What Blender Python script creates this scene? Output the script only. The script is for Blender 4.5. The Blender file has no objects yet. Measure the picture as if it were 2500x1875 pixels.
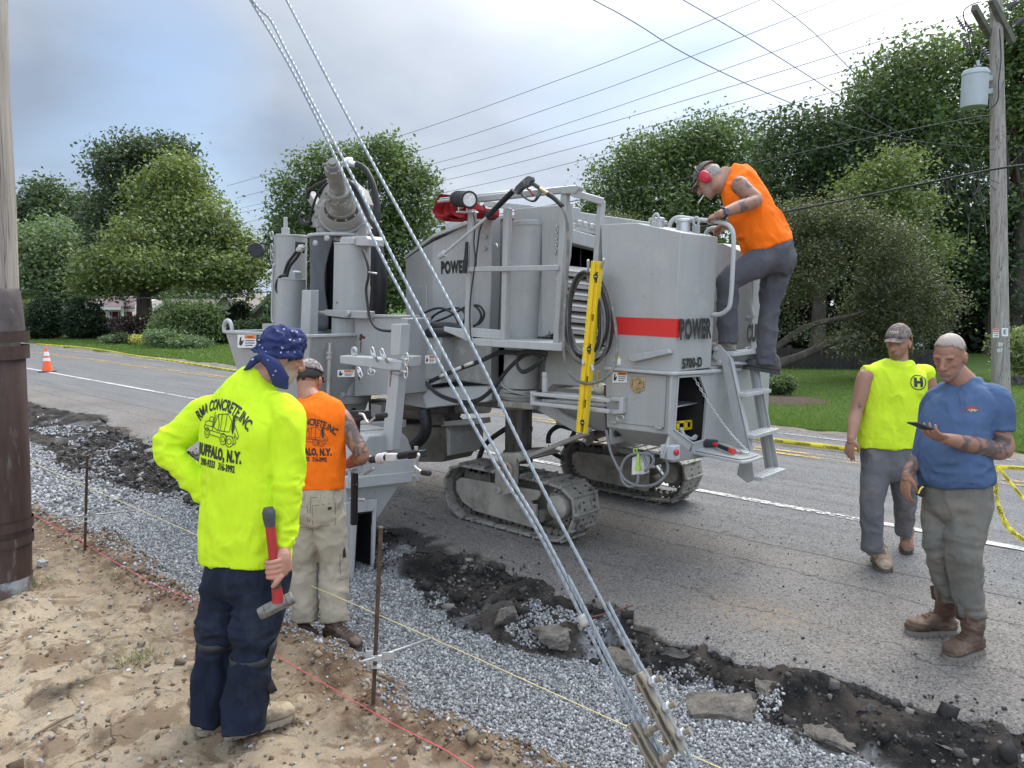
import bpy,bmesh,math,random
import numpy as np
from mathutils import Vector,Matrix
from mathutils.bvhtree import BVHTree
R=math.radians
rng=np.random.default_rng(7)
random.seed(7)
S=bpy.context.scene
COL=S.collection
# -- camera
CAM_H,FPX,CX,CY,HZ,VPX=2.0,1878.0,1250.0,937.5,742.0,-800.0
pitch=math.atan((CY-HZ)/FPX)
yaw=math.atan((CX-VPX)/(FPX/math.cos(pitch)))
_cf,_sf=math.cos(yaw),math.sin(yaw)
fw0=np.array([-_cf,_sf,0.0]);rt=np.array([_sf,_cf,0.0]);up=np.array([0,0,1.0])
fw=fw0*math.cos(pitch)-up*math.sin(pitch)
upc=up*math.cos(pitch)+fw0*math.sin(pitch)
CAMP=np.array([0,0,CAM_H])
cam_data=bpy.data.cameras.new('camera')
cam=bpy.data.objects.new('camera',cam_data);COL.objects.link(cam)
cam_data.sensor_width=36.0
cam_data.lens=36.0*FPX/2500.0
cam_data.clip_end=2000.0
cam_data.clip_start=0.05
cam.matrix_world=Matrix(((rt[0],upc[0],-fw[0],0),(rt[1],upc[1],-fw[1],0),(rt[2],upc[2],-fw[2],CAM_H),(0,0,0,1)))
S.camera=cam
def ray(x,y):return fw+rt*(x-CX)/FPX-upc*(y-CY)/FPX
def PZ(x,y,z=0.0):
 d=ray(x,y);return CAMP+d*(z-CAM_H)/d[2]
def PY(x,y,Y):
 d=ray(x,y);return CAMP+d*Y/d[1]
def PX(x,y,X):
 d=ray(x,y);return CAMP+d*X/d[0]
def PW(x,y,w):return CAMP+ray(x,y)*w
def depth(p):return float((np.asarray(p)-CAMP)@fw)
# -- sky and sun
SUN_EL=R(52)
_sd=fw0*math.cos(R(32))+rt*math.sin(R(32))
SUN_DIR=np.array([_sd[0]*math.cos(SUN_EL),_sd[1]*math.cos(SUN_EL),math.sin(SUN_EL)])
W=bpy.data.worlds.new('World');S.world=W;W.use_nodes=True
wn,wl=W.node_tree.nodes,W.node_tree.links
wn.clear()
def WN(t,**k):
 n=wn.new(t)
 for a,b in k.items():setattr(n,a,b)
 return n
wo=WN('ShaderNodeOutputWorld');wb=WN('ShaderNodeBackground')
sky=WN('ShaderNodeTexSky',sky_type='NISHITA',sun_disc=False,sun_elevation=SUN_EL,air_density=1.0,dust_density=1.2,ozone_density=1.5)
sky.sun_rotation=math.atan2(SUN_DIR[0],SUN_DIR[1])
tc=WN('ShaderNodeTexCoord')
def wmath(op,a,b=None,c=None,clamp=False):
 n=WN('ShaderNodeMath',operation=op,use_clamp=clamp)
 for i,s in enumerate((a,b,c)):
  if s is None:continue
  if isinstance(s,(int,float)):n.inputs[i].default_value=s
  else:wl.new(s,n.inputs[i])
 return n.outputs[0]
sep=WN('ShaderNodeSeparateXYZ');wl.new(tc.outputs['Generated'],sep.inputs[0])
zz=wmath('ADD',sep.outputs[2],0.22)
com=WN('ShaderNodeCombineXYZ')
wl.new(wmath('DIVIDE',sep.outputs[0],zz),com.inputs[0]);wl.new(wmath('DIVIDE',sep.outputs[1],zz),com.inputs[1])
n1=WN('ShaderNodeTexNoise');n1.inputs['Scale'].default_value=1.15;n1.inputs['Detail'].default_value=6.0
n1.inputs['Roughness'].default_value=0.46;n1.inputs['Distortion'].default_value=0.35
mp=WN('ShaderNodeMapping');mp.inputs['Location'].default_value=(3.2,1.45,0.0)
wl.new(com.outputs[0],mp.inputs[0]);wl.new(mp.outputs[0],n1.inputs['Vector'])
n2=WN('ShaderNodeTexNoise');n2.inputs['Scale'].default_value=1.1;n2.inputs['Detail'].default_value=6.0;n2.inputs['Roughness'].default_value=0.5
mp2=WN('ShaderNodeMapping');mp2.inputs['Location'].default_value=(7.3,-2.1,1.5)
wl.new(com.outputs[0],mp2.inputs[0]);wl.new(mp2.outputs[0],n2.inputs['Vector'])
dotn=WN('ShaderNodeVectorMath',operation='DOT_PRODUCT')
wl.new(tc.outputs['Generated'],dotn.inputs[0]);dotn.inputs[1].default_value=tuple(SUN_DIR)
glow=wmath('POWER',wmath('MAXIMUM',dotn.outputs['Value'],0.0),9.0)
def sepd(v):
 n=WN('ShaderNodeVectorMath',operation='DOT_PRODUCT');wl.new(tc.outputs['Generated'],n.inputs[0]);n.inputs[1].default_value=tuple(float(k)for k in v);return wmath('MAXIMUM',n.outputs['Value'],0.0)
cover=WN('ShaderNodeValToRGB');cover.color_ramp.elements[0].position=0.28;cover.color_ramp.elements[1].position=0.58
_g1=ray(470,300);_g1=_g1/np.linalg.norm(_g1);_g2=ray(330,130);_g2=_g2/np.linalg.norm(_g2);_g3=ray(1720,190);_g3=_g3/np.linalg.norm(_g3)
gaps=wmath('ADD',wmath('ADD',wmath('MULTIPLY',wmath('POWER',wmath('DIVIDE',sepd(_g1),1.0),90.0),0.27),wmath('MULTIPLY',wmath('POWER',sepd(_g2),160.0),0.10)),wmath('MULTIPLY',wmath('POWER',sepd(_g3),110.0),0.13))
wl.new(wmath('SUBTRACT',wmath('ADD',wmath('MULTIPLY',n1.outputs['Fac'],0.8),wmath('ADD',wmath('MULTIPLY',glow,0.10),0.24)),gaps),cover.inputs[0])
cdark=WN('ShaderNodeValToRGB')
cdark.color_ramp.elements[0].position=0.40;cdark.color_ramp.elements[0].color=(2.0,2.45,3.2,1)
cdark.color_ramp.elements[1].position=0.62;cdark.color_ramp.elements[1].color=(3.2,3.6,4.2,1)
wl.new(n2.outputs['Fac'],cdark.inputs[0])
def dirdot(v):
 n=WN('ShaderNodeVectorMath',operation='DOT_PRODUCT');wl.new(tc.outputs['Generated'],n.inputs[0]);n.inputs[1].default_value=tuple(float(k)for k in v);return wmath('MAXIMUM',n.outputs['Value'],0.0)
_b=-fw0*0.78+np.array([0,0,0.62])  # clouds behind the camera brightened, added as fill light on the near faces
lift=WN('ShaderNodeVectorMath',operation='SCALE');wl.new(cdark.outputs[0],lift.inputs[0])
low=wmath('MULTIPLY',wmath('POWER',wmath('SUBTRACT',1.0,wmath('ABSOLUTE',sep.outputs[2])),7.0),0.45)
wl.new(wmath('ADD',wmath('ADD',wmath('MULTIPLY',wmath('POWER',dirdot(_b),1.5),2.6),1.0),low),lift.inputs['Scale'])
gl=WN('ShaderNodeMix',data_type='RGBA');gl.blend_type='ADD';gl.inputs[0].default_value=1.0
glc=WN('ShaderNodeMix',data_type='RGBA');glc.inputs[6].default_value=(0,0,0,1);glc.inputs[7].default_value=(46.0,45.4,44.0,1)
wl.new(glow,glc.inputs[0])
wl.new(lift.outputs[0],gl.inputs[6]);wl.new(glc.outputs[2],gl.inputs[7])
cm=WN('ShaderNodeMix',data_type='RGBA')
skyb=WN('ShaderNodeMix',data_type='RGBA');skyb.blend_type='MIX';skyb.inputs[0].default_value=0.35
wl.new(sky.outputs[0],skyb.inputs[6]);skyb.inputs[7].default_value=(2.9,4.0,5.8,1)
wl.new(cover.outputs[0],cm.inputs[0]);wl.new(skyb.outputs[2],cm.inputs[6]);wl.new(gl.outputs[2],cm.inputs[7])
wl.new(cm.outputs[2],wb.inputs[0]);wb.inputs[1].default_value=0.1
wl.new(wb.outputs[0],wo.inputs[0])
sun_data=bpy.data.lights.new('sun','SUN');sun_data.energy=0.9;sun_data.angle=R(38);sun_data.color=(1.0,0.96,0.9)
sun=bpy.data.objects.new('sun',sun_data);COL.objects.link(sun)
sun.rotation_euler=Vector(SUN_DIR).to_track_quat('Z','Y').to_euler()
S.view_settings.view_transform='Standard';S.view_settings.look='None';S.view_settings.gamma=1.0
S.view_settings.exposure=0.75
# -- materials
MATS={}
def nodes_of(m):
 nt=m.node_tree;N,L=nt.nodes,nt.links
 return N,L,N['Principled BSDF']
def mathn(N,L,op,a,b=None,clamp=False):
 n=N.new('ShaderNodeMath');n.operation=op;n.use_clamp=clamp
 for i,s in enumerate((a,b)):
  if s is None:continue
  if isinstance(s,(int,float)):n.inputs[i].default_value=s
  else:L.new(s,n.inputs[i])
 return n.outputs[0]
def noisen(N,L,vec,scale,detail=4.0,rough=0.55,dist=0.0):
 n=N.new('ShaderNodeTexNoise');n.inputs['Scale'].default_value=scale;n.inputs['Detail'].default_value=detail
 n.inputs['Roughness'].default_value=rough;n.inputs['Distortion'].default_value=dist
 if vec is not None:L.new(vec,n.inputs['Vector'])
 return n.outputs['Fac']
def rampn(N,L,fac,p0,p1,c0=(0,0,0,1),c1=(1,1,1,1)):
 n=N.new('ShaderNodeValToRGB');e=n.color_ramp.elements
 if p0>p1:p0,p1,c0,c1=p1,p0,c1,c0
 e[0].position,e[1].position=p0,p1;e[0].color,e[1].color=c0,c1
 L.new(fac,n.inputs[0]);return n.outputs[0]
def mixn(N,L,fac,a,b,blend='MIX'):
 n=N.new('ShaderNodeMix');n.data_type='RGBA';n.blend_type=blend
 for i,s in((0,fac),(6,a),(7,b)):
  if isinstance(s,(int,float)):n.inputs[i].default_value=s
  elif isinstance(s,tuple):n.inputs[i].default_value=s if len(s)==4 else(*s,1)
  else:L.new(s,n.inputs[i])
 return n.outputs[2]
def bumpn(N,L,h,strength,dist,normal=None):
 n=N.new('ShaderNodeBump');n.inputs['Strength'].default_value=strength;n.inputs['Distance'].default_value=dist
 L.new(h,n.inputs['Height'])
 if normal is not None:L.new(normal,n.inputs['Normal'])
 return n.outputs[0]
def vecmap(N,L,scale=(1,1,1),kind='Object'):
 t=N.new('ShaderNodeTexCoord');m=N.new('ShaderNodeMapping');m.inputs['Scale'].default_value=scale
 L.new(t.outputs[kind],m.inputs[0]);return m.outputs[0]
def mat(name,col,rough=0.6,metal=0.0,var=0.12,scale=6.0,bump=0.0,bscale=60.0,bdist=0.004,col2=None,c2p=(0.52,0.68),c2s=3.0,stretch=(1,1,1),spec=None):
 if name in MATS:return MATS[name]
 m=bpy.data.materials.new(name);m.use_nodes=True
 N,L,P=nodes_of(m)
 v=vecmap(N,L,stretch)
 f=noisen(N,L,v,scale)
 lo=tuple(c*(1-var)for c in col);hi=tuple(min(1,c*(1+var))for c in col)
 c=mixn(N,L,rampn(N,L,f,0.3,0.7),lo,hi)
 if col2 is not None:
  g=rampn(N,L,noisen(N,L,v,c2s,6.0,0.65),c2p[0],c2p[1])
  c=mixn(N,L,g,c,col2)
 L.new(c,P.inputs['Base Color'])
 P.inputs['Roughness'].default_value=rough;P.inputs['Metallic'].default_value=metal
 if spec is not None:P.inputs['Specular IOR Level'].default_value=spec
 if bump:
  L.new(bumpn(N,L,noisen(N,L,v,bscale,4.0,0.6),bump,bdist),P.inputs['Normal'])
 MATS[name]=m
 return m
 # -- mesh helpers
def A(*p):return np.array(p,float)
def nrm(v):
 v=np.asarray(v,float);l=np.linalg.norm(v);return v/l if l>1e-9 else v
def frame(d,ref=None):
 d=nrm(d)
 if ref is None:ref=A(0,0,1)if abs(d[2])<0.9 else A(1,0,0)
 u=nrm(np.cross(ref,d));v=np.cross(d,u)
 return u,v,d
def catmull(pts,k=5):
 p=np.asarray(pts,float)
 if len(p)<3:return p
 e=np.vstack([2*p[0]-p[1],p,2*p[-1]-p[-2]])
 out=[]
 for i in range(1,len(e)-2):
  for t in np.linspace(0,1,k,endpoint=False):
   a,b,c,d=e[i-1],e[i],e[i+1],e[i+2]
   out.append(0.5*(2*b+(c-a)*t+(2*a-5*b+4*c-d)*t*t+(3*b-a-3*c+d)*t**3))
 out.append(p[-1]);return np.array(out)
ORG={}
WHOLE={'lettering','tank_lettering','hood_lettering','siding_board','pane','vent_slot','shoe_hole','ruler_mark','branch','trunk','cap_lettering','pole_number','hair_lock','bracelet','jack_screw','shelf_chain','chain','lace','board','sole','lattice','ribbed_grip','spring_bolt','rust_stain'}
class MB:
 def __init__(s):s.v=[];s.f=[];s.n=0
 def add(s,V,F):
  V=np.asarray(V,float).reshape(-1,3);s.v.append(V)
  s.f.extend([tuple(int(i)+s.n for i in q)for q in F]);s.n+=len(V);s.cut=getattr(s,'cut',[])+[(s.n-len(V),s.n,len(s.f)-len(F),len(s.f))];return s
 def pieces(s,gap=0.012):
  """the separate pieces: shapes whose boxes do not touch"""
  V=np.vstack(s.v);B=[(V[a:b].min(0)-gap,V[a:b].max(0)+gap)for a,b,_,_ in s.cut];own=list(range(len(B)))
  def root(i):
   while own[i]!=i:i=own[i]
   return i
  for i in range(len(B)):
   for j in range(i):
    if(B[i][0]<=B[j][1]).all()and(B[j][0]<=B[i][1]).all():own[root(i)]=root(j)
  out={}
  for i,(a,b,c,d)in enumerate(s.cut):out.setdefault(root(i),MB()).add(V[a:b],[tuple(k-a for k in q)for q in s.f[c:d]])
  return list(out.values())
 def box(s,c,size,u=None,v=None,w=None):
  c=A(*c);h=np.asarray(size,float)/2
  u=A(1,0,0)if u is None else nrm(u);v=A(0,1,0)if v is None else nrm(v);w=A(0,0,1)if w is None else nrm(w)
  V=[c+u*h[0]*i+v*h[1]*j+w*h[2]*k for k in(-1,1)for j in(-1,1)for i in(-1,1)]
  return s.add(V,[(0,2,3,1),(4,5,7,6),(0,1,5,4),(2,6,7,3),(0,4,6,2),(1,3,7,5)])
 def bb(s,x0,x1,y0,y1,z0,z1):return s.box(((x0+x1)/2,(y0+y1)/2,(z0+z1)/2),(abs(x1-x0),abs(y1-y0),abs(z1-z0)))
 def beam(s,p0,p1,w,h,ref=None):
  p0,p1=A(*p0),A(*p1);u,v,d=frame(p1-p0,ref)
  return s.box((p0+p1)/2,(w,h,np.linalg.norm(p1-p0)),u,v,d)
 def cyl(s,p0,p1,r0,r1=None,seg=20):
  r1=r0 if r1 is None else r1
  return s.lathe([(0,0),(r0,0),(r1,1),(0,1)],p0,np.asarray(p1,float)-np.asarray(p0,float),seg)
 def lathe(s,prof,base,axis,seg=24,scale=True):
  base=A(*base);axis=np.asarray(axis,float);u,v,d=frame(axis)
  if not scale:axis=d
  V=[];F=[]
  an=np.linspace(0,2*math.pi,seg,endpoint=False)
  for r,h in prof:
   V.append(base+axis*h+np.outer(np.cos(an),u)*r+np.outer(np.sin(an),v)*r)
  V=np.vstack(V)
  for i in range(len(prof)-1):
   for j in range(seg):
    k=(j+1)%seg
    F.append((i*seg+j,i*seg+k,(i+1)*seg+k,(i+1)*seg+j))
  return s.add(V,F)
 def tube(s,pts,r,seg=8,k=5,cap=True,twist=0.0,lobes=0,lamp=0.0):
  p=catmull(pts,k)if k>1 else np.asarray(pts,float)
  n=len(p)
  rr=np.full(n,r)if np.isscalar(r)else np.interp(np.linspace(0,1,n),np.linspace(0,1,len(r)),r)
  T=np.gradient(p,axis=0);u,v,_=frame(T[0])
  V=[];ang=0.0
  an=np.linspace(0,2*math.pi,seg,endpoint=False)
  for i in range(n):
   t=nrm(T[i]);u=nrm(u-t*(u@t));v=np.cross(t,u)
   if i:ang+=twist*np.linalg.norm(p[i]-p[i-1])
   q=an+ang
   rad=rr[i]*(1+lamp*np.cos(lobes*an))if lobes else rr[i]
   V.append(p[i]+(np.cos(q)*rad)[:,None]*u+(np.sin(q)*rad)[:,None]*v)
  F=[(i*seg+j,i*seg+(j+1)%seg,(i+1)*seg+(j+1)%seg,(i+1)*seg+j)for i in range(n-1)for j in range(seg)]
  if cap:F+=[tuple(range(seg))[::-1],tuple((n-1)*seg+j for j in range(seg))]
  return s.add(np.vstack(V),F)
 def prism(s,pts,vec):
  p=np.asarray(pts,float);n=len(p);vec=np.asarray(vec,float)
  F=[tuple(range(n)),tuple(range(2*n-1,n-1,-1))]+[(i,n+i,n+(i+1)%n,(i+1)%n)for i in range(n)]
  return s.add(np.vstack([p,p+vec]),F)
 def slab(s,px,Y,t,plane='Y'):
  """outline given in photograph pixels, stood in the vertical plane Y (or X) and given the real thickness t"""
  if plane=='Y':return s.prism([PY(x,y,Y)for x,y in px],(0,t,0))
  return s.prism([PX(x,y,Y)for x,y in px],(t,0,0))
 def loft(s,rings,cap=True):
  m=len(rings[0]);V=np.vstack(rings);n=len(rings)
  F=[(i*m+j,i*m+(j+1)%m,(i+1)*m+(j+1)%m,(i+1)*m+j)for i in range(n-1)for j in range(m)]
  if cap:F+=[tuple(range(m))[::-1],tuple((n-1)*m+j for j in range(m))]
  return s.add(V,F)
 def ell(s,c,r,u=None,v=None,w=None,seg=16,rings=10):
  c=A(*c);r=np.full(3,r)if np.isscalar(r)else np.asarray(r,float)
  u=A(1,0,0)if u is None else nrm(u);v=A(0,1,0)if v is None else nrm(v);w=A(0,0,1)if w is None else nrm(w)
  V=[c-w*r[2]];F=[]
  for i in range(1,rings):
   th=math.pi*i/rings
   for j in range(seg):
    ph=2*math.pi*j/seg
    V.append(c+u*r[0]*math.sin(th)*math.cos(ph)+v*r[1]*math.sin(th)*math.sin(ph)-w*r[2]*math.cos(th))
  V.append(c+w*r[2]);last=len(V)-1
  for j in range(seg):
   F.append((0,1+(j+1)%seg,1+j));b=1+(rings-2)*seg
   F.append((last,b+j,b+(j+1)%seg))
  for i in range(rings-2):
   for j in range(seg):
    a=1+i*seg;F.append((a+j,a+(j+1)%seg,a+seg+(j+1)%seg,a+seg+j))
  return s.add(V,F)
 def mesh(s,name,off=(0,0,0)):
  me=bpy.data.meshes.new(name)
  V=np.vstack(s.v)-np.asarray(off,float)if s.v else np.zeros((0,3))
  me.from_pydata(V.tolist(),[],s.f);me.update();return me
 def build(s,name,m,parent=None,smooth=38,bevel=0.0,recalc=True,loc=None):
  if parent is not None and 1<len(s.cut)<90 and name not in WHOLE:
   p=s.pieces()
   if len(p)>1:
    for k in p:k.cut=k.cut[:1]
    return[k.build(name,m,parent,smooth,bevel,recalc,loc)for k in p][0]
  off=ORG[parent.name]if parent is not None else(np.asarray(loc,float)if loc is not None else np.zeros(3))
  me=s.mesh(name,off)
  if recalc and len(s.f)<60000:
   b=bmesh.new();b.from_mesh(me);bmesh.ops.recalc_face_normals(b,faces=b.faces);b.to_mesh(me);b.free()
  return link_mesh(name,me,m,parent,smooth,bevel,off)
def link_mesh(name,me,m,parent=None,smooth=38,bevel=0.0,off=(0,0,0)):
 me.materials.append(m)
 if smooth:
  me.polygons.foreach_set('use_smooth',[True]*len(me.polygons))
  if smooth<180:me.set_sharp_from_angle(angle=R(smooth))
 o=bpy.data.objects.new(name,me);COL.objects.link(o)
 ORG[o.name]=np.asarray(off,float)
 if parent is not None:o.parent=parent
 else:o.location=tuple(off)
 if bevel:
  md=o.modifiers.new('bevel','BEVEL');md.width=bevel;md.segments=2;md.limit_method='ANGLE';md.angle_limit=R(40)
 return o
def tag(o,label=None,cat=None,group=None,kind=None):
 if label:o['label']=label
 if cat:o['category']=cat
 if group:o['group']=group
 if kind:o['kind']=kind
 return o
def thing(name,loc,label,cat,group=None):
 o=bpy.data.objects.new(name,None);COL.objects.link(o);o.location=tuple(loc);o.empty_display_size=0.2
 ORG[o.name]=np.asarray(loc,float)
 return tag(o,label,cat,group)
def raw_mesh(name,V,F4=None,F3=None):
 """fast mesh from numpy arrays of quads and / or triangles"""
 me=bpy.data.meshes.new(name)
 F4=np.zeros((0,4),int)if F4 is None else np.asarray(F4);F3=np.zeros((0,3),int)if F3 is None else np.asarray(F3)
 me.vertices.add(len(V));me.vertices.foreach_set('co',np.asarray(V,np.float32).ravel())
 idx=np.concatenate([F4.ravel(),F3.ravel()]).astype(np.int32)
 me.loops.add(len(idx));me.loops.foreach_set('vertex_index',idx)
 st=np.concatenate([np.arange(len(F4))*4,len(F4)*4+np.arange(len(F3))*3]).astype(np.int32)
 me.polygons.add(len(st));me.polygons.foreach_set('loop_start',st)
 me.update(calc_edges=True);me.validate();return me
_perm=np.random.default_rng(3).random(4096)
def vnoise(P):
 P=np.asarray(P,float);I=np.floor(P).astype(np.int64);f=P-I;f=f*f*(3-2*f)
 r=0
 for dx in(0,1):
  for dy in(0,1):
   for dz in(0,1):
    h=((I[:,0]+dx)*73856093^(I[:,1]+dy)*19349663^(I[:,2]+dz)*83492791)&4095
    r=r+_perm[h]*np.where(dx,f[:,0],1-f[:,0])*np.where(dy,f[:,1],1-f[:,1])*np.where(dz,f[:,2],1-f[:,2])
 return r*2-1
def fbm(P,o=4):
 s=0;a=1.0;P=np.asarray(P,float)
 for i in range(o):s=s+a*vnoise(P*2**i+17.3*i);a*=0.5
 return s
def sstep(a,b,x):t=np.clip((x-a)/(b-a),0,1);return t*t*(3-2*t)
def text_data(body,size=1.0,bold=0.0,align='CENTER',sx=1.0,spacing=1.0):
 cu=bpy.data.curves.new('lettering','FONT');cu.body=body;cu.size=size;cu.align_x=align;cu.align_y='CENTER'
 cu.offset=bold;cu.space_character=spacing;cu.resolution_u=3
 o=bpy.data.objects.new('lettering',cu);COL.objects.link(o)
 dg=bpy.context.evaluated_depsgraph_get();me=bpy.data.meshes.new_from_object(o.evaluated_get(dg))
 b=bmesh.new();b.from_mesh(me);bmesh.ops.triangulate(b,faces=b.faces)
 V=np.array([v.co[:2]for v in b.verts])if b.verts else np.zeros((0,2));b.verts.index_update()
 F=[tuple(v.index for v in f.verts)for f in b.faces]
 b.free();bpy.data.objects.remove(o);bpy.data.curves.remove(cu);bpy.data.meshes.remove(me)
 V[:,0]*=sx
 return V,F
def put_text(mb,body,org,u,v,h,bold=0.0,sx=1.0,align='CENTER',out=0.003,spacing=1.0):
 """flat lettering: letter height h along v, reading along u"""
 V,F=text_data(body,h/0.72,bold*h,align,sx,spacing)
 u,v=nrm(u),nrm(v);n=np.cross(u,v)
 mb.add(A(*org)+V[:,:1]*u+V[:,1:]*v+n*out,F)
 # == GROUND
def edgeY(x):
 xs=[-40,-17,-14.7,-12.6,-10.75,-9.8,-7.5,-5.3,-4.5,-4.0,-3.6,-3.0,-2.4,-1.9,-1.4,-0.95,-0.57,4]
 ys=[4.7,4.75,5.0,4.55,4.42,4.6,4.35,4.09,4.02,4.14,4.12,4.05,3.86,3.95,4.02,4.05,4.18,4.2]
 y=np.interp(x,xs,ys);P=np.stack([x,x*0,x*0],1)
 return y+0.055*vnoise(P*2.3)+0.035*vnoise(P*7+9)+0.016*vnoise(P*23+4)
def dirtY(x):
 xs=[-30,-8.5,-7.7,-6.2,-5.6,-4.9,-4.2,-3.8,-3.4,-2.9,-2.4,-2.0,3]
 ys=[2.2,2.28,2.34,2.4,2.3,2.25,2.45,2.52,2.5,2.38,2.45,2.5,2.4]
 P=np.stack([x,x*0+5,x*0],1)
 return np.interp(x,xs,ys)+0.06*vnoise(P*3.1)+0.03*vnoise(P*9)
def rubbleY(x):
 xs=[-40,-13.3,-11,-10,-9,-8,-6,-4.7,-3.3,-2.8,-2.2,-1.9,-1.3,3]
 ys=[3.5,3.6,3.25,3.35,3.4,3.6,3.75,3.7,3.36,3.5,3.66,3.8,3.62,3.6]
 P=np.stack([x,x*0+11,x*0],1)
 return np.interp(x,xs,ys)+0.11*vnoise(P*2.7)+0.05*vnoise(P*8)
def A2(a,b):return np.array([a,b,1.0])
def soil_z(x,y):
 P=np.stack([x,y,x*0],1)
 eY,dY,rY=edgeY(x),dirtY(x),rubbleY(x)
 n1,n2=fbm(P*1.3,3),fbm(P*6.0+3,4)
 rid=1-np.abs(fbm(P*2.6+31,3))
 ck=np.clip(1-np.abs(fbm(P*A2(2.2,3.4)+71,4))/0.05,0,1)*(vnoise(P*1.6+5)>-.15)
 z=0.0+0.03*n1+0.022*n2+0.03*np.clip(rid-0.72,0,1)+0.012*np.abs(fbm(P*11+60,3))*(vnoise(P*1.9+20)>0)-0.03*ck
 lump=np.exp(-((y-dY+0.16)/0.17)**2)*(0.045+0.05*np.clip(vnoise(P*2.1+8),-0.6,1))
 z=z+lump+0.03*np.exp(-((y-dY+0.1)/0.22)**2)*np.clip(fbm(P*13,3),-0.3,1.2)
 dn=sstep(-0.06,0.24,y-dY)
 zg=-0.165+0.02*n1+0.007*n2
 z=z*(1-dn)+zg*dn
 z=z+0.1*np.exp(-(((x+4.1)/0.42)**2+((y-2.34)/0.2)**2))*(0.7+0.35*fbm(P*8+2,3))
 up_=sstep(0.0,1.0,(y-rY)/np.maximum(eY-rY,0.12))
 zr=-0.165+0.13*up_+0.03*np.abs(fbm(P*9+15,3))+0.05*np.clip(fbm(P*4+50,4),-0.8,1.3)*sstep(0,0.3,up_+0.05)
 k=sstep(-0.05,0.08,y-rY)
 z=z*(1-k)+zr*k
 return z,dn,k
def zone_mat():
 m=bpy.data.materials.new('soil_gravel_rubble');m.use_nodes=True;N,L,P=nodes_of(m)
 v=vecmap(N,L)
 at=N.new('ShaderNodeAttribute');at.attribute_name='gravel'
 ar=N.new('ShaderNodeAttribute');ar.attribute_name='rubble'
 n_big,n_mid,n_fin=noisen(N,L,v,1.6,5),noisen(N,L,v,9,6,0.65),noisen(N,L,v,70,5,0.7)
 dirt=mixn(N,L,rampn(N,L,n_big,0.35,0.68),(0.225,0.172,0.116),(0.41,0.335,0.24))
 dirt=mixn(N,L,rampn(N,L,n_mid,0.5,0.62),dirt,(0.355,0.285,0.20))
 dirt=mixn(N,L,rampn(N,L,n_mid,0.38,0.30),dirt,(0.12,0.078,0.048))
 dirt=mixn(N,L,rampn(N,L,n_fin,0.42,0.30),dirt,(0.11,0.075,0.05))
 dirt=mixn(N,L,mathn(N,L,'MULTIPLY',rampn(N,L,noisen(N,L,v,3.4,7,0.72,0.6),0.51,0.56),0.8),dirt,(0.165,0.115,0.074))
 wv=N.new('ShaderNodeTexNoise');wv.inputs['Scale'].default_value=3.0;wv.inputs['Detail'].default_value=5;L.new(v,wv.inputs['Vector']);wa=N.new('ShaderNodeVectorMath');wa.operation='MULTIPLY_ADD';L.new(wv.outputs['Color'],wa.inputs[0]);wa.inputs[1].default_value=(.5,.5,.5);L.new(v,wa.inputs[2])
 vk=N.new('ShaderNodeTexVoronoi');vk.feature='DISTANCE_TO_EDGE';vk.inputs['Scale'].default_value=2.6;L.new(wa.outputs[0],vk.inputs['Vector']);crk=mathn(N,L,'MULTIPLY',rampn(N,L,vk.outputs['Distance'],0.016,0.004),rampn(N,L,noisen(N,L,v,1.3,3),0.46,0.56));dirt=mixn(N,L,mathn(N,L,'MULTIPLY',crk,0.85),dirt,(0.06,0.04,0.026))
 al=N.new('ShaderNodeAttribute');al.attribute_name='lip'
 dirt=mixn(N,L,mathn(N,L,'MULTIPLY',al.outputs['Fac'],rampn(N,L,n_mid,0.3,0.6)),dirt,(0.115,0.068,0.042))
 vo=N.new('ShaderNodeTexVoronoi');vo.inputs['Scale'].default_value=62;L.new(v,vo.inputs['Vector'])
 grav=mixn(N,L,rampn(N,L,vo.outputs['Color'],0.1,0.9),(0.10,0.103,0.108),(0.28,0.285,0.293))
 rub=mixn(N,L,rampn(N,L,noisen(N,L,v,3.2,6,0.65),0.42,0.6),(0.013,0.0125,0.012),(0.058,0.048,0.040))
 rub=mixn(N,L,rampn(N,L,n_fin,0.6,0.75),rub,(0.15,0.14,0.13))
 c=mixn(N,L,at.outputs['Fac'],dirt,grav);c=mixn(N,L,ar.outputs['Fac'],c,rub)
 L.new(c,P.inputs['Base Color']);P.inputs['Roughness'].default_value=0.95;P.inputs['Specular IOR Level'].default_value=0.2
 b1=bumpn(N,L,n_fin,0.7,0.012)
 L.new(bumpn(N,L,n_mid,0.6,0.03,b1),P.inputs['Normal'])
 return m
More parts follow.
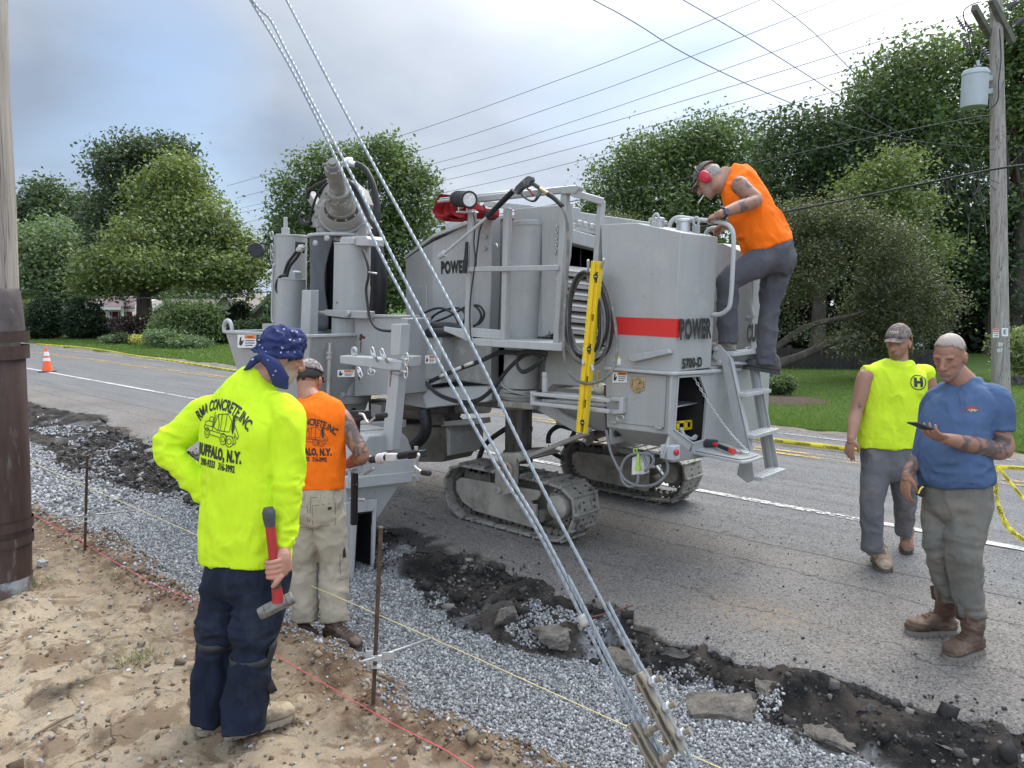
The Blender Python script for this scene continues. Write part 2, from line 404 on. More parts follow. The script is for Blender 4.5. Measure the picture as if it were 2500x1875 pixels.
def build_soil():
 xs=np.concatenate([np.arange(2.2,-6,-0.014),np.arange(-6,-12,-0.03),np.arange(-12,-45,-0.16),[-60,-90]])
 ys=np.concatenate([[-30,-15,-8],np.arange(-4,0.9,0.09),np.arange(0.9,4.5,0.014),np.arange(4.5,5.7,0.06)])
 X,Y=np.meshgrid(xs,ys,indexing='ij');x,y=X.ravel(),Y.ravel()
 z,g,r=soil_z(x,y)
 z=np.where(y>edgeY(x)+0.05,-0.1,z)
 nx,ny=len(xs),len(ys);i=np.arange(nx*ny).reshape(nx,ny)
 F=np.stack([i[:-1,:-1],i[:-1,1:],i[1:,1:],i[1:,:-1]],-1).reshape(-1,4)
 me=raw_mesh('dirt_ground',np.stack([x,y,z],1),F)
 dY=dirtY(x);P=np.stack([x,y,x*0],1)
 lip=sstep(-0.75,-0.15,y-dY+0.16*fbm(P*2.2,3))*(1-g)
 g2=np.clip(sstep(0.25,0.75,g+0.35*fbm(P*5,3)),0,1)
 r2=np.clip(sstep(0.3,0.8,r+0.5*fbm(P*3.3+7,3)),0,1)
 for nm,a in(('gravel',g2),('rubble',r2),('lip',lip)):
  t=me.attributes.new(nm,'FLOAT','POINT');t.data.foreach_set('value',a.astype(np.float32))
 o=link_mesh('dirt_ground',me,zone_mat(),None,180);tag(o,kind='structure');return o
build_soil()
# -- road
def road_mat():
 m=bpy.data.materials.new('worn_asphalt');m.use_nodes=True;N,L,P=nodes_of(m)
 v=vecmap(N,L);sp=N.new('ShaderNodeSeparateXYZ');L.new(v,sp.inputs[0]);y=sp.outputs[1];x=sp.outputs[0]
 big=noisen(N,L,v,0.7,5,0.6);mid=noisen(N,L,v,5,5,0.6)
 stv=vecmap(N,L,(0.25,3.0,1));strk=noisen(N,L,stv,1.3,4)
 wob=mathn(N,L,'MULTIPLY',mathn(N,L,'SUBTRACT',noisen(N,L,v,2.2,4),0.5),0.22)
 yy=mathn(N,L,'ADD',y,wob)
 lane=rampn(N,L,mathn(N,L,'DIVIDE',yy,10.0),0.585,0.625)
 sh=mixn(N,L,rampn(N,L,big,0.35,0.65),(0.165,0.150,0.137),(0.245,0.228,0.212))
 ln=mixn(N,L,rampn(N,L,strk,0.35,0.65),(0.150,0.151,0.155),(0.205,0.206,0.208))
 c=mixn(N,L,lane,sh,ln)
 v1=N.new('ShaderNodeTexVoronoi');v1.inputs['Scale'].default_value=95;L.new(v,v1.inputs['Vector'])
 r1=N.new('ShaderNodeSeparateColor');L.new(v1.outputs['Color'],r1.inputs[0])
 ag=rampn(N,L,r1.outputs[0],0.72,0.95);c=mixn(N,L,mathn(N,L,'MULTIPLY',ag,0.55),c,(0.36,0.35,0.335))
 dk=rampn(N,L,r1.outputs[1],0.70,0.88);c=mixn(N,L,mathn(N,L,'MULTIPLY',dk,0.75),c,(0.055,0.053,0.052))
 fin=noisen(N,L,v,170,3,0.7);c=mixn(N,L,0.35,c,mixn(N,L,fin,(0.03,0.03,0.03),(0.42,0.41,0.40)),'OVERLAY')
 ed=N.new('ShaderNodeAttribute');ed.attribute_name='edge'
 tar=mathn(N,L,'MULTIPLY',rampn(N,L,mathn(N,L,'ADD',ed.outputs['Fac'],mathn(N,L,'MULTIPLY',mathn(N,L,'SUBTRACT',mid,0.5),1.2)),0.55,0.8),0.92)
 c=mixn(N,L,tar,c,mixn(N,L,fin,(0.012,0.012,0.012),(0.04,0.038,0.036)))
 st=N.new('ShaderNodeAttribute');st.attribute_name='stain'
 tn=mathn(N,L,'MULTIPLY',st.outputs['Fac'],rampn(N,L,noisen(N,L,v,16,6,0.7),0.42,0.62))
 c=mixn(N,L,tn,c,(0.30,0.215,0.13))
 def seam(y0,wid,sc,amp,off):
  q=N.new('ShaderNodeMapping');q.inputs['Location'].default_value=(off,off,0);L.new(v,q.inputs[0])
  w=mathn(N,L,'MULTIPLY',mathn(N,L,'SUBTRACT',noisen(N,L,q.outputs[0],sc,6,0.7),0.5),amp)
  d=mathn(N,L,'ABSOLUTE',mathn(N,L,'SUBTRACT',mathn(N,L,'ADD',y,w),y0))
  return rampn(N,L,mathn(N,L,'DIVIDE',d,wid),1.0,0.25)
 for y0,wid,sc,amp,off,s in((6.07,0.016,3.0,0.12,1,0.85),(5.55,0.022,2.0,0.3,5,0.5),(8.5,0.012,1.6,0.5,9,0.6),(4.72,0.012,2.4,0.6,13,0.7),(5.2,0.010,2.6,0.7,17,0.5),(10.6,0.015,1.4,0.4,3,0.5)):
  c=mixn(N,L,mathn(N,L,'MULTIPLY',seam(y0,wid,sc,amp,off),s),c,(0.03,0.029,0.028))
 dv=N.new('ShaderNodeVectorMath');dv.operation='ADD';L.new(v,dv.inputs[0])
 wv=N.new('ShaderNodeTexNoise');wv.inputs['Scale'].default_value=2.5;wv.inputs['Detail'].default_value=5;L.new(v,wv.inputs['Vector'])
 ws=N.new('ShaderNodeVectorMath');ws.operation='SCALE';L.new(wv.outputs['Color'],ws.inputs[0]);ws.inputs['Scale'].default_value=0.9
 L.new(ws.outputs[0],dv.inputs[1])
 vc=N.new('ShaderNodeTexVoronoi');vc.feature='DISTANCE_TO_EDGE';vc.inputs['Scale'].default_value=0.55;L.new(dv.outputs[0],vc.inputs['Vector'])
 net=mathn(N,L,'MULTIPLY',rampn(N,L,vc.outputs['Distance'],0.008,0.002),rampn(N,L,noisen(N,L,v,0.35,3),0.45,0.6))
 c=mixn(N,L,mathn(N,L,'MULTIPLY',net,0.6),c,(0.035,0.034,0.033))
 L.new(c,P.inputs['Base Color']);P.inputs['Roughness'].default_value=0.88;P.inputs['Specular IOR Level'].default_value=0.3
 b=bumpn(N,L,v1.outputs['Distance'],0.35,0.006);L.new(bumpn(N,L,fin,0.4,0.005,b),P.inputs['Normal'])
 return m
def build_road():
 xs=np.concatenate([np.arange(20,2,-0.5),np.arange(2,-7,-0.018),np.arange(-7,-20,-0.06),np.arange(-20,-180,-2.0)])
 e=edgeY(xs);jag=0.05*np.abs(vnoise(np.stack([xs*6,xs*0,xs*0],1)))+0.025*np.abs(vnoise(np.stack([xs*19,xs*0+3,xs*0],1)))
 e=e+np.where(xs>-20,jag,0)
 offs=np.concatenate([[0.03,0.0,0.02],np.arange(0.05,0.9,0.05),np.arange(0.95,2.2,0.12),[2.6,3.2,4,5,6]])
 rows=[e+o for o in offs]+[np.full_like(e,10.9),np.full_like(e,11.75)+0.12*vnoise(np.stack([xs*1.1,xs*0,xs*0+2],1))+0.05*vnoise(np.stack([xs*5,xs*0,xs*0+2],1))]
 Y=np.stack(rows,1);X=np.repeat(xs[:,None],Y.shape[1],1)
 P=np.stack([X.ravel(),Y.ravel(),np.zeros(X.size)],1)
 d=(Y-e[:,None]).ravel()
 Z=(0.004*fbm(P*3,3)*np.exp(-d/0.5)-0.03*np.exp(-d/0.10)*(0.6+0.6*vnoise(P*5))).reshape(X.shape)
 Z[:,0]=-0.11;Z[:,1]-=0.012
 Z=np.minimum(Z,0.004)
 V=np.stack([X.ravel(),Y.ravel(),Z.ravel()],1)
 nx,ny=X.shape;i=np.arange(nx*ny).reshape(nx,ny)
 F=np.stack([i[:-1,:-1],i[:-1,1:],i[1:,1:],i[1:,:-1]],-1).reshape(-1,4)
 me=raw_mesh('road',V,F)
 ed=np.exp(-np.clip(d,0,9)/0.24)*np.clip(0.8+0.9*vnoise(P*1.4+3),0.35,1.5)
 s=PZ(1820,1490);s2=PZ(1060,1240);s3=PZ(1560,1275)
 sa=sum(np.exp(-(((P[:,0]-q[0])/a)**2+((P[:,1]-q[1])/b)**2))*h for q,a,b,h in((s,0.36,0.22,1.15),(s3,0.16,0.06,0.8),(PZ(2150,1290),0.2,0.08,0.5)))
 sa=sa*(0.65+0.6*vnoise(P*4.2))+0.28*np.exp(-d/0.7)*(0.4+vnoise(P*2))
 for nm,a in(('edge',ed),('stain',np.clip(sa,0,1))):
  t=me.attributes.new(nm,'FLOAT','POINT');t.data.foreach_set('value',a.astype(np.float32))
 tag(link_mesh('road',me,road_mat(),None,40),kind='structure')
build_road()
def paint_mat(name,col,wear):
 m=bpy.data.materials.new(name);m.use_nodes=True;N,L,P=nodes_of(m);v=vecmap(N,L)
 n=noisen(N,L,v,26,6,0.7);big=noisen(N,L,v,1.3,3)
 f=rampn(N,L,mathn(N,L,'ADD',n,mathn(N,L,'MULTIPLY',mathn(N,L,'SUBTRACT',big,0.5),0.5)),wear,wear+0.06)
 c=mixn(N,L,noisen(N,L,v,4,4),tuple(k*0.85 for k in col),col)
 c=mixn(N,L,rampn(N,L,noisen(N,L,v,90,3),0.35,0.6),tuple(k*0.55 for k in col),c)
 L.new(c,P.inputs['Base Color']);P.inputs['Roughness'].default_value=0.8
 tr=N.new('ShaderNodeBsdfTransparent');ms=N.new('ShaderNodeMixShader');L.new(f,ms.inputs[0])
 L.new(tr.outputs[0],ms.inputs[1]);L.new(P.outputs[0],ms.inputs[2]);L.new(ms.outputs[0],N['Material Output'].inputs[0])
 return m
def stripe(y0,y1,x0,x1,m,nm):
 xs=np.concatenate([np.arange(x1,max(x0,-14),-0.05),np.arange(min(x1,-14),x0,-1.5)]);k=len(xs)
 j=lambda s:0.006*vnoise(np.stack([xs*9,xs*0+s,xs*0],1))
 V=np.concatenate([np.stack([xs,y0+j(1),xs*0+0.009],1),np.stack([xs,y1+j(2),xs*0+0.009],1)])
 i=np.arange(k-1);F=np.stack([i,i+1,i+1+k,i+k],1)
 tag(link_mesh(nm,raw_mesh(nm,V,F),m,None,0),kind='structure')
MWL=paint_mat('white_road_paint',(0.62,0.61,0.58),0.40);MYL=paint_mat('yellow_road_paint',(0.60,0.40,0.10),0.47)
stripe(7.275,7.385,-170,12,MWL,'edge_line')
stripe(9.88,9.98,-170,12,MYL,'centre_line');stripe(10.09,10.19,-170,12,MYL,'centre_line')
stripe(11.45,11.53,-170,12,paint_mat('faded_white_paint',(0.5,0.5,0.48),0.46),'edge_line')
# -- verge and lawn
def lawn_mat():
 m=bpy.data.materials.new('mown_lawn');m.use_nodes=True;N,L,P=nodes_of(m);v=vecmap(N,L)
 b=noisen(N,L,v,0.25,4);f=noisen(N,L,v,6,6,0.7);g=noisen(N,L,vecmap(N,L,(30,9,1)),1.0,4,0.7)
 c=mixn(N,L,rampn(N,L,b,0.35,0.65),(0.050,0.092,0.016),(0.085,0.135,0.024))
 c=mixn(N,L,rampn(N,L,f,0.35,0.65),c,(0.075,0.118,0.026));c=mixn(N,L,rampn(N,L,g,0.55,0.4),c,(0.040,0.075,0.015))
 c=mixn(N,L,rampn(N,L,noisen(N,L,v,1.1,5,0.7),0.62,0.75),c,(0.15,0.15,0.05))
 L.new(c,P.inputs['Base Color']);P.inputs['Roughness'].default_value=0.9;P.inputs['Specular IOR Level'].default_value=0.15
 L.new(bumpn(N,L,g,0.8,0.04),P.inputs['Normal']);return m
def sheet(nm,x0,x1,y0,y1,z,m,res=None):
 MB().add([(x0,y0,z),(x1,y0,z),(x1,y1,z),(x0,y1,z)],[(0,1,2,3)]).build(nm,m,smooth=0)
 tag(bpy.data.objects[nm],kind='structure')
sheet('lawn',-500,400,12.0,700,-0.006,lawn_mat())
sheet('terrain',-700,600,-300,900,-0.45,mat('plain_soil',(0.2,0.15,0.1),0.95))
mverge=mat('gravelly_verge',(0.19,0.165,0.135),0.95,var=0.35,scale=3,bump=0.8,bscale=70,bdist=0.02,col2=(0.10,0.09,0.075),c2s=7)
xs=np.concatenate([np.arange(20,-30,-0.12),np.arange(-30,-180,-2)])
Pn=np.stack([xs,xs*0,xs*0],1)
V=np.concatenate([np.stack([xs,xs*0+11.45,xs*0-0.05],1),np.stack([xs,xs*0+11.85,0.008+0.015*vnoise(Pn*4)],1),np.stack([xs,12.25+0.22*fbm(Pn*0.8,4),0.015+0.01*vnoise(Pn*6)],1)])
k=len(xs);i=np.arange(k-1)
tag(link_mesh('road_verge',raw_mesh('road_verge',V,np.concatenate([np.stack([i,i+1,i+1+k,i+k],1),np.stack([i+k,i+1+k,i+1+2*k,i+2*k],1)])),mverge,None,180),kind='structure')
# -- loose stuff
def island_mat(name,stops,rough=0.9,bump=0.0,trans=None,spec=0.3):
 m=bpy.data.materials.new(name);m.use_nodes=True;N,L,P=nodes_of(m)
 g=N.new('ShaderNodeNewGeometry');r=N.new('ShaderNodeValToRGB');e=r.color_ramp.elements
 while len(e)<len(stops):e.new(0.5)
 for q,(p,c)in zip(e,stops):q.position=p;q.color=(*c,1)
 L.new(g.outputs['Random Per Island'],r.inputs[0])
 c=r.outputs[0]
 if bump:
  v=vecmap(N,L);n=noisen(N,L,v,90,4,0.7);c=mixn(N,L,0.5,c,n,'OVERLAY');L.new(bumpn(N,L,n,bump,0.01),P.inputs['Normal'])
 L.new(c,P.inputs['Base Color']);P.inputs['Roughness'].default_value=rough;P.inputs['Specular IOR Level'].default_value=spec
 if trans:
  t=N.new('ShaderNodeBsdfTranslucent');L.new(mixn(N,L,1.0,c,trans,'MULTIPLY'),t.inputs[0])
  a=N.new('ShaderNodeAddShader');L.new(P.outputs[0],a.inputs[0]);L.new(t.outputs[0],a.inputs[1]);L.new(a.outputs[0],N['Material Output'].inputs[0])
 return m
CUBE_V=A(*[(i,j,k)for k in(-1,1)for j in(-1,1)for i in(-1,1)]).reshape(8,3)*0.5
CUBE_F=np.array([(0,2,3,1),(4,5,7,6),(0,1,5,4),(2,6,7,3),(0,4,6,2),(1,3,7,5)])
def rot_batch(n,g):
 q=g.normal(size=(n,4));q/=np.linalg.norm(q,axis=1)[:,None];w,x,y,z=q.T
 return np.stack([np.stack([1-2*(y*y+z*z),2*(x*y-z*w),2*(x*z+y*w)],1),np.stack([2*(x*y+z*w),1-2*(x*x+z*z),2*(y*z-x*w)],1),np.stack([2*(x*z-y*w),2*(y*z+x*w),1-2*(x*x+y*y)],1)],1)
def stones(name,C,size,m,g=rng,jit=0.34,flat=(1,0.75,0.6),kind='stuff'):
 n=len(C);V=np.repeat(CUBE_V[None],n,0)+g.uniform(-jit,jit,(n,8,3))*0.6
 V=V*(np.asarray(flat)*g.uniform(0.75,1.25,(n,3)))[:,None,:]*np.asarray(size)[:,None,None]
 V=np.einsum('nij,nkj->nki',rot_batch(n,g),V)+C[:,None,:]
 F=(CUBE_F[None]+(np.arange(n)*8)[:,None,None]).reshape(-1,4)
 o=link_mesh(name,raw_mesh(name,V.reshape(-1,3),F),m,None,0);return tag(o,kind=kind)
def scatter(n,x0,x1,y0,y1,keep,g=rng):
 x=x0+(x1-x0)*g.random(n)**1.0;y=g.uniform(y0,y1,n);z,dn,k=soil_z(x,y)
 f=g.random(n)<keep(x,y,dn,k);return np.stack([x,y,z],1)[f]
grey=[(0.0,(0.125,0.126,0.13)),(0.45,(0.235,0.237,0.242)),(0.8,(0.345,0.347,0.352)),(1.0,(0.5,0.5,0.5))]
mgrav=island_mat('crushed_limestone',grey,0.85)
def kg(x,y,dn,k):
 P=np.stack([x,y,x*0],1);n=fbm(P*2.2+40,3)
 inn=sstep(0.35,0.8,dn)*(k<.75);patch=k*(y<edgeY(x)-0.12)*(n>0.42)*0.7
 spill=(1-dn)*np.exp(-((y-dirtY(x))/0.14)**2)*0.32
 return np.clip(inn*(0.35+0.65*(n>-0.75))+patch+spill,0,1)
G1=scatter(62000,-4.2,0.2,2.2,4.15,kg);G2=scatter(52000,-8.5,-4.2,2.1,4.3,kg);G3=scatter(14000,-16,-8.5,2.1,4.5,kg)
Gp=np.concatenate([G1,G2,G3]);sz=np.concatenate([rng.uniform(0.008,0.019,len(G1)),rng.uniform(0.010,0.022,len(G2)),rng.uniform(0.022,0.04,len(G3))])
Gp[:,2]+=sz*rng.uniform(0.05,0.45,len(Gp))
stones('gravel',Gp,sz,mgrav)
mclod=island_mat('soil_clods',[(0,(0.095,0.063,0.042)),(0.45,(0.17,0.122,0.082)),(1,(0.36,0.29,0.205))],0.95,0.8)
def kc(x,y,dn,k):return(1-dn)*(0.045*(vnoise(np.stack([x*1.7,y*1.7,x*0],1))>-.2)+0.012+0.75*np.exp(-((y-dirtY(x)+0.12)/0.14)**2)*(0.3+0.7*(vnoise(np.stack([x*2.4,y*0,x*0],1))>-0.1)))
Cp=scatter(36000,-9.5,0,0.7,2.8,kc);cs=rng.uniform(0.006,0.02,len(Cp))*np.where(rng.random(len(Cp))<0.07,rng.uniform(1.5,3.2,len(Cp)),1)
Cp[:,2]+=cs*0.15;stones('soil_clods',Cp,cs,mclod,flat=(1,0.85,0.7))
mcrumb=island_mat('asphalt_crumbs',[(0,(0.018,0.0175,0.017)),(0.5,(0.045,0.041,0.038)),(0.8,(0.10,0.092,0.084)),(1,(0.27,0.255,0.235))],0.9,0.6)
def kr(x,y,dn,k):return np.where(y<edgeY(x)+0.02,k*(0.25+0.75*(vnoise(np.stack([x*2,y*3,x*0+3],1))>-0.2)),np.exp(-(y-edgeY(x))/0.10)*0.16+0.002)
Rp=scatter(52000,-13,0.3,3.2,6.0,kr);rs=rng.uniform(0.006,0.02,len(Rp))*np.where(rng.random(len(Rp))<0.10,rng.uniform(1.5,4.2,len(Rp)),1)
onroad=Rp[:,1]>edgeY(Rp[:,0])+0.05;rs=np.where(onroad,np.minimum(rs,0.016),rs)
Rp[:,2]=np.where(onroad,0.002,Rp[:,2])+rs*0.2;stones('asphalt_crumbs',Rp,rs,mcrumb,flat=(1,0.85,0.65))
n=1500;x=rng.uniform(-8,1.0,n);y=rng.uniform(4.2,7.2,n);s=rng.uniform(0.004,0.012,n)
stones('road_grit',np.stack([x,y,s*0.3],1),s,island_mat('grit',[(0,(0.06,0.055,0.05)),(1,(0.4,0.38,0.35))]))
Dp=scatter(1100,-9,0,0.6,2.3,lambda x,y,d,k:(1-d));s=rng.uniform(0.006,0.022,len(Dp));Dp[:,2]+=s*0.25
stones('pebbles',Dp,s,island_mat('pebble',[(0,(0.16,0.14,0.12)),(0.6,(0.32,0.29,0.26)),(1,(0.55,0.53,0.5))]))
def rock_mesh(size,seed,sub=4,rough=0.16):
 g=np.random.default_rng(seed*13+1);b=bmesh.new();P_=g.uniform(-1,1,(17,3));P_[:,:2]/=np.maximum(1,np.linalg.norm(P_[:,:2],axis=1))[:,None];P_[:,2]=np.where(g.random(17)<.35,np.sign(P_[:,2])*g.uniform(.6,1,17),P_[:,2])
 for p in P_:b.verts.new(p*.5)
 r=bmesh.ops.convex_hull(b,input=b.verts);bmesh.ops.delete(b,geom=[v for v in b.verts if not v.link_faces],context='VERTS')
 for _ in range(4):
  bmesh.ops.triangulate(b,faces=b.faces);e=[x for x in b.edges if x.calc_length()>.07]
  if e:bmesh.ops.subdivide_edges(b,edges=e,cuts=1)
 bmesh.ops.triangulate(b,faces=b.faces)
 V=np.array([v.co[:]for v in b.verts]);V=V+0.065*np.stack([fbm(V*4+seed+q,4)for q in(0,30,60)],1);lay=np.round(V[:,2]*7+.4*vnoise(V*3))/7;V[:,2]=V[:,2]*.8+lay*.2+.10*vnoise(V*2.5+seed)
 V=V*np.asarray(size);V=V+(0.010*np.abs(fbm(V*30+seed,3)))[:,None]*nrm(A(0.3,0.2,1))
 for v,c in zip(b.verts,V):v.co=c
 me=bpy.data.meshes.new('rock');b.to_mesh(me);b.free();return me
mslab=mat('broken_asphalt',(0.145,0.125,0.105),0.95,var=0.35,scale=14,bump=0.9,bscale=70,bdist=0.012,col2=(0.05,0.047,0.045),c2s=5)
mslab2=mat('tarry_asphalt',(0.045,0.042,0.04),0.9,var=0.5,scale=18,bump=0.9,bscale=60,bdist=0.012,col2=(0.13,0.12,0.105),c2s=6)
def slab_thing(px,py,z,size,rot,seed,m,label,nm='asphalt_chunk',cat='asphalt chunk',grp='broken pieces of old asphalt',tilt=(0,0)):
 c=PZ(px,py,z-(.02 if nm=='asphalt_chunk' and z<0 else 0));me=rock_mesh(size,seed);o=link_mesh(nm,me,m,None,32)
 o.location=c;o.rotation_euler=(tilt[0],tilt[1],rot);tag(o,label,cat,grp);return o
slab_thing(1330,1555,-0.06,(0.34,0.20,0.10),0.4,1,mslab,'large grey brown asphalt slab left of the guy wires at the trench edge')
slab_thing(1240,1505,-0.05,(0.20,0.15,0.11),1.0,2,mslab,'small upright asphalt chunk behind the large slab at the trench edge')
slab_thing(1545,1620,-0.11,(0.50,0.30,0.09),0.15,3,mslab,'wide pebbly brown slab behind the guy wires')
slab_thing(1760,1725,-0.125,(0.44,0.36,0.10),0.5,4,mslab,'flat brown slab right of the wire clamps among gravel')
slab_thing(2140,1775,-0.10,(0.22,0.14,0.09),0.3,5,mslab2,'jagged grey chunk on black rubble at the lower right')
slab_thing(2290,1822,-0.10,(0.36,0.2,0.09),0.1,6,mslab2,'largest black asphalt slab at the lower right corner')
slab_thing(2400,1795,-0.04,(0.24,0.12,0.06),-0.1,7,mslab2,'thin black flake of asphalt hanging off the road edge at far right')
slab_thing(1900,1690,-0.07,(0.30,0.16,0.06),0.2,17,mslab,'brown grey flake on black rubble right of the rear wire clamp',tilt=(.15,.1))
slab_thing(2030,1800,-0.12,(0.34,0.22,0.07),-0.2,18,mslab,'broad brown slab at the bottom edge amid the black rubble',tilt=(-.12,.1))
slab_thing(1640,1600,-0.05,(0.26,0.12,0.06),0.1,19,mslab2,'dark flake of asphalt just behind the rear guy strand',tilt=(.2,0))
slab_thing(1100,1330,-0.05,(0.30,0.16,0.07),0.3,20,mslab,'pale asphalt slab between the curb mould and the crawler',tilt=(.15,-.1))
slab_thing(2470,1770,-0.03,(0.30,0.12,0.05),0.0,21,mslab,'light grey crust of asphalt breaking off the road at the right edge',tilt=(.2,0))
slab_thing(1222,1398,-0.03,(0.24,0.10,0.05),0.1,8,mslab,'narrow light asphalt strip broken off beside the road edge')
slab_thing(2110,1735,-0.05,(0.12,0.10,0.07),0.8,9,mslab2,'squarish dark lump of asphalt near the right road edge')
slab_thing(1150,1380,-0.05,(0.16,0.1,0.06),0.8,10,mslab2,'black lump of asphalt between the steel stake and the crawler')
slab_thing(1436,1398,0.02,(0.045,0.04,0.035),0.8,11,mslab2,'lone black lump of asphalt lying on the road near the wires')
slab_thing(600,1195,-0.06,(0.5,0.25,0.1),0.2,12,mslab2,'dark asphalt rubble heap left of the man in yellow')
slab_thing(345,1578,0.025,(0.055,0.04,0.045),0.3,13,mat('field_stone',(0.2,0.17,0.14),0.9,var=0.3),'brown stone beside the grass tuft on the dirt','stone','stone','stones on the dirt')
slab_thing(192,1753,0.015,(0.04,0.03,0.03),0.3,14,mat('tan_stone',(0.42,0.37,0.3),0.9),'small tan stone at the end of a stick on dirt','stone','stone','stones on the dirt')
slab_thing(103,1375,0.03,(0.11,0.07,0.05),0.3,15,mat('grey_stone',(0.36,0.36,0.35),0.9),'pale grey stone right of the brown pole sleeve','stone','stone','stones on the dirt')
slab_thing(97,1862,0.012,(0.03,0.025,0.022),0.3,16,mat('grey_stone',(0.36,0.36,0.35),0.9),'whitish pebble at the bottom left edge of the dirt','stone','stone','stones on the dirt')
def blades(name,B,h,w,m,lean=0.5,g=rng):
 n=len(B);a=g.uniform(0,2*math.pi,n);u=np.stack([np.cos(a),np.sin(a),a*0],1)*w[:,None]
 l=g.normal(0,lean,(n,2));tip=B+np.stack([l[:,0]*h,l[:,1]*h,h],1)
 V=np.stack([B-u,B+u,tip],1).reshape(-1,3);F=np.arange(3*n).reshape(n,3)
 return tag(link_mesh(name,raw_mesh(name,V,None,F),m,None,0),kind='stuff')
mblade=island_mat('grass_blades',[(0,(0.045,0.085,0.016)),(0.5,(0.085,0.14,0.028)),(0.85,(0.125,0.175,0.04)),(1,(0.19,0.19,0.07))],0.8,trans=(0.5,0.6,0.3))
n=150000;t=rng.random(n)
B=np.stack([rng.uniform(-12,1.0,n),12.1+13*t**2.2,np.zeros(n)],1)
B2=np.stack([rng.uniform(-60,-18,60000),12.2+14*rng.random(60000)**2.2,np.zeros(60000)],1)
B=np.concatenate([B,B2]);hh=np.concatenate([rng.uniform(0.03,0.075,n),rng.uniform(0.06,0.11,60000)])
ww=np.concatenate([rng.uniform(0.003,0.006,n),rng.uniform(0.01,0.02,60000)])
B[:,1]+=0.22*fbm(np.stack([B[:,0]*0.8,B[:,0]*0,B[:,0]*0],1),3)
blades('grass',B,hh,ww,mblade)
tb=[]
for px,py,k_,sp in((340,1612,160,0.06),(60,1432,200,0.09),(20,1440,120,0.08),(280,1412,60,0.03)):
 c=PZ(px,py,0.01);tb.append(c+np.concatenate([rng.normal(0,sp,(k_,2)),np.zeros((k_,1))],1))
tb=np.concatenate(tb);blades('weeds',tb,rng.uniform(0.03,0.09,len(tb)),rng.uniform(0.002,0.004,len(tb)),island_mat('dry_weeds',[(0,(0.12,0.15,0.04)),(0.6,(0.22,0.22,0.09)),(1,(0.38,0.32,0.18))],0.9),0.7)
# == TREES, SHRUBS, HOUSES
def leafmat(name,a,b,c,tr=(0.62,0.66,0.36)):
 gy=lambda q:tuple(0.80*k+0.20*(0.3*q[0]+0.6*q[1]+0.1*q[2])for k in q)
 return island_mat(name,[(0,gy(a)),(0.5,gy(b)),(1,gy(c))],0.55,trans=tr,spec=0.35)
ML=dict(deep=leafmat('deep_green_leaves',(0.022,0.045,0.016),(0.038,0.070,0.022),(0.062,0.100,0.030)),maple=leafmat('dark_maple_leaves',(0.024,0.045,0.020),(0.040,0.068,0.026),(0.075,0.105,0.050)),lime=leafmat('yellow_green_leaves',(0.062,0.094,0.018),(0.105,0.148,0.028),(0.175,0.205,0.045)),mid=leafmat('mid_green_leaves',(0.038,0.070,0.016),(0.065,0.110,0.024),(0.105,0.155,0.036)),pale=leafmat('pale_green_leaves',(0.060,0.100,0.035),(0.090,0.140,0.050),(0.130,0.180,0.070)),olive=leafmat('olive_brown_leaves',(0.034,0.046,0.016),(0.058,0.072,0.024),(0.108,0.108,0.040)),cedar=leafmat('cedar_foliage',(0.010,0.024,0.010),(0.020,0.040,0.014),(0.036,0.062,0.020)),purple=leafmat('purple_leaves',(0.030,0.014,0.016),(0.050,0.024,0.026),(0.080,0.045,0.040)),yellow=leafmat('golden_leaves',(0.22,0.21,0.02),(0.36,0.33,0.03),(0.5,0.45,0.06)),red=leafmat('red_petals',(0.30,0.01,0.015),(0.5,0.02,0.03),(0.6,0.06,0.05)),)
MBARK=mat('bark',(0.075,0.062,0.05),0.95,var=0.35,scale=9,bump=0.8,bscale=22,bdist=0.03,stretch=(1,1,0.25))
def leaf_quads(C,size,g,up_bias=0.35):
 n=len(C);nr=g.normal(size=(n,3));nr[:,2]=np.abs(nr[:,2])+up_bias;nr/=np.linalg.norm(nr,axis=1)[:,None]
 a=g.normal(size=(n,3));a-=nr*(a*nr).sum(1)[:,None];a/=np.linalg.norm(a,axis=1)[:,None];b=np.cross(nr,a)
 s=(size*g.uniform(0.6,1.35,n))[:,None]
 V=np.stack([C-a*s,C-b*s*0.55+nr*s*0.12,C+a*s,C+b*s*0.55+nr*s*0.12],1).reshape(-1,3)
 return V,np.arange(4*n).reshape(n,4)
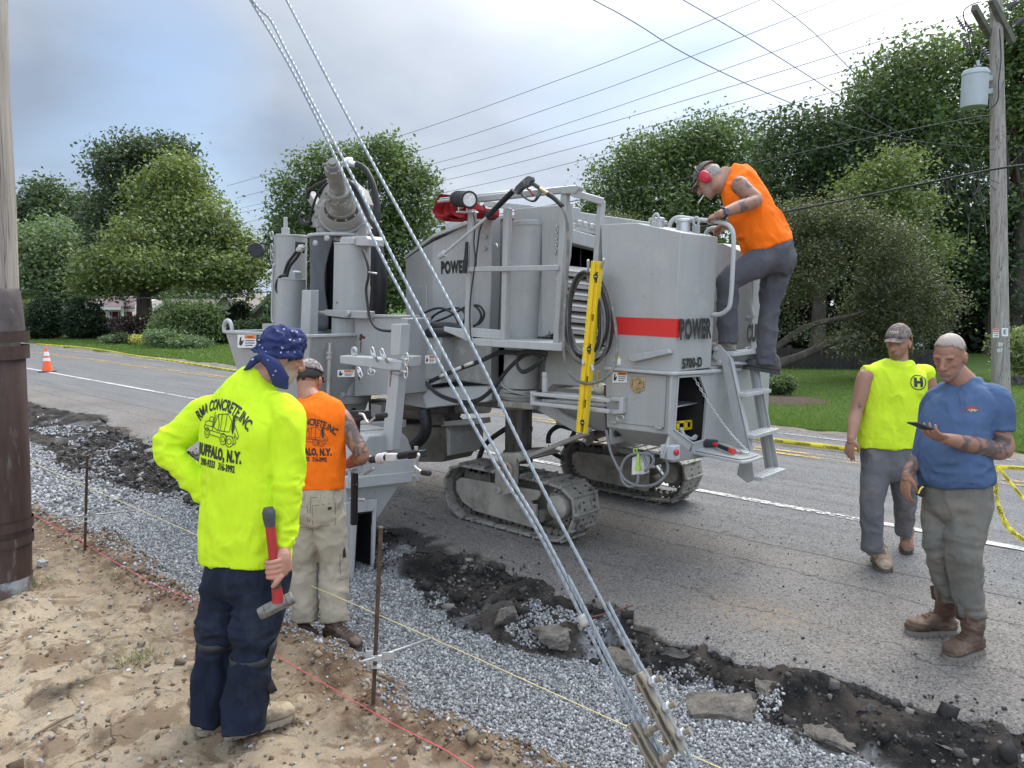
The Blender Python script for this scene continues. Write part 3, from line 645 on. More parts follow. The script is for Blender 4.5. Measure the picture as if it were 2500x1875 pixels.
def crown_points(lobes,n,g,twig=0.55,per=9,shell=0.62,gap=0.0,droop=0.0,noise_scale=0.6):
 """leaf centres gathered on twigs spread through ellipsoid lobes, thinned by noise so that gaps open between clumps"""
 vol=np.array([(r[0]*r[1]*r[2])**0.67 for c,r in lobes]);vol/=vol.sum();out=[]
 sub=[]
 for(c,r),w in zip(lobes,vol):
  c,r=np.asarray(c,float),np.asarray(r,float);sub.append((c,r*.86,w*.5));k=9
  for q in range(k):
   d=g.normal(size=3);d[2]=d[2]*.8+.15;d/=np.linalg.norm(d);s_=g.uniform(.26,.46);sub.append((c+d*r*g.uniform(.72,.92),r*s_,w*.5/k))
 for c,r,w in sub:
  k=int(n*w/per)+1;d=g.normal(size=(k,3));d/=np.linalg.norm(d,axis=1)[:,None]
  rad=shell+(1-shell)*g.random(k)**0.6;rad=np.where(g.random(k)<0.25,g.random(k)**0.5,rad)
  wob=1+0.22*vnoise(d*2.3+c[0])+0.12*vnoise(d*6+c[1])
  T=np.asarray(c)+d*np.asarray(r)*(rad*wob)[:,None]
  f=vnoise(T*noise_scale)>gap-1.0 if gap else np.ones(k,bool);T=T[f];d=d[f]
  P=np.repeat(T,per,0);dd=np.repeat(d,per,0)
  P=P+g.normal(0,1,P.shape)*twig*np.array([1,1,0.55])+dd*(g.random(len(P))**2*twig*0.8)[:,None]
  P[:,2]-=droop*g.random(len(P));out.append(P)
 return np.concatenate(out)
def tree(name,base,trunk_h,trunk_r,lobes,n,size,m,label,cat,group=None,seed=1,gap=0.55,twig=0.5,per=9,lean=(0,0),shell=0.6,limbs=True,up_bias=0.35,droop=0.0,extra=None,part='crown'):
 n=int(n*1.5);size=size*.78;g=np.random.default_rng(seed);base=np.asarray(base,float);base=base.copy();base[2]=min(base[2],0.0)
 t=thing(name,base,label,cat,group)
 if trunk_r:
  mb=MB();top=base+A(lean[0],lean[1],trunk_h)
  mb.tube([base-A(0,0,0.15),base+A(lean[0]*.3,lean[1]*.3,trunk_h*0.12),base+A(lean[0]*.55,lean[1]*.55,trunk_h*0.55),top],[trunk_r*1.5,trunk_r*1.08,trunk_r*0.85,trunk_r*0.6],12)
  if limbs:
   for c,r in lobes:
    for q in range(3):
     d=g.normal(size=3);d[2]=abs(d[2]);e=np.asarray(c)+d/np.linalg.norm(d)*np.asarray(r)*0.75
     s0=base+(top-base)*g.uniform(0.55,1.0);md=(s0+e)/2+g.normal(0,0.15,3)*np.asarray(r).mean()*0.5
     mb.tube([s0,md,e],[trunk_r*0.42,trunk_r*0.22,trunk_r*0.06],6,4)
  mb.build('trunk',MBARK,t,60,recalc=False)
 P=crown_points(lobes,n,g,twig,per,shell,gap,droop);P=P[P[:,2]>base[2]+0.05]
 V,F=leaf_quads(P-base,size,g,up_bias)
 o=link_mesh(part,raw_mesh(part,V,F),m,t,0);ORG[o.name]=base
 return t
def at(px,py_base,w=None):
 return PZ(px,py_base)if w is None else(PW(px,HZ,w)*A(1,1,0))
def pxlobe(cx,cy,rx,ry,w,dd=0.0,deep=None):
 """an ellipsoid lobe whose outline is centred at a photograph pixel, at distance w"""
 s=(w+dd)/FPX;c=PW(cx,cy,w+dd);r=rx*s;return(c,(r,r if deep is None else deep,ry*s))
F_='trees beyond the road'
w=46
tree('maple_tree',at(352,0,w+3),5.0,0.5,[pxlobe(330,430,85,90,w,3),pxlobe(400,400,70,60,w,3),pxlobe(305,560,75,110,w,3),pxlobe(400,500,85,90,w,3.5),pxlobe(285,620,60,70,w,3)],26000,0.17,ML['maple'],'tall dark green maple rising behind the yellower maple on the left lawn','tree',seed=3,gap=0.62)
tree('maple_tree',at(355,0,w),4.3,0.36,[pxlobe(425,470,80,80,w),pxlobe(470,560,105,90,w),pxlobe(390,600,110,85,w,-1),pxlobe(520,645,105,60,w),pxlobe(320,645,115,42,w,-1),pxlobe(255,690,65,32,w,-1),pxlobe(560,690,60,32,w,-1),pxlobe(450,650,130,44,w,-2),pxlobe(560,610,60,60,w)],42000,0.16,ML['lime'],'broad yellow green maple with a dark trunk on the left lawn','tree',seed=4,gap=0.62)
w=70
tree('broadleaf_tree',at(140,0,w),5,0.35,[pxlobe(140,610,90,75,w),pxlobe(100,680,80,60,w),pxlobe(170,690,70,60,w)],15000,0.24,ML['pale'],'pale green tree between the wooden pole and the left maple','tree',F_,5,0.6,0.7)
w=92
tree('broadleaf_tree',at(60,0,w),9,0.5,[pxlobe(60,560,60,90,w),pxlobe(20,560,70,90,w),pxlobe(30,680,90,90,w)],11000,0.34,ML['deep'],'dark tree just right of the wooden pole far behind','tree',F_,6,0.65,0.9)
tree('broadleaf_tree',at(170,0,w),9,0.5,[pxlobe(120,500,55,60,w),pxlobe(180,540,80,75,w),pxlobe(240,540,60,70,w),pxlobe(190,640,110,90,w)],15000,0.34,ML['deep'],'dark rounded tree top behind the pale green tree','tree',F_,7,0.65,0.9)
tree('broadleaf_tree',at(300,0,w-4),7,0.4,[pxlobe(260,720,120,55,w-4),pxlobe(120,750,120,40,w-4),pxlobe(420,730,160,55,w-4)],12000,0.34,ML['deep'],'low dark trees closing the view behind the maroon roofed house','tree',F_,8,0.5,0.9)
w=44
tree('linden_tree',at(830,0,w),4,0.4,[pxlobe(790,430,70,65,w),pxlobe(925,420,90,75,w),pxlobe(750,510,85,85,w),pxlobe(870,540,120,100,w),pxlobe(990,500,90,90,w),pxlobe(760,640,90,100,w),pxlobe(960,640,115,110,w),pxlobe(700,590,40,60,w),pxlobe(850,740,150,60,w)],46000,0.155,ML['mid'],'dense round topped green tree behind the concrete hopper and auger','tree',seed=9,gap=0.6,twig=0.42)
w=36
tree('silver_maple_tree',at(1640,0,w),7,0.35,[pxlobe(1590,400,90,90,w),pxlobe(1700,370,90,80,w),pxlobe(1790,360,90,80,w),pxlobe(1500,480,70,80,w),pxlobe(1640,500,150,110,w),pxlobe(1800,480,110,110,w),pxlobe(1470,530,60,40,w),pxlobe(1620,620,180,80,w)],42000,0.12,ML['mid'],'airy light green maple behind the man on the ladder','tree',seed=11,gap=0.72,twig=0.45)
w=31
wood=[(2000,[pxlobe(1960,360,110,90,w),pxlobe(2050,300,110,90,w),pxlobe(1930,470,120,100,w),pxlobe(2060,460,110,110,w),pxlobe(1940,600,120,100,w)],'deep','dark green woodland tree right of the ladder man behind the olive tree',26000),(2240,[pxlobe(2190,220,110,100,w),pxlobe(2290,190,90,100,w),pxlobe(2210,370,120,110,w),pxlobe(2140,330,80,80,w),pxlobe(2320,330,100,110,w)],'mid','tall leggy woodland tree just left of the transformer pole',24000),(2480,[pxlobe(2460,170,90,120,w),pxlobe(2530,90,90,120,w),pxlobe(2470,340,110,120,w),pxlobe(2560,300,100,140,w),pxlobe(2440,480,100,90,w),pxlobe(2400,130,45,60,w)],'mid','tall woodland tree at the right edge behind the transformer pole',24000),(2150,[pxlobe(2120,520,120,90,w+1),pxlobe(2250,530,120,100,w+1),pxlobe(2340,640,130,110,w+1),pxlobe(2200,660,130,90,w+1)],'deep','deep shaded woodland tree below the black cable',22000),(2430,[pxlobe(2400,600,120,110,w+2),pxlobe(2500,640,110,120,w+2),pxlobe(2440,760,160,90,w+2)],'deep','dark woodland tree behind the lower half of the transformer pole',16000),]
for i,(px,lb,mm,lab,n)in enumerate(wood):
 tree('woodland_tree',at(px,0,w),8,0.28,lb,n,0.125,ML[mm],lab,'tree','woodland trees on the right',20+i,0.7,0.45)
w=27
tree('young_maple_tree',at(2200,0,w),4,0.14,[pxlobe(2195,420,70,40,w),pxlobe(2170,520,90,50,w),pxlobe(2130,470,60,40,w),pxlobe(2220,610,80,40,w)],9000,0.1,ML['lime'],'bright green sapling branches lit in front of the dark woods','tree',None,31,0.6,0.4)
g=np.random.default_rng(40);k=16000
px=g.uniform(1830,2620,k);ww_=g.uniform(31,37,k);C=np.array([PW(a,HZ,b)for a,b in zip(px,ww_)]);C[:,2]=g.uniform(0,7.5,k)*g.random(k)**0.25
V,F=leaf_quads(C,0.22,g);tag(link_mesh('thicket',raw_mesh('thicket',V,F),leafmat('thicket_leaves',(0.010,0.018,0.007),(0.016,0.028,0.010),(0.03,0.045,0.015)),None,0),kind='stuff')
px=g.uniform(1040,1900,7000);C=np.array([PW(a,HZ,b)for a,b in zip(px,g.uniform(50,60,7000))]);C[:,2]=g.uniform(0,8.0,7000)*g.random(7000)**0.2
V,F=leaf_quads(C,0.35,g);tag(link_mesh('far_wood',raw_mesh('far_wood',V,F),ML['deep'],None,0),kind='stuff')
w=20
lob=[pxlobe(2010,590,120,75,w),pxlobe(2080,680,150,90,w),pxlobe(1960,690,110,110,w),pxlobe(2190,690,100,70,w),pxlobe(2040,790,150,60,w),pxlobe(2210,800,100,45,w),pxlobe(1940,540,70,50,w),pxlobe(2290,740,60,35,w,0),pxlobe(2110,600,110,75,w),pxlobe(2060,540,80,55,w),pxlobe(2000,835,70,32,w,.6),pxlobe(2130,838,90,34,w,.6),pxlobe(1480,545,60,30,w+9),pxlobe(1930,800,60,50,w)]
ct=tree('crab_apple_tree',at(1880,0,w),1.3,0.2,[l for i,l in enumerate(lob)if i!=10],60000,0.05,ML['olive'],'olive brown crab apple tree with a low limb behind the ladder','tree',seed=50,gap=0.78,twig=0.2,per=7,limbs=False)
mb=MB()
mb.tube([at(1880,0,w)+A(0,0,0.35),PW(1950,872,w),PW(2050,830,w),PW(2140,815,w),PW(2230,790,w)],[0.15,0.12,0.09,0.06,0.03],8)
mb.tube([at(1880,0,w)+A(0,0,0.7),PW(1965,800,w),PW(2080,770,w),PW(2170,740,w)],[0.1,0.08,0.05,0.03],8)
mb.build('limb',MBARK,ct,60,recalc=False)
mb=MB();g=np.random.default_rng(77)
for q in range(46):
 x=g.uniform(2080,2420);y=g.uniform(280,520);a=PW(x,y+g.uniform(60,160),30);b=PW(x+g.normal(0,40),y,30+g.normal(0,0.6))
 mb.tube([a,(a+b)/2+g.normal(0,0.12,3),b],[0.022,0.014,0.005],4,3)
 for z in range(3):
  s0=a+(b-a)*g.uniform(0.3,0.9);mb.tube([s0,s0+g.normal(0,0.35,3)+A(0,0,0.3)],[0.009,0.003],4,1)
dt=thing('dead_tree',at(2270,0,30),'bare grey dead twigs among the green woods left of the transformer','tree');mb.build('branch',mat('dead_wood',(0.22,0.2,0.18),0.9),dt,60,recalc=False)
def bush(nm,px,pyb,lobes,n,size,m,label,cat='shrub',group=None,seed=1,twig=0.08,gap=0.0,dd=0.0,per=8,up_bias=0.35):
 b=PZ(px,pyb);w=depth(b);return tree(nm,b,0.3,0.0,[pxlobe(*l,w,dd)for l in lobes],n,size,m,label,cat,group,seed,gap,twig,per,shell=0.8,part='foliage',up_bias=up_bias)
bush('cedar_shrub',112,828,[(112,790,50,45),(112,755,36,30),(105,805,56,26)],9000,0.09,ML['cedar'],'left one of two big dark clipped cedars by the road','shrub','clipped cedars',60,0.1,up_bias=0.8)
bush('cedar_shrub',208,828,[(205,790,50,42),(202,762,40,32),(210,808,52,24)],9000,0.09,ML['cedar'],'right one of two big dark clipped cedars by the road','shrub','clipped cedars',61,0.1,up_bias=0.8)
bush('golden_conifer',62,822,[(60,770,32,40),(75,750,18,20)],2500,0.11,ML['lime'],'yellow green conifer tucked behind the left clipped cedar','shrub',None,62,0.1)
bush('juniper_shrub',258,818,[(256,795,14,24)],1500,0.08,ML['cedar'],'small dark conical shrub right of the clipped cedars','shrub',None,63)
bush('barberry_shrub',318,832,[(310,800,36,28),(345,805,26,26)],2500,0.1,ML['purple'],'dark purple shrub in front of the house porch','shrub',None,64,0.15,0.5)
bush('golden_shrub',334,841,[(334,831,20,10)],1800,0.07,ML['yellow'],'bright yellow low shrub in the flower bed','shrub',None,65)
bush('low_shrub',270,840,[(270,830,18,10)],1200,0.08,ML['pale'],'pale green low plant at the left end of the flower bed','shrub',None,66)
bush('low_shrub',300,841,[(302,829,18,12)],1200,0.08,ML['deep'],'dark low plant left of the yellow shrub','shrub',None,67)
bush('tall_shrub',440,842,[(455,775,50,34),(430,805,50,36),(495,780,42,38),(460,812,76,28),(430,752,24,20)],12000,0.1,ML['mid'],'large loose green shrub behind the red trellis','shrub',None,68,0.25,0.4)
bush('flower_bed',430,850,[(410,830,30,18),(450,838,50,13),(485,838,25,12),(380,825,24,16)],4500,0.07,ML['pale'],'mixed green flower bed below the trellis','flower bed',None,69,0.15,0.3)
bush('red_flowers',402,848,[(401,840,6,5)],260,0.06,ML['red'],'small clump of red flowers in the bed','flowers',None,70,0.05)
bush('round_shrub',590,822,[(575,780,34,30),(590,755,22,22)],5000,0.09,ML['cedar'],'rounded dark evergreen beside the grey sided house','shrub',None,71,0.1)
bush('round_shrub',575,838,[(580,805,40,22),(650,800,30,26),(530,825,36,18)],5000,0.09,ML['deep'],'low clipped dark shrubs in front of the grey sided house','shrub',None,72,0.1)
bush('ball_shrub',1905,966,[(1903,941,36,24)],6500,0.035,ML['mid'],'round clipped shrub on a mulch bed right of the ladder','shrub',None,73,0.04,up_bias=0.6)
bush('small_shrub',2490,935,[(2485,860,40,45),(2510,890,40,40)],1800,0.07,ML['lime'],'bright green bush at the right edge behind the pole','shrub',None,74,0.2,0.4)
mb=MB();c=PZ(1915,978);mb.lathe([(0,0.05),(0.5,0.05),(0.85,0.015),(0.95,-0.02)],(c[0],c[1],0),(0,0,1),24,scale=False)
o=mb.build('mulch_bed',mat('bark_mulch',(0.075,0.045,0.03),0.95,var=0.5,scale=30,bump=1,bscale=60,bdist=0.03));tag(o,kind='structure')
# -- houses, fence, trailer
msid=mat('cream_siding',(0.55,0.54,0.5),0.7,var=0.05);mgs=mat('grey_siding',(0.36,0.355,0.32),0.75,var=0.05)
mroof=mat('maroon_shingles',(0.135,0.095,0.10),0.9,var=0.2,scale=3,bump=0.4,bscale=8,bdist=0.05);mroof2=mat('brown_shingles',(0.20,0.175,0.16),0.9,var=0.2,scale=3,bump=0.4,bscale=8,bdist=0.05)
mwhite=mat('white_trim',(0.72,0.72,0.7),0.5,var=0.04);mglass=mat('window_glass',(0.03,0.04,0.05),0.08,var=0.1);mred=mat('red_shutter',(0.2,0.03,0.03),0.6)
def gable(name,px0,px1,pye,pyr,pyb,w,back,roofm,wallm,label,hip=0.0,over=0.5):
 a,b=PW(px0,HZ,w)*A(1,1,0),PW(px1,HZ,w)*A(1,1,0);ze=PW(px0,pye,w)[2];zr=PW(px0,pyr,w+back/2)[2]
 u=nrm(b-a);v=nrm(np.cross(A(0,0,1),u));
 if v@fw0<0:v=-v
 t=thing(name,a,label,'house');L_=np.linalg.norm(b-a)
 q=lambda x,y,z:a+u*x+v*y+A(0,0,z)
 mb=MB();mb.prism([q(0,0,-0.3),q(0,back,-0.3),q(0,back,ze),q(0,back/2,zr-0.12),q(0,0,ze)],u*L_);mb.build('wall',wallm,t,0)
 if 'siding' in wallm.name:
  mb=MB()
  for z in np.arange(0.2,ze-0.1,0.28):mb.beam(q(0.0,-0.012,z),q(L_,-0.012,z),0.02,0.02)
  mb.build('siding_board',wallm,t,0)
 mb=MB();th=A(0,0,0.14)
 for s in(0,1):
  y0,y1=(-over,back/2)if s==0 else(back+over,back/2)
  ez=ze-over*(zr-ze)/(back/2)
  mb.prism([q(-over+hip*0,y0,ez),q(L_+over,y0,ez),q(L_+over-hip,y1,zr),q(-over+hip,y1,zr)],th)
 mb.build('roof',roofm,t,0)
 mb=MB();mb.beam(q(-over,-over,ze-0.15),q(L_+over,-over,ze-0.15),0.06,0.22);mb.build('fascia',mwhite,t,0)
 return t,q,L_,ze
w=56
t,q,L_,ze=gable('ranch_house',165,320,752,727,812,w,8,mroof,msid,'white ranch house with a maroon roof behind the clipped cedars',2.0)
def window(t,q,x0,x1,z0,z1,sh=True,y=-0.05):
 f=MB();f.bb(0,1,0,1,0,1);mb=MB()
 c=(q(x0,y,z0)+q(x1,y,z1))/2;u=nrm(q(1,0,0)-q(0,0,0));v=nrm(q(0,1,0)-q(0,0,0))
 mb.box(c,(x1-x0,0.1,z1-z0),u,v);fr=mb.build('window',mwhite,t,0)
 mb=MB();n=2
 for i in range(n):
  for j in range(2):
   cx=x0+(x1-x0)*(i+0.5)/n;cz=z0+(z1-z0)*(j+0.5)/2
   mb.box(q(cx,y-0.06,cz),((x1-x0)/n-0.12,0.03,(z1-z0)/2-0.12),u,v)
 mb.build('pane',mglass,fr,0)
 if sh:
  for x in(x0-0.25,x1+0.25):m2=MB();m2.box(q(x,y,(z0+z1)/2),(0.35,0.08,z1-z0),u,v);m2.build('shutter',mred,t,0)
u1=155*w/FPX
window(t,q,u1*0.62,u1*0.70,0.4,1.75);window(t,q,u1*0.80,u1*0.92,0.3,1.75)
for x in(u1*0.56,u1*0.755,u1*0.985):
 mb=MB();mb.beam(q(x,-1.2,-0.2),q(x,-1.2,ze+0.1),0.16,0.16);mb.build('porch_post',mwhite,t,0)
mb=MB();mb.prism([q(u1*0.5,-1.7,ze-0.02),q(u1*1.02,-1.7,ze-0.02),q(u1*1.02,0.3,ze+0.5),q(u1*0.5,0.3,ze+0.5)],(0,0,0.12));mb.build('porch_roof',mroof,t,0)
mb=MB();mb.beam(q(u1*0.5,-1.72,ze-0.02),q(u1*1.02,-1.72,ze-0.02),0.06,0.2);mb.build('porch_fascia',mwhite,t,0)
mb=MB();mb.prism([q(u1*0.5,-1.7,0.0),q(u1*1.02,-1.7,0.0),q(u1*1.02,0.0,0.0),q(u1*0.5,0.0,0.0)],(0,0,0.25));mb.build('porch_floor',mat('porch_dark',(0.03,0.035,0.045),0.6),t,0)
def wing(t,px0,px1,pye,pyr,w,deepn,roofm,wallm,over=0.4):
 a,b=PW(px0,HZ,w)*A(1,1,0),PW(px1,HZ,w)*A(1,1,0);u=nrm(b-a);v=nrm(np.cross(u,A(0,0,1)));v=v if v@fw0>0 else-v
 ze=PW(px0,pye,w)[2];zr=PW(px0,pyr,w)[2];L_=np.linalg.norm(b-a)
 q=lambda x,y,z:a+u*x+v*y+A(0,0,z)
 mb=MB();mb.prism([q(0,0,-0.3),q(L_,0,-0.3),q(L_,0,ze),q(L_/2,0,zr-0.1),q(0,0,ze)],v*deepn);mb.build('wall',wallm,t,0)
 mb=MB();sl=(zr-ze)/(L_/2)
 mb.prism([q(-over,-over,ze-over*sl),q(L_/2,-over,zr),q(L_/2,deepn,zr),q(-over,deepn,ze-over*sl)],(0,0,0.14));mb.prism([q(L_+over,-over,ze-over*sl),q(L_/2,-over,zr),q(L_/2,deepn,zr),q(L_+over,deepn,ze-over*sl)],(0,0,0.14));mb.build('roof',roofm,t,0)
 mb=MB();mb.beam(q(-over,-over-0.03,ze-over*sl),q(L_/2,-over-0.03,zr),0.06,0.2);mb.beam(q(L_+over,-over-0.03,ze-over*sl),q(L_/2,-over-0.03,zr),0.06,0.2);mb.build('fascia',mwhite,t,0)
 return q,L_
wing(t,365,470,765,735,w-1,8,mroof,msid)
w=60
t2=thing('bungalow',PW(520,HZ,w)*A(1,1,0),'pale bungalow with a brown shingled roof behind the tall shrub','house')
wing(t2,505,600,768,718,w,9,mroof2,msid);gx=PW(560,720,w+4)
t3=thing('grey_house',PW(640,HZ,50)*A(1,1,0),'grey sided house with a steep roof just left of the hopper','house')
q,L_=wing(t3,612,790,770,690,50,9,mroof2,mgs)
window(t3,q,0.8,1.4,0.5,1.7,False)
mb=MB()
for z in np.arange(0.1,1.9,0.22):mb.beam(q(0,-0.02,z),q(L_,-0.02,z),0.02,0.02)
mb.build('siding_board',mgs,t3,0)
w=39;tr=thing('garden_trellis',PZ(425,842),'rust red garden trellis standing in the flower bed','trellis');mb=MB();wz=depth(PZ(425,842))
for x in np.linspace(411,442,6):mb.beam(PW(x,840,wz),PW(x,785+0.03*(x-426)**2,wz),0.03,0.03)
for y in(800,815,828):mb.beam(PW(409,y,wz),PW(444,y,wz),0.025,0.025)
mb.build('lattice',mat('rusty_red_metal',(0.11,0.03,0.022),0.8),tr,0)
wf=depth(PZ(2000,905));mf=mat('weathered_fence',(0.045,0.04,0.036),0.9,var=0.3,scale=4,stretch=(6,6,0.4))
ft=thing('board_fence',PZ(1960,905),'dark weathered board fence at the back of the right lawn','fence')
pa,pb=PW(1690,905,wf+1)*A(1,1,0),PW(2330,905,wf)*A(1,1,0);nb=46;mb=MB()
for i in range(nb):
 c=pa+(pb-pa)*(i+0.5)/nb;u=nrm(pb-pa);mb.box(c+A(0,0,0.3),(np.linalg.norm(pb-pa)/nb-0.012,0.025,0.66+rng.uniform(-0.01,0.01)),u,np.cross(A(0,0,1),u))
mb.build('board',mf,ft,0)
for i in range(0,9):
 c=pa+(pb-pa)*i/8;mb=MB();mb.beam(c-A(0,0,0.1),c+A(0,0,0.72),0.11,0.11);mb.build('post',mf,ft,0)
mb=MB();mb.beam(pa+A(0,0,0.55),pb+A(0,0,0.55),0.05,0.09);mb.beam(pa+A(0,0,0.15),pb+A(0,0,0.15),0.05,0.09);mb.build('rail',mf,ft,0)
w=60;t4=thing('white_house',PW(2040,HZ,w)*A(1,1,0),'white house glimpsed behind the board fence under the trees','house');wing(t4,1990,2110,800,790,w,7,mroof2,mwhite)
wt=24;tt=thing('livestock_trailer',PW(2180,HZ,wt)*A(1,1,0),'silver slatted livestock trailer parked behind the young man','trailer')
mal=mat('aluminium',(0.55,0.56,0.57),0.35,0.6,var=0.08);mdk=mat('dark_gap',(0.02,0.02,0.02),0.8)
def tq(x,y):return PW(x,y,wt)
a,b=tq(2108,905),tq(2245,905);u=nrm((b-a)*A(1,1,0));v=nrm(np.cross(A(0,0,1),u));v=v if v@fw0>0 else-v
a[2]=0.25;Lt=np.linalg.norm((b-a)*A(1,1,0));top=tq(2108,838)[2]
q=lambda x,y,z:A(a[0],a[1],0)+u*x+v*y+A(0,0,z)
mb=MB();mb.box(q(Lt/2,1.6,(0.3+top)/2),(Lt-0.06,3.1,top-0.32),u,v);mb.build('body',mal,tt,0,0.02)
mb=MB()
for x in(0.02,Lt*0.5,Lt-0.02):mb.box(q(x,-0.02,(0.3+top)/2),(0.08,0.06,top-0.25),u,v)
mb.box(q(Lt/2,-0.02,top-0.03),(Lt,0.06,0.08),u,v);mb.build('frame',mal,tt,0)
mb=MB()
for z in np.arange(top-0.6,top-0.12,0.085):mb.box(q(Lt*0.27,-0.008,z),(Lt*0.34,0.02,0.04),u,v)
mb.build('vent_slot',mdk,tt,0)
for x in(0.3,Lt-0.3):mb=MB();mb.cyl(q(x-0.08,1.4,0.3),q(x+0.08,1.4,0.3),0.3,seg=24);mb.build('wheel',mat('tyre_rubber',(0.02,0.02,0.02),0.8),tt)
for i,(x,y,s)in enumerate(((2462,930,0.42),(2497,932,0.5),(2532,936,0.5))):
 slab_thing(x,y,0.08,(s,0.35,0.35),0.4*i,80+i,mat('boulder',(0.12,0.10,0.085),0.95,var=0.4),['brown boulder just right of the transformer pole foot','brown boulder at the right edge of the lawn','brown boulder beyond the right edge of the lawn'][i],'boulder','boulder','row of boulders')
 # == THE CURB MACHINE
def machine_paint(name,col,grime=0.5,rough=0.42):
 m=bpy.data.materials.new(name);m.use_nodes=True;N,L,P=nodes_of(m);v=vecmap(N,L)
 a=noisen(N,L,v,2.2,5,0.6);st=noisen(N,L,vecmap(N,L,(14,14,0.9)),1.0,4,0.6);f=noisen(N,L,v,34,5,0.7)
 c=mixn(N,L,rampn(N,L,a,0.3,0.7),tuple(k*0.93 for k in col),tuple(k*1.06 for k in col))
 c=mixn(N,L,mathn(N,L,'MULTIPLY',rampn(N,L,st,0.5,0.75),0.42*grime),c,(0.27,0.255,0.23))
 spots=mathn(N,L,'MULTIPLY',rampn(N,L,f,0.60,0.72),rampn(N,L,noisen(N,L,v,1.7,3),0.45,0.65))
 c=mixn(N,L,mathn(N,L,'MULTIPLY',spots,0.75*grime),c,(0.13,0.11,0.09))
 dust=mathn(N,L,'MULTIPLY',rampn(N,L,noisen(N,L,v,6.5,6,0.7),0.54,0.66),0.5*grime);c=mixn(N,L,dust,c,(0.46,0.445,0.41))
 L.new(c,P.inputs['Base Color'])
 r=mathn(N,L,'ADD',mathn(N,L,'MULTIPLY',f,0.25),rough-0.12);L.new(r,P.inputs['Roughness'])
 L.new(bumpn(N,L,f,0.08,0.003),P.inputs['Normal']);MATS[name]=m;return m
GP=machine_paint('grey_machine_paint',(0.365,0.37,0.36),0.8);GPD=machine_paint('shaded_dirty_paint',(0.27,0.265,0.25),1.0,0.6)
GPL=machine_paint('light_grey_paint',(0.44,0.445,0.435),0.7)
BLK=mat('black_rubber',(0.018,0.018,0.019),0.55,var=0.3,scale=12);BLKG=mat('black_gloss',(0.014,0.014,0.015),0.3)
GREASE=mat('greasy_steel',(0.06,0.056,0.052),0.38,0.5,var=0.5,scale=4,stretch=(6,6,0.7))
DUST=mat('concrete_dusted_steel',(0.30,0.275,0.235),0.9,var=0.25,scale=5,bump=0.5,bscale=45,bdist=0.006,col2=(0.13,0.115,0.095),c2s=4,c2p=(0.5,0.72))
DUSTD=mat('dark_dusted_steel',(0.14,0.128,0.11),0.85,var=0.35,scale=5,bump=0.4,bscale=40,col2=(0.05,0.046,0.04),c2s=5)
PADM=mat('track_shoe_steel',(0.32,0.30,0.26),0.75,0.15,var=0.35,scale=9,bump=0.5,bscale=50,col2=(0.09,0.085,0.08),c2s=9,c2p=(0.48,0.62))
ZINC=mat('zinc_plate',(0.62,0.62,0.61),0.35,0.75,var=0.1);STEEL=mat('bare_steel',(0.5,0.49,0.47),0.4,0.7,var=0.15)
REDP=mat('red_stripe',(0.60,0.022,0.018),0.42,var=0.06);INK=mat('black_lettering',(0.015,0.015,0.016),0.5)
WHT=mat('white_sticker',(0.78,0.78,0.76),0.45,var=0.04);ORG_=mat('orange_band',(0.72,0.20,0.03),0.45,var=0.05)
YEL=mat('yellow_level_paint',(0.80,0.56,0.02),0.45,var=0.08,col2=(0.55,0.42,0.12),c2s=9,c2p=(0.58,0.75))
HOSEG=mat('dusty_hose',(0.17,0.165,0.15),0.85,var=0.3,scale=10,col2=(0.28,0.26,0.22),c2s=12)
RUST=mat('rust',(0.09,0.035,0.018),0.9,var=0.4,scale=20)
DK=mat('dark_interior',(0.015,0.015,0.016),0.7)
MACH=thing('curb_machine',(-5.0,5.6,0),'large grey curb laying machine on crawler tracks, marked with black letters and a red stripe','machine')
def part(nm,m=GP,parent=None,bevel=0.006,smooth=38):
 class _C:
  def __enter__(s):s.mb=MB();return s.mb
  def __exit__(s,*a):s.o=s.mb.build(nm,m,parent or MACH,smooth,bevel)
 return _C()
def rpx(r,Y,x,y):return r/FPX*depth(PY(x,y,Y))
def pcyl(mb,x0,y0,x1,y1,Y,r,seg=32,Y1=None,r1=None):
 """cylinder given by the photograph pixels of its axis, a distance plane and its half width in pixels"""
 a,b=PY(x0,y0,Y),PY(x1,y1,Y if Y1 is None else Y1);R0=rpx(r,Y,x0,y0);mb.cyl(a,b,R0,R0 if r1 is None else rpx(r1,Y if Y1 is None else Y1,x1,y1),seg)
def pbeam(mb,x0,y0,x1,y1,Y,w,h=None,Y1=None):
 a,b=PY(x0,y0,Y),PY(x1,y1,Y if Y1 is None else Y1);mb.beam(a,b,w,h or w,A(0,1,0))
def hose(nm,pts,Y,r,m=BLK,k=5,parent=None):
 P_=[PY(p[0],p[1],p[2]if len(p)>2 else Y)for p in pts]
 mb=MB();mb.tube(P_,r,8,k);return mb.build(nm,m,parent or MACH,180)
def bolt(mb,p,d,r=0.016,h=0.014):
 d=nrm(d);mb.cyl(p,A(*p)+d*h,r,seg=6)
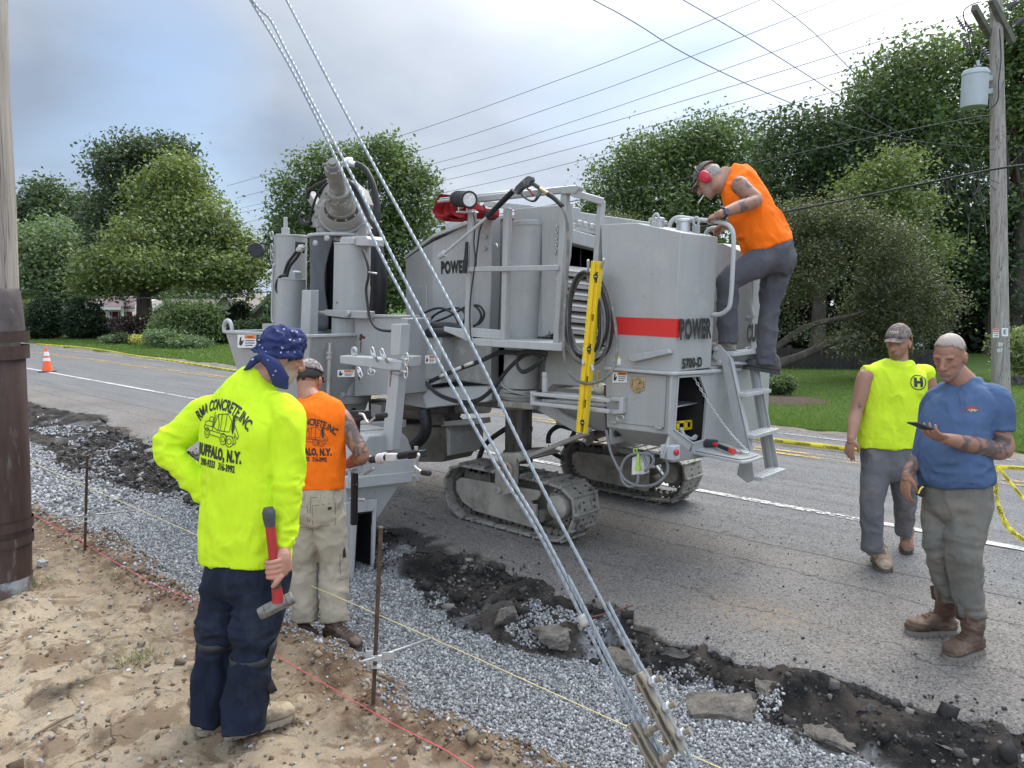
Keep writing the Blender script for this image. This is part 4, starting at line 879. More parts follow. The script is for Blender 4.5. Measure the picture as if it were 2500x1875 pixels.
def label(x0,y0,x1,y1,Y,plane='Y',words=('WARNING',),nm='warning_label'):
 """sticker: white plate, orange heading with its word, pictogram and text lines"""
 un=(lambda x,y,o:PY(x,y,Y)+A(0,-o,0))if plane=='Y' else(lambda x,y,o:PX(x,y,Y)+A(o,0,0))
 ext=A(0,-0.003,0)if plane=='Y' else A(0.003,0,0)
 q=lambda u,v,o:un(x0+(x1-x0)*u,y0+(y1-y0)*v,o)
 mb=MB();mb.prism([q(0,0,.001),q(1,0,.001),q(1,1,.001),q(0,1,.001)],ext);pl=mb.build(nm,WHT,MACH,0)
 mb=MB();mb.add([q(.38,.04,.005),q(.98,.04,.005),q(.98,.32,.005),q(.38,.32,.005)],[(0,1,2,3)]);mb.build('heading_band',ORG_,pl,0)
 mb=MB();a,b,c=q(.68,.18,.006),q(.98,.18,.006),q(.68,.04,.006)
 put_text(mb,words[0],a,b-a,c-a,np.linalg.norm(c-a)*0.9,0.02,min(1.0,np.linalg.norm(b-a)*2/(np.linalg.norm(c-a)*len(words[0])*0.85)),out=0.0)
 for k in range(3):
  v=0.42+0.18*k;mb.add([q(.42,v,.006),q(.93-.1*(k==2),v,.006),q(.93-.1*(k==2),v+.07,.006),q(.42,v+.07,.006)],[(0,1,2,3)])
 mb.add([q(.08,.75,.006),q(.14,.2,.006),q(.22,.15,.006),q(.2,.5,.006),q(.33,.4,.006),q(.3,.62,.006),q(.2,.85,.006)],[(0,1,2,3,4,5,6)])
 mb.build('lettering',INK,pl,0);return pl
 # ---- crawler tracks
TRK=[(1118,1269),(1225,1297),(1337,1325.5),(1366,1325),(1392,1300),(1405,1262),(1399,1217),(1364,1183),(1235,1155),(1108,1130),(1087,1152),(1079,1190),(1092,1237)]
trk=np.array([PY(x,y,4.82)for x,y in TRK])-A(-4.6,4.82,0);trk[:,2]-=0.0
def crawler(x,y,wid=0.34):
 """shoes on a closed chain, side frame, idler, sprocket drum and rollers"""
 o=A(x,y,0);P0=trk[:,[0,2]];P0=P0.copy();P0[:,1]=np.maximum(P0[:,1],0.012)
 C=np.vstack([P0,P0[:1]]);seg=np.linalg.norm(np.diff(C,axis=0),axis=1);s=np.concatenate([[0],np.cumsum(seg)]);n=25;st=s[-1]/n
 cen=P0.mean(0);f=lambda t:A(np.interp(t%s[-1],s,C[:,0]),np.interp(t%s[-1],s,C[:,1]))
 for i in range(n):
  t=i*st;a,b=f(t+0.006),f(t+st-0.006);d=nrm(np.append(b-a,0));d3=A(d[0],0,d[1]);nn=A(d[1],0,-d[0])
  if nn[[0,2]]@((a+b)/2-cen)<0:nn=-nn
  a3,b3=A(a[0],0,a[1])+o,A(b[0],0,b[1])+o;L_=np.linalg.norm(b3-a3);c=(a3+b3)/2+A(0,wid/2,0)
  mb=MB();mb.box(c-nn*0.014,(L_,wid,0.024),d3,A(0,1,0),nn)
  mb.box(c-d3*(L_*0.42),(0.018,wid-0.01,0.028),d3,A(0,1,0),nn)
  sh=mb.build('track_shoe',PADM,MACH,30,0.004)
  mb=MB()
  for u in(-0.22,0.2):
   for v in(0.12,-0.03):
    mb.cyl(c+d3*u*L_+A(0,v*0.9-.01,0)-nn*0.006,c+d3*u*L_+A(0,v*0.9-.01,0)+nn*0.0005,0.011,seg=12)
  mb.build('shoe_hole',DK,sh,0)
 mb=MB()
 WHOLE.add('track_chain');both=[mb,MB()]
 for i in range(n):
  t=i*st;a,b=f(t),f(t+st);nn=A(b[1]-a[1],0,-(b[0]-a[0]));nn=nrm(nn)
  if nn[[0,2]]@((a+b)/2-cen)<0:nn=-nn
  for mb,yy in zip(both,(0.10,0.21)):
   for e in(0.28,0.72):
    p=A(a[0]+(b[0]-a[0])*e,yy,a[1]+(b[1]-a[1])*e)+o-nn*0.055;mb.cyl(p,p+A(0,0.035,0),0.03,seg=12)
 [k.build('track_chain',DUSTD,MACH,40)for k in both]
 q=lambda px,py,dy=0.03:PY(px,py,4.82)-A(-4.6,4.82,0)+o+A(0,dy,0)
 fr=[(1108,1176),(1118,1168),(1200,1182),(1310,1200),(1311,1212),(1304,1222),(1290,1224),(1290,1232),(1302,1234),(1302,1286),(1295,1291),(1150,1248),(1122,1226),(1108,1200)]
 mb=MB();mb.prism([q(*p)for p in fr],(0,0.03,0));mb.prism([q(*p,0.25)for p in fr],(0,0.03,0));mb.build('track_frame',DUST,MACH,0,0.004)
 cI=q(1150,1172,0.08);mb=MB();mb.lathe([(0,0),(0.05,0),(0.055,0.02),(0.14,0.02),(0.15,0.0),(0.17,0.0),(0.17,0.14),(0.0,0.14)],cI,(0,1,0),32,False);mb.build('idler_wheel',DUSTD,MACH)
 cS=q(1356,1240,0.0);mb=MB();mb.lathe([(0,0.0),(0.085,0.0),(0.10,0.012),(0.105,0.05),(0.105,0.11),(0.0,0.11)],cS,(0,1,0),36,False)
 for k in range(14):
  a=2*math.pi*k/14;mb.cyl(cS+A(math.cos(a)*.14,.11,math.sin(a)*.14),cS+A(math.cos(a)*.14,.15,math.sin(a)*.14),0.024,seg=10)
 mb.cyl(cS+A(0,.11,0),cS+A(0,.16,0),0.14,seg=32);mb.build('drive_sprocket',DUST,MACH,40,0.003)
 mb=MB()
 for px_,py_ in((1305,1264),(1262,1255),(1215,1243),(1170,1231)):mb.cyl(q(px_,py_,0.07),q(px_,py_,0.22),0.055,seg=20)
 mb.build('track_roller',DUSTD,MACH)
crawler(-4.6,4.82);crawler(-4.6,6.57);crawler(-7.55,4.75)
# ---- rear leg above the near crawler
with part('leg_casing')as mb:
 pcyl(mb,1293,545,1277,836,5.0,42);pcyl(mb,1293,541,1293,553,5.0,43)
 pcyl(mb,1282,826,1282,834,5.0,50);pcyl(mb,1275,836,1271,945,5.0,43)
 for x in(1256,1290,1326):pcyl(mb,x,537,x,543,5.0,3,8)
with part('leg_flange')as mb:pcyl(mb,1271,944,1270,948,5.0,50);pcyl(mb,1270,949,1270,956,5.0,46)
with part('slewing_ring',GPD)as mb:pcyl(mb,1270,957,1269,972,5.0,50,r1=50);pcyl(mb,1269,962,1269,966,5.0,53)
with part('leg_collar',DUST)as mb:
 pcyl(mb,1268,974,1268,995,5.0,48);pbeam(mb,1222,985,1308,992,4.8,0.05,0.075);bolt(mb,PY(1252,987,4.77),(0,-1,0),0.022)
with part('leg_piston',GREASE,bevel=0)as mb:
 pcyl(mb,1267,995,1265,1112,5.0,33);pcyl(mb,1267,1042,1267,1052,5.0,34);pcyl(mb,1265,1104,1264,1124,5.0,37)
with part('leg_fork',DUST)as mb:
 mb.slab([(1220,1112),(1262,1106),(1274,1115),(1262,1122),(1258,1135),(1256,1190),(1247,1205),(1228,1209),(1212,1200),(1207,1175),(1210,1130)],4.74,0.05)
 mb.slab([(1215,1108),(1268,1106),(1300,1118),(1270,1128),(1215,1124)],4.8,0.4);p=PY(1219,1196,4.74);mb.cyl(p,p-A(0,.03,0),0.035,seg=20)
with part('shackle',mat('rusty_shackle',(0.26,0.2,0.16),0.7,0.3,var=0.3,scale=15),smooth=180,bevel=0)as mb:
 a=PY(1238,1150,4.68);th=np.linspace(0,2*math.pi,21);mb.tube(np.stack([a[0]+0.05*np.cos(th),a[1]+0*th,a[2]-0.01+0.075*np.sin(th)],1),0.019,8,1,False);mb.cyl(PY(1217,1132,4.68),PY(1240,1136,4.68),0.019,seg=10)
 # ---- engine house
def hoodpt(x,y,Y):return PY(x,y,Y)
Yh=5.35
with part('engine_hood')as mb:
 near=[PY(x,y,Yh)for x,y in((1057,590),(1150,545),(1200,536))]+[A(-4.12,Yh,PY(1400,520,Yh)[2]),A(-4.12,Yh,1.7),PY(1057,838,Yh)];mb.bb(-4.6,-4.12,5.02,Yh-.003,1.72,PY(1350,515,Yh)[2])
 mb.prism(near,(0,1.2,0))
 a,b,c,d=PY(990,632,5.85),PY(1057,590,Yh),PY(1057,838,Yh),PY(992,838,5.85)
 e,f_=b+A(0,1.2,0),c+A(0,1.2,0);g_,h_=a+A(0,0.5,0),d+A(0,0.5,0)
 mb.add([a,b,c,d,e,f_,g_,h_],[(0,1,2,3),(1,4,5,2),(4,6,7,5),(6,0,3,7),(0,6,4,1),(3,2,5,7)])
with part('hood_lid',GPL)as mb:
 e=lambda x,y,Y:PY(x,y,Y)
 top=[e(988,624,5.83),e(1042,583,5.45),e(1057,571,5.31),e(1148,536,5.31),e(1200,527,5.31),e(1266,524,5.31)]
 for p0,p1 in zip(top[:-1],top[1:]):
  mb.prism([p0,p1,p1-A(0,0,.035),p0-A(0,0,.035)],(0,0.05,0));mb.prism([p0,p1,p1+A(0,1.1,0),p0+A(0,0.6 if p0 is top[0]else 1.1,0)],(0,0,-.012))
with part('side_door')as mb:mb.prism([PY(994,698,5.82),PY(1044,698,5.44),PY(1044,838,5.44),PY(994,836,5.82)],(-.01,-.012,0))
with part('lid_box',GPL)as mb:mb.slab([(1085,546),(1135,528),(1136,545),(1088,560)],5.7,0.3)
mb=MB();put_text(mb,'POWER CURBER',PY(1077,655,Yh-.002)+A(0,0,0),(1,0,0),(0,0,1),0.118,0.075,0.62,'LEFT',0.004,1.14);mb.build('hood_lettering',INK,MACH,0)
with part('column')as mb:mb.slab([(1166,545),(1200,523),(1199,700),(1194,822),(1158,820)],5.14,0.12);[bolt(mb,PY(x,y,5.13),(0,-1,0),0.022)for x,y in((1186,579),(1184,608))]
with part('lift_handle',ZINC,smooth=180,bevel=0)as mb:mb.tube([PY(1202,595,5.13),PY(1212,596,5.1),PY(1216,606,5.1)],0.008,8,2)
with part('engine_roof_rail')as mb:pbeam(mb,1185,497,1300,508,5.6,0.05,0.05);mb.slab([(1190,492),(1262,500),(1262,512),(1190,506)],5.6,0.03)
Xr=-4.02
pr=[PX(1393,560,Xr),PX(1452,570,Xr)]
with part('radiator_frame',GPL)as mb:
 mb.prism([PX(1385,556,Xr),PX(1470,580,Xr),PX(1470,612,Xr),PX(1385,590,Xr)],(-.4,0,0));mb.prism([PX(1370,838,Xr),PX(1480,838,Xr),PX(1480,855,Xr),PX(1370,855,Xr)],(-.3,0,0))
with part('radiator_core',DK,bevel=0)as mb:mb.prism([PX(1360,560,Xr-.1),PX(1500,585,Xr-.1),PX(1500,860,Xr-.1),PX(1355,860,Xr-.1)],(-.05,0,0))
with part('louvre',GPL,bevel=0.003)as mb:
 for k in range(7):
  y=665+28*k;a,b=PX(1362,y-3,Xr),PX(1490,y+11,Xr);mb.prism([a,b,b+A(-.05,0,.05),a+A(-.05,0,.05)],(0.004,0,0.012));mb.prism([a,b,b-A(0,0,.03),a-A(0,0,.03)],(-.012,0,0))
with part('engine_top',mat('engine_alloy',(0.45,0.45,0.44),0.4,0.5,var=0.4,scale=12))as mb:
 mb.prism([PX(1400,543,-4.1),PX(1462,558,-4.1),PX(1462,575,-4.1),PX(1400,560,-4.1)],(-.5,0,0))
 for x,y in((1410,545),(1424,549),(1440,553),(1452,556)):p=PX(x,y,-4.12);mb.box(p,(0.06,0.05,0.05))
with part('guard_plate')as mb:mb.slab([(1322,505),(1397,496),(1398,560),(1392,632),(1380,700),(1362,790),(1350,815),(1324,822),(1322,760)],4.99,0.012);bolt(mb,PY(1338,812,4.98),(0,-1,0),0.02)
mb=MB()
for k in range(9):
 c=PY(1359-0.3*k,556+7.5*k,4.97);th=np.linspace(0,2*math.pi,13);u=A(1,0,0)if k%2 else A(.3,-.9,0)
 mb.tube(np.outer(np.cos(th)*.011,u)+np.outer(np.sin(th)*.019,A(0,0,1))+c,0.005,6,1,False)
mb.build('chain',STEEL,MACH,180)
# ---- platform, posts and boom
Yp=4.6
with part('platform',GPL)as mb:
 a=PY(1150,826,Yp);b=PY(1372,838,Yp);h=0.062;mb.prism([a,b,b-A(0,0,h),a-A(0,0,h)],(0,0.5,0))
 mb.slab([(1083,797),(1150,806),(1152,828),(1140,832),(1083,808)],Yp+.02,0.02)
with part('tread_plate',GPL)as mb:
 mb.slab([(1150,800),(1226,806),(1226,828),(1150,822)],Yp+.03,0.012)
 for i in range(11):
  for j in range(2):
   x,y=1156+i*6.4+3*j,806+0.3*i+j*9;p=PY(x,y,Yp+.03);mb.box(p,(0.022,0.006,0.006),nrm(A(1,0,0.8 if(i+j)%2 else-0.8)),A(0,1,0))
for nm,q in(('left',(1153,512,1143,832)),('mid',(1240,508,1232,832)),('right',(1381,468,1361,848))):
 with part('guard_post')as mb:pbeam(mb,*q,Yp+.04,0.055)
with part('guard_rail')as mb:pbeam(mb,1140,658,1366,654,Yp+.01,0.042)
with part('boom')as mb:
 pbeam(mb,1158,488,1404,461,Yp+.04,0.048);mb.slab([(1366,456),(1412,452),(1413,458),(1404,472),(1370,474)],Yp,0.07)
 pbeam(mb,1120,508,1158,488,Yp+.06,0.03)
with part('boom_tube',ZINC,smooth=180,bevel=0)as mb:mb.tube([PY(1070,492,Yp+.1),PY(1405,456,Yp+.06)],0.013,10,1);mb.tube([PY(1075,486,Yp+.13),PY(1300,462,Yp+.1)],0.011,10,1)
with part('rear_frame')as mb:pbeam(mb,1396,470,1472,492,4.62,0.05,Y1=4.72);pbeam(mb,1469,490,1456,660,4.74,0.048)
with part('work_light_body',BLK)as mb:
 a,b=PY(1113,485,Yp-.02),PY(1145,487,Yp-.16);d=nrm(b-a);r=rpx(18,Yp,1130,486);mb.cyl(a,b,r*.95,r,28)
 for k in range(4):p=a+(b-a)*(0.15+.2*k);mb.cyl(p,p+d*.012,r*1.08,seg=28)
with part('work_light_lens',mat('led_lens',(0.75,0.77,0.78),0.15,0.2,var=0.3,scale=60),bevel=0)as mb:
 mb.cyl(b,b+d*.01,r*.9,seg=28)
with part('work_light_rim',BLK,smooth=180,bevel=0)as mb:
 u,v,_=frame(d);th=np.linspace(0,2*math.pi,29);mb.tube(b+d*.008+np.outer(np.cos(th),u)*r+np.outer(np.sin(th),v)*r,0.009,8,1,False)
with part('light_bracket',ZINC)as mb:mb.slab([(1112,515),(1152,515),(1152,519),(1112,519)],Yp-.08,0.08);pbeam(mb,1120,505,1120,518,Yp-.08,.012);pbeam(mb,1140,505,1140,518,Yp-.08,.012)
with part('rolled_red_cloth',mat('red_canvas',(0.26,0.006,0.010),0.85,var=0.25,scale=8),smooth=180,bevel=0)as mb:
 for top0,bx,by,top1,Yd in(((1066,486),1068,536,(1112,482),4.95),((1074,492),1084,540,(1120,490),4.88),((1090,494),1104,538,(1134,496),4.80),((1062,500),1076,530,(1098,500),4.76),((1108,496),1122,532,(1146,502),4.74)):
  C=catmull(np.array([(top0[0]+6,top0[1]-10),top0,(top0[0]-6,(top0[1]+by)/2+4),(bx,by),((bx+top1[0])/2+8,by-6),(top1[0]+4,(top1[1]+by)/2),top1]),6);n=len(C);off=[A(0,0,0),A(0,.22,.01)];W2=[[PY(x,y,Yd)+o*(1+.2*math.sin(i*.5))for o in off]for i,(x,y)in enumerate(C)]
  V=np.array(W2).reshape(-1,3);T2=np.concatenate([V,V+A(.008,0,.008)]);m2=2*n
  mb.add(T2,[(2*i,2*i+2,2*i+3,2*i+1)for i in range(n-1)]+[(m2+2*i,m2+2*i+1,m2+2*i+3,m2+2*i+2)for i in range(n-1)]+[(2*i,m2+2*i,m2+2*i+2,2*i+2)for i in range(n-1)])
 mb.slab([(1150,505),(1182,508),(1180,525),(1168,534),(1152,520)],4.95,0.2)
hose('cable',[(1155,522),(1160,545),(1157,590),(1160,640),(1152,700),(1147,760),(1150,830),(1158,842)],Yp-.01,0.006)
hose('cable',[(1180,500),(1186,520),(1172,560),(1166,600),(1160,650)],Yp+.02,0.007)
with part('black_strap',BLK,bevel=0)as mb:mb.slab([(1136,590),(1141,590),(1140,640),(1136,668),(1128,662),(1133,625)],Yp-.03,0.012)
hose('hydraulic_hose',[(1000,812),(1020,775),(1070,752),(1110,770),(1118,805),(1100,820)],5.0,0.012)
hose('hydraulic_hose',[(1035,815),(1060,770),(1110,752),(1135,765),(1128,790),(1090,800)],5.05,0.012)
hose('hydraulic_hose',[(1020,800),(1090,775),(1150,745),(1175,770),(1160,795),(1135,800),(1170,790),(1182,765),(1165,745),(1130,755)],4.95,0.011)
with part('hose_bundle',BLK,smooth=180,bevel=0)as mb:mb.tube([PY(993,812,4.9),PY(1040,800,4.9),PY(1100,800,4.95),PY(1160,815,5.0)],[0.05,0.055,0.05,0.05],10);mb.tube([PY(1020,815,4.85),PY(1070,812,4.85),PY(1110,810,4.9)],0.045,10)
for dz in(0,5):
 hose('hydraulic_hose',[(1048,930+dz),(1110,902+dz),(1170,880+dz),(1215,860+dz),(1250,858+dz),(1290,862+dz)],4.72,0.012)
 hose('hydraulic_hose',[(1040,932+dz),(1070,960+dz),(1120,978+dz),(1165,975+dz),(1205,945+dz),(1235,905+dz),(1262,878+dz),(1290,860+dz),(1325,862+dz)],4.68,0.012)
 hose('hydraulic_hose',[(1330,870+dz),(1300,895+dz),(1275,905+dz),(1262,885+dz),(1272,860+dz),(1310,854+dz),(1335,862+dz)],4.66,0.011)
with part('hose_sleeve',mat('white_hose_sleeve',(0.62,0.60,0.52),0.6,var=0.2),smooth=180,bevel=0)as mb:
 for a,b in(((1075,919),(1088,913)),((1110,904),(1125,897)),((1135,893),(1155,885)),((1082,968),(1100,975)),((1108,977),(1120,979)),((1130,980),(1146,979))):mb.tube([PY(*a,4.70),PY(*b,4.70)],0.0155,8,1)
 # ---- rear tanks, tool box and ladder
Yt,Xb=4.7,-2.79
with part('water_tank')as mb:mb.slab([(1467,548),(1553,544),(1662,567),(1645,909),(1477,895)],Yt,0.53)
with part('red_stripe',REDP,bevel=0)as mb:
 mb.slab([(1484,773),(1651,778.5),(1649,824),(1486,815)],Yt-.003,0.006)
 p=[PY(1651,778.5,Yt-.003),PY(1649,824,Yt-.003)];mb.prism([p[0],p[0]+A(0,.055,0),p[1]+A(0,.055,0),p[1]],(0.004,0,0))
cP=PX(1697.5,805.5,Xb+.022);mb=MB();put_text(mb,'POWER',cP,(0,1,0),(-.02,0,1),0.135,0.075,0.62,out=0.004,spacing=1.14);mb.build('tank_lettering',INK,MACH,0)
mb=MB();put_text(mb,'5700-D',PX(1689.5,887,Xb+.004),(0,1,0),(-.02,0,1),0.068,0.07,0.90,out=0.004,spacing=1.08);mb.build('tank_lettering',INK,MACH,0)
with part('step_bracket')as mb:mb.slab([(1534,866),(1622,853),(1630,851),(1635,863),(1546,884),(1534,880)],Yt-.05,0.05)
with part('filler_cap',mat('cap_alloy',(0.5,0.5,0.5),0.3,0.7))as mb:
 for X,Y in((-3.05,4.85),(-3.15,5.05),(-2.95,5.05)):mb.cyl((X,Y,2.50),(X,Y,2.60),0.05,seg=24);mb.cyl((X,Y,2.59),(X,Y,2.615),0.06,seg=24)
with part('lifting_eye')as mb:
 for X,Y in((-3.0,4.76),(-2.9,5.15)):
  th=np.linspace(0,2*math.pi,17);mb.tube(np.stack([X+.022*np.cos(th),Y+0*th,2.60+.032*np.sin(th)],1),0.012,8,1,False);mb.bb(X-.03,X+.03,Y-.01,Y+.01,2.5,2.575)
with part('valve_tag',mat('yellow_tag',(0.7,0.55,0.08),0.5))as mb:mb.slab([(1500,870),(1512,870),(1512,876),(1500,876)],Yt-.004,0.006)
with part('key_switch',WHT)as mb:mb.slab([(1498,875),(1514,876),(1513,892),(1497,891)],Yt-.012,0.02);p=PY(1506,883,Yt-.012);mb.cyl(p,p-A(0,.02,0),0.014,seg=16)
with part('toolbox_lip',GPL)as mb:mb.slab([(1474,895),(1645,909),(1645,917),(1474,903)],Yt-.035,0.07);mb.prism([PX(1645,909,Xb+.03),PX(1738,903,Xb+.03),PX(1738,911,Xb+.03),PX(1645,917,Xb+.03)],(-.06,0,0));mb.prism([PX(1738,903,Xb+.03),PX(1838,897,Xb+.03),PX(1838,903,Xb+.03),PX(1738,911,Xb+.03)],(-.06,0,0))
with part('toolbox',bevel=0.004)as mb:
 n0,n1,n2,n3=PY(1478,899,4.72),PY(1640,912,4.72),PY(1634,1061,4.72),PY(1481,1042,4.72);rb=PX(1682,1101,Xb);t_=0.02
 mb.prism([n0,n1,n2,n3],(0,t_,0))
 yb,zb=rb[1],rb[2]
 mb.prism([n3,n2,A(n2[0],yb,zb),A(n3[0],yb,zb)],(0,t_*.7,t_*.7))
 mb.bb(n3[0],n2[0],yb,5.95,zb,zb+t_);mb.bb(n3[0],n3[0]+t_,4.75,5.95,zb,1.5);mb.bb(n3[0],n2[0],5.2,5.22,zb,1.5)
 x3=lambda*p:mb.prism([PX(a,b,Xb)for a,b in p],(-t_,0,0))
 x3((1641,912),(1655,920),(1647,1049),(1634,1061));x3((1641,912),(1740,905),(1740,915),(1655,920));x3((1647,1049),(1634,1061),(1682,1101),(1692,1082));x3((1708,917),(1740,915),(1735,1112),(1690,1105),(1692,1082),(1718,1074),(1726,967))
 x3((1740,905),(1838,899),(1826,1110),(1735,1112))
with part('opening_rim',GPL,bevel=0)as mb:
 r_=[(1656,920),(1709,917),(1727,967),(1719,1074),(1692,1082),(1647,1049)]
 for(a,b),(c,d2)in zip(r_,r_[1:]+r_[:1]):mb.beam(PX(a,b,Xb+.004),PX(c,d2,Xb+.004),0.008,0.012)
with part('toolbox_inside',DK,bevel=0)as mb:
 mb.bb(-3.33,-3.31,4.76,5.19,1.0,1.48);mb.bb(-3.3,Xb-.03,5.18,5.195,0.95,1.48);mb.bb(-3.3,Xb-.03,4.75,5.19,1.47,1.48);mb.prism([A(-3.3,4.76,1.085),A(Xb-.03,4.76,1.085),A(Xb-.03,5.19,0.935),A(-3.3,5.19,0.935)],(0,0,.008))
with part('inner_shelf',STEEL)as mb:mb.bb(-3.3,Xb-.08,4.8,5.18,1.25,1.262)
with part('toolbox_door',bevel=0.004)as mb:mb.slab([(1491,906),(1627,917),(1621,1045),(1489,1030)],4.711,0.012);mb.slab([(1490,1027),(1504,1029),(1504,1035),(1490,1033)],4.69,0.03);mb.slab([(1597,1041),(1616,1043),(1614,1049),(1597,1047)],4.69,0.03)
with part('door_latch',mat('zinc_bichromate',(0.50,0.42,0.26),0.35,0.7,var=0.3,scale=30))as mb:
 mb.slab([(1540,919),(1574,921),(1573,952),(1556,961),(1538,950)],4.703,0.01)
 for a,b,c,d2 in((1543,924,1570,926),(1570,926,1569,946),(1569,946,1542,944),(1542,944,1543,924)):mb.beam(PY(a,b,4.698),PY(c,d2,4.698),0.008,0.01)
 p=PY(1559,932,4.70);mb.cyl(p,p-A(0,.025,0),0.016,seg=12);th=np.linspace(0,2*math.pi,17);q=PY(1556,953,4.692);mb.tube(np.stack([q[0]+.015*np.cos(th),q[1]+0*th,q[2]+.012*np.sin(th)],1),0.004,6,1,False)
label(1496,908,1531,934,4.708)
label(581,817,626,849,4.085)
label(825,903,866,920,4.36)
label(1039,868,1064,887,4.73)
with part('drop_shelf',GPL,bevel=0.004)as mb:
 sh=[PZ(x,y,0.92)for x,y in((1682,1101),(1688,1084),(1710,1078.5),(1777,1085),(1864,1114),(1836,1123),(1812,1127))];mb.prism(sh,(0,0,-.018));cc=np.mean(sh,0);mb.prism([cc+(p-cc)*.9+A(0,0,.004)for p in sh],(0,0,.006))
mb=MB();a,b=PX(1695,922,Xb-.02),PZ(1829,1104,0.93);nL=34
for k in range(nL):
 t=k/(nL-1);c=a+(b-a)*t-A(0,0,0.05*4*t*(1-t));d=nrm(b-a);u=nrm(np.cross(d,A(0,0,1)if k%2 else A(.3,-1,.2)));th=np.linspace(0,2*math.pi,11)
 mb.tube(c+np.outer(np.cos(th)*.015,d)+np.outer(np.sin(th)*.007,u),0.0028,5,1,False)
mb.build('shelf_chain',ZINC,MACH,180)
with part('shelf_support',GPD)as mb:mb.prism([PX(1636,1062,Xb),PX(1684,1102,Xb),PX(1745,1112,Xb),PX(1642,1130,Xb),PX(1620,1120,Xb)],(-.02,0,0))
with part('far_tank')as mb:mb.prism([A(-3.4,5.95,.95),A(Xb-.03,5.95,.95),A(Xb-.03,5.95,2.38),A(-3.1,5.95,2.5),A(-3.4,5.95,2.5)],(0,0.37,0));
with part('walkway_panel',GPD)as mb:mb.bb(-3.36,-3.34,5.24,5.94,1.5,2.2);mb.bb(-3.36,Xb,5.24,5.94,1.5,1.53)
mb=MB();put_text(mb,'CURBER',PX(1822,816,Xb-.03),(0,1,0),(0,0,1),0.135,0.075,0.62,'LEFT',0.004,1.14);mb.build('tank_lettering',INK,MACH,0)
Y1,Y2=5.32,5.76
with part('ladder_rail',bevel=0.004)as mb:
 pl=[(1738,873),(1744,847),(1756,841),(1784,872),(1833,1105),(1842,1172),(1824,1179),(1798,1159),(1806,1125),(1762,888)]
 mb.slab(pl,Y1,0.012);mb.beam(PY(1784,872,Y1+.03),PY(1836,1110,Y1+.03),0.012,0.06,A(0,1,0));p=PY(1748,852,Y1);mb.cyl(p,p-A(0,.02,0),0.018,seg=12);p=PY(1758,885,Y1);mb.cyl(p,p-A(0,.02,0),0.018,seg=12)
with part('ladder_rail',bevel=0.004)as mb:
 pl=[(1816,862),(1820,846),(1828,845),(1846,871),(1904,1153),(1868,1150),(1826,880)]
 mb.slab(pl,Y2,0.012);mb.beam(PY(1838,872,Y2-.02),PY(1884,1150,Y2-.02),0.04,0.010,A(0,1,0));p=PY(1822,853,Y2);mb.cyl(p,p-A(0,.02,0),0.018,seg=12)
for i,(xa,ya,xb_,yb2)in enumerate(((1783,861,1828,861),(1808,957,1862,959),(1828,1058,1880,1056),(1845,1160,1897,1153))):
 with part('ladder_step',GPL,bevel=0.003)as mb:
  a,b=PY(xa,ya,Y1+.012),PY(xb_,yb2,Y2);a[2]=b[2]=(a[2]+b[2])/2;a[0]=b[0]=(a[0]+b[0])/2;mb.box((a+b)/2,(0.12,abs(b[1]-a[1]),0.028))
  for k in range(10):
   for j in range(3):mb.box((a+(b-a)*(k+.5)/10)+A((j-1)*.035,0,.016),(0.012,0.025,0.006))
with part('ladder_rung',GPL,smooth=180,bevel=0)as mb:mb.tube([PY(1780,886,Y1),PY(1832,888,Y2)],0.012,10,1)
with part('handrail',GPL,smooth=180,bevel=0)as mb:mb.tube([PY(*p,5.2)for p in((1736,768),(1755,768),(1772,759),(1783,738),(1789,650),(1791,585),(1787,561),(1775,548),(1750,541),(1700,536),(1660,531),(1645,535),(1636,547),(1634,560))],0.0165,12,4)
with part('handrail',GPL,smooth=180,bevel=0)as mb:mb.tube([PY(*p,5.95)for p in((1720,585),(1724,568),(1738,557),(1770,557),(1810,560),(1828,575),(1832,620),(1832,740),(1838,772),(1822,776))],0.0165,12,4)
with part('stop_button_box',mat('pale_grey_box',(0.45,0.47,0.49),0.5))as mb:p=PX(1642,1104,Xb+.02);mb.box(p+A(-.02,0,0),(0.11,0.085,0.10))
with part('stop_button',mat('red_button',(0.5,0.02,0.03),0.35),smooth=50)as mb:p=PX(1647,1104,Xb+.06);mb.lathe([(0,.03),(.012,.03),(.024,.024),(.024,.012),(.014,.01),(.014,0)],p,(1,0,0),20,False)
with part('plug_box',WHT)as mb:mb.slab([(1543,1116),(1573,1113),(1571,1158),(1541,1160)],4.75,0.08)
with part('green_plug',mat('lime_plastic',(0.40,0.62,0.07),0.45),smooth=50)as mb:
 pbeam(mb,1559,1105,1558,1142,4.72,0.02);pbeam(mb,1552,1143,1563,1143,4.72,0.03);th=np.linspace(0,2*math.pi,15);q=PY(1551,1100,4.72);mb.tube(np.stack([q[0]+.015*np.cos(th),q[1]+0*th,q[2]+.015*np.sin(th)],1),0.006,6,1,False)
CAB=mat('grey_cable',(0.20,0.20,0.205),0.6)
for pts,r_ in(([(1558,1158),(1555,1180),(1535,1188),(1518,1170),(1517,1140),(1532,1115),(1560,1106),(1585,1112)],.011),([(1510,1140),(1525,1170),(1560,1186),(1600,1182),(1628,1155),(1628,1125),(1612,1108),(1590,1104)],.011),([(1575,1150),(1595,1130),(1590,1110),(1570,1108),(1580,1135),(1600,1140)],.012),([(1480,1050),(1490,1100),(1505,1135),(1516,1155)],.011)):hose('cable',pts,4.72,r_,CAB)
with part('cable_fitting',ZINC)as mb:pcyl(mb,1604,1136,1614,1150,4.72,5,16);pcyl(mb,1614,1150,1621,1160,4.72,4,16)
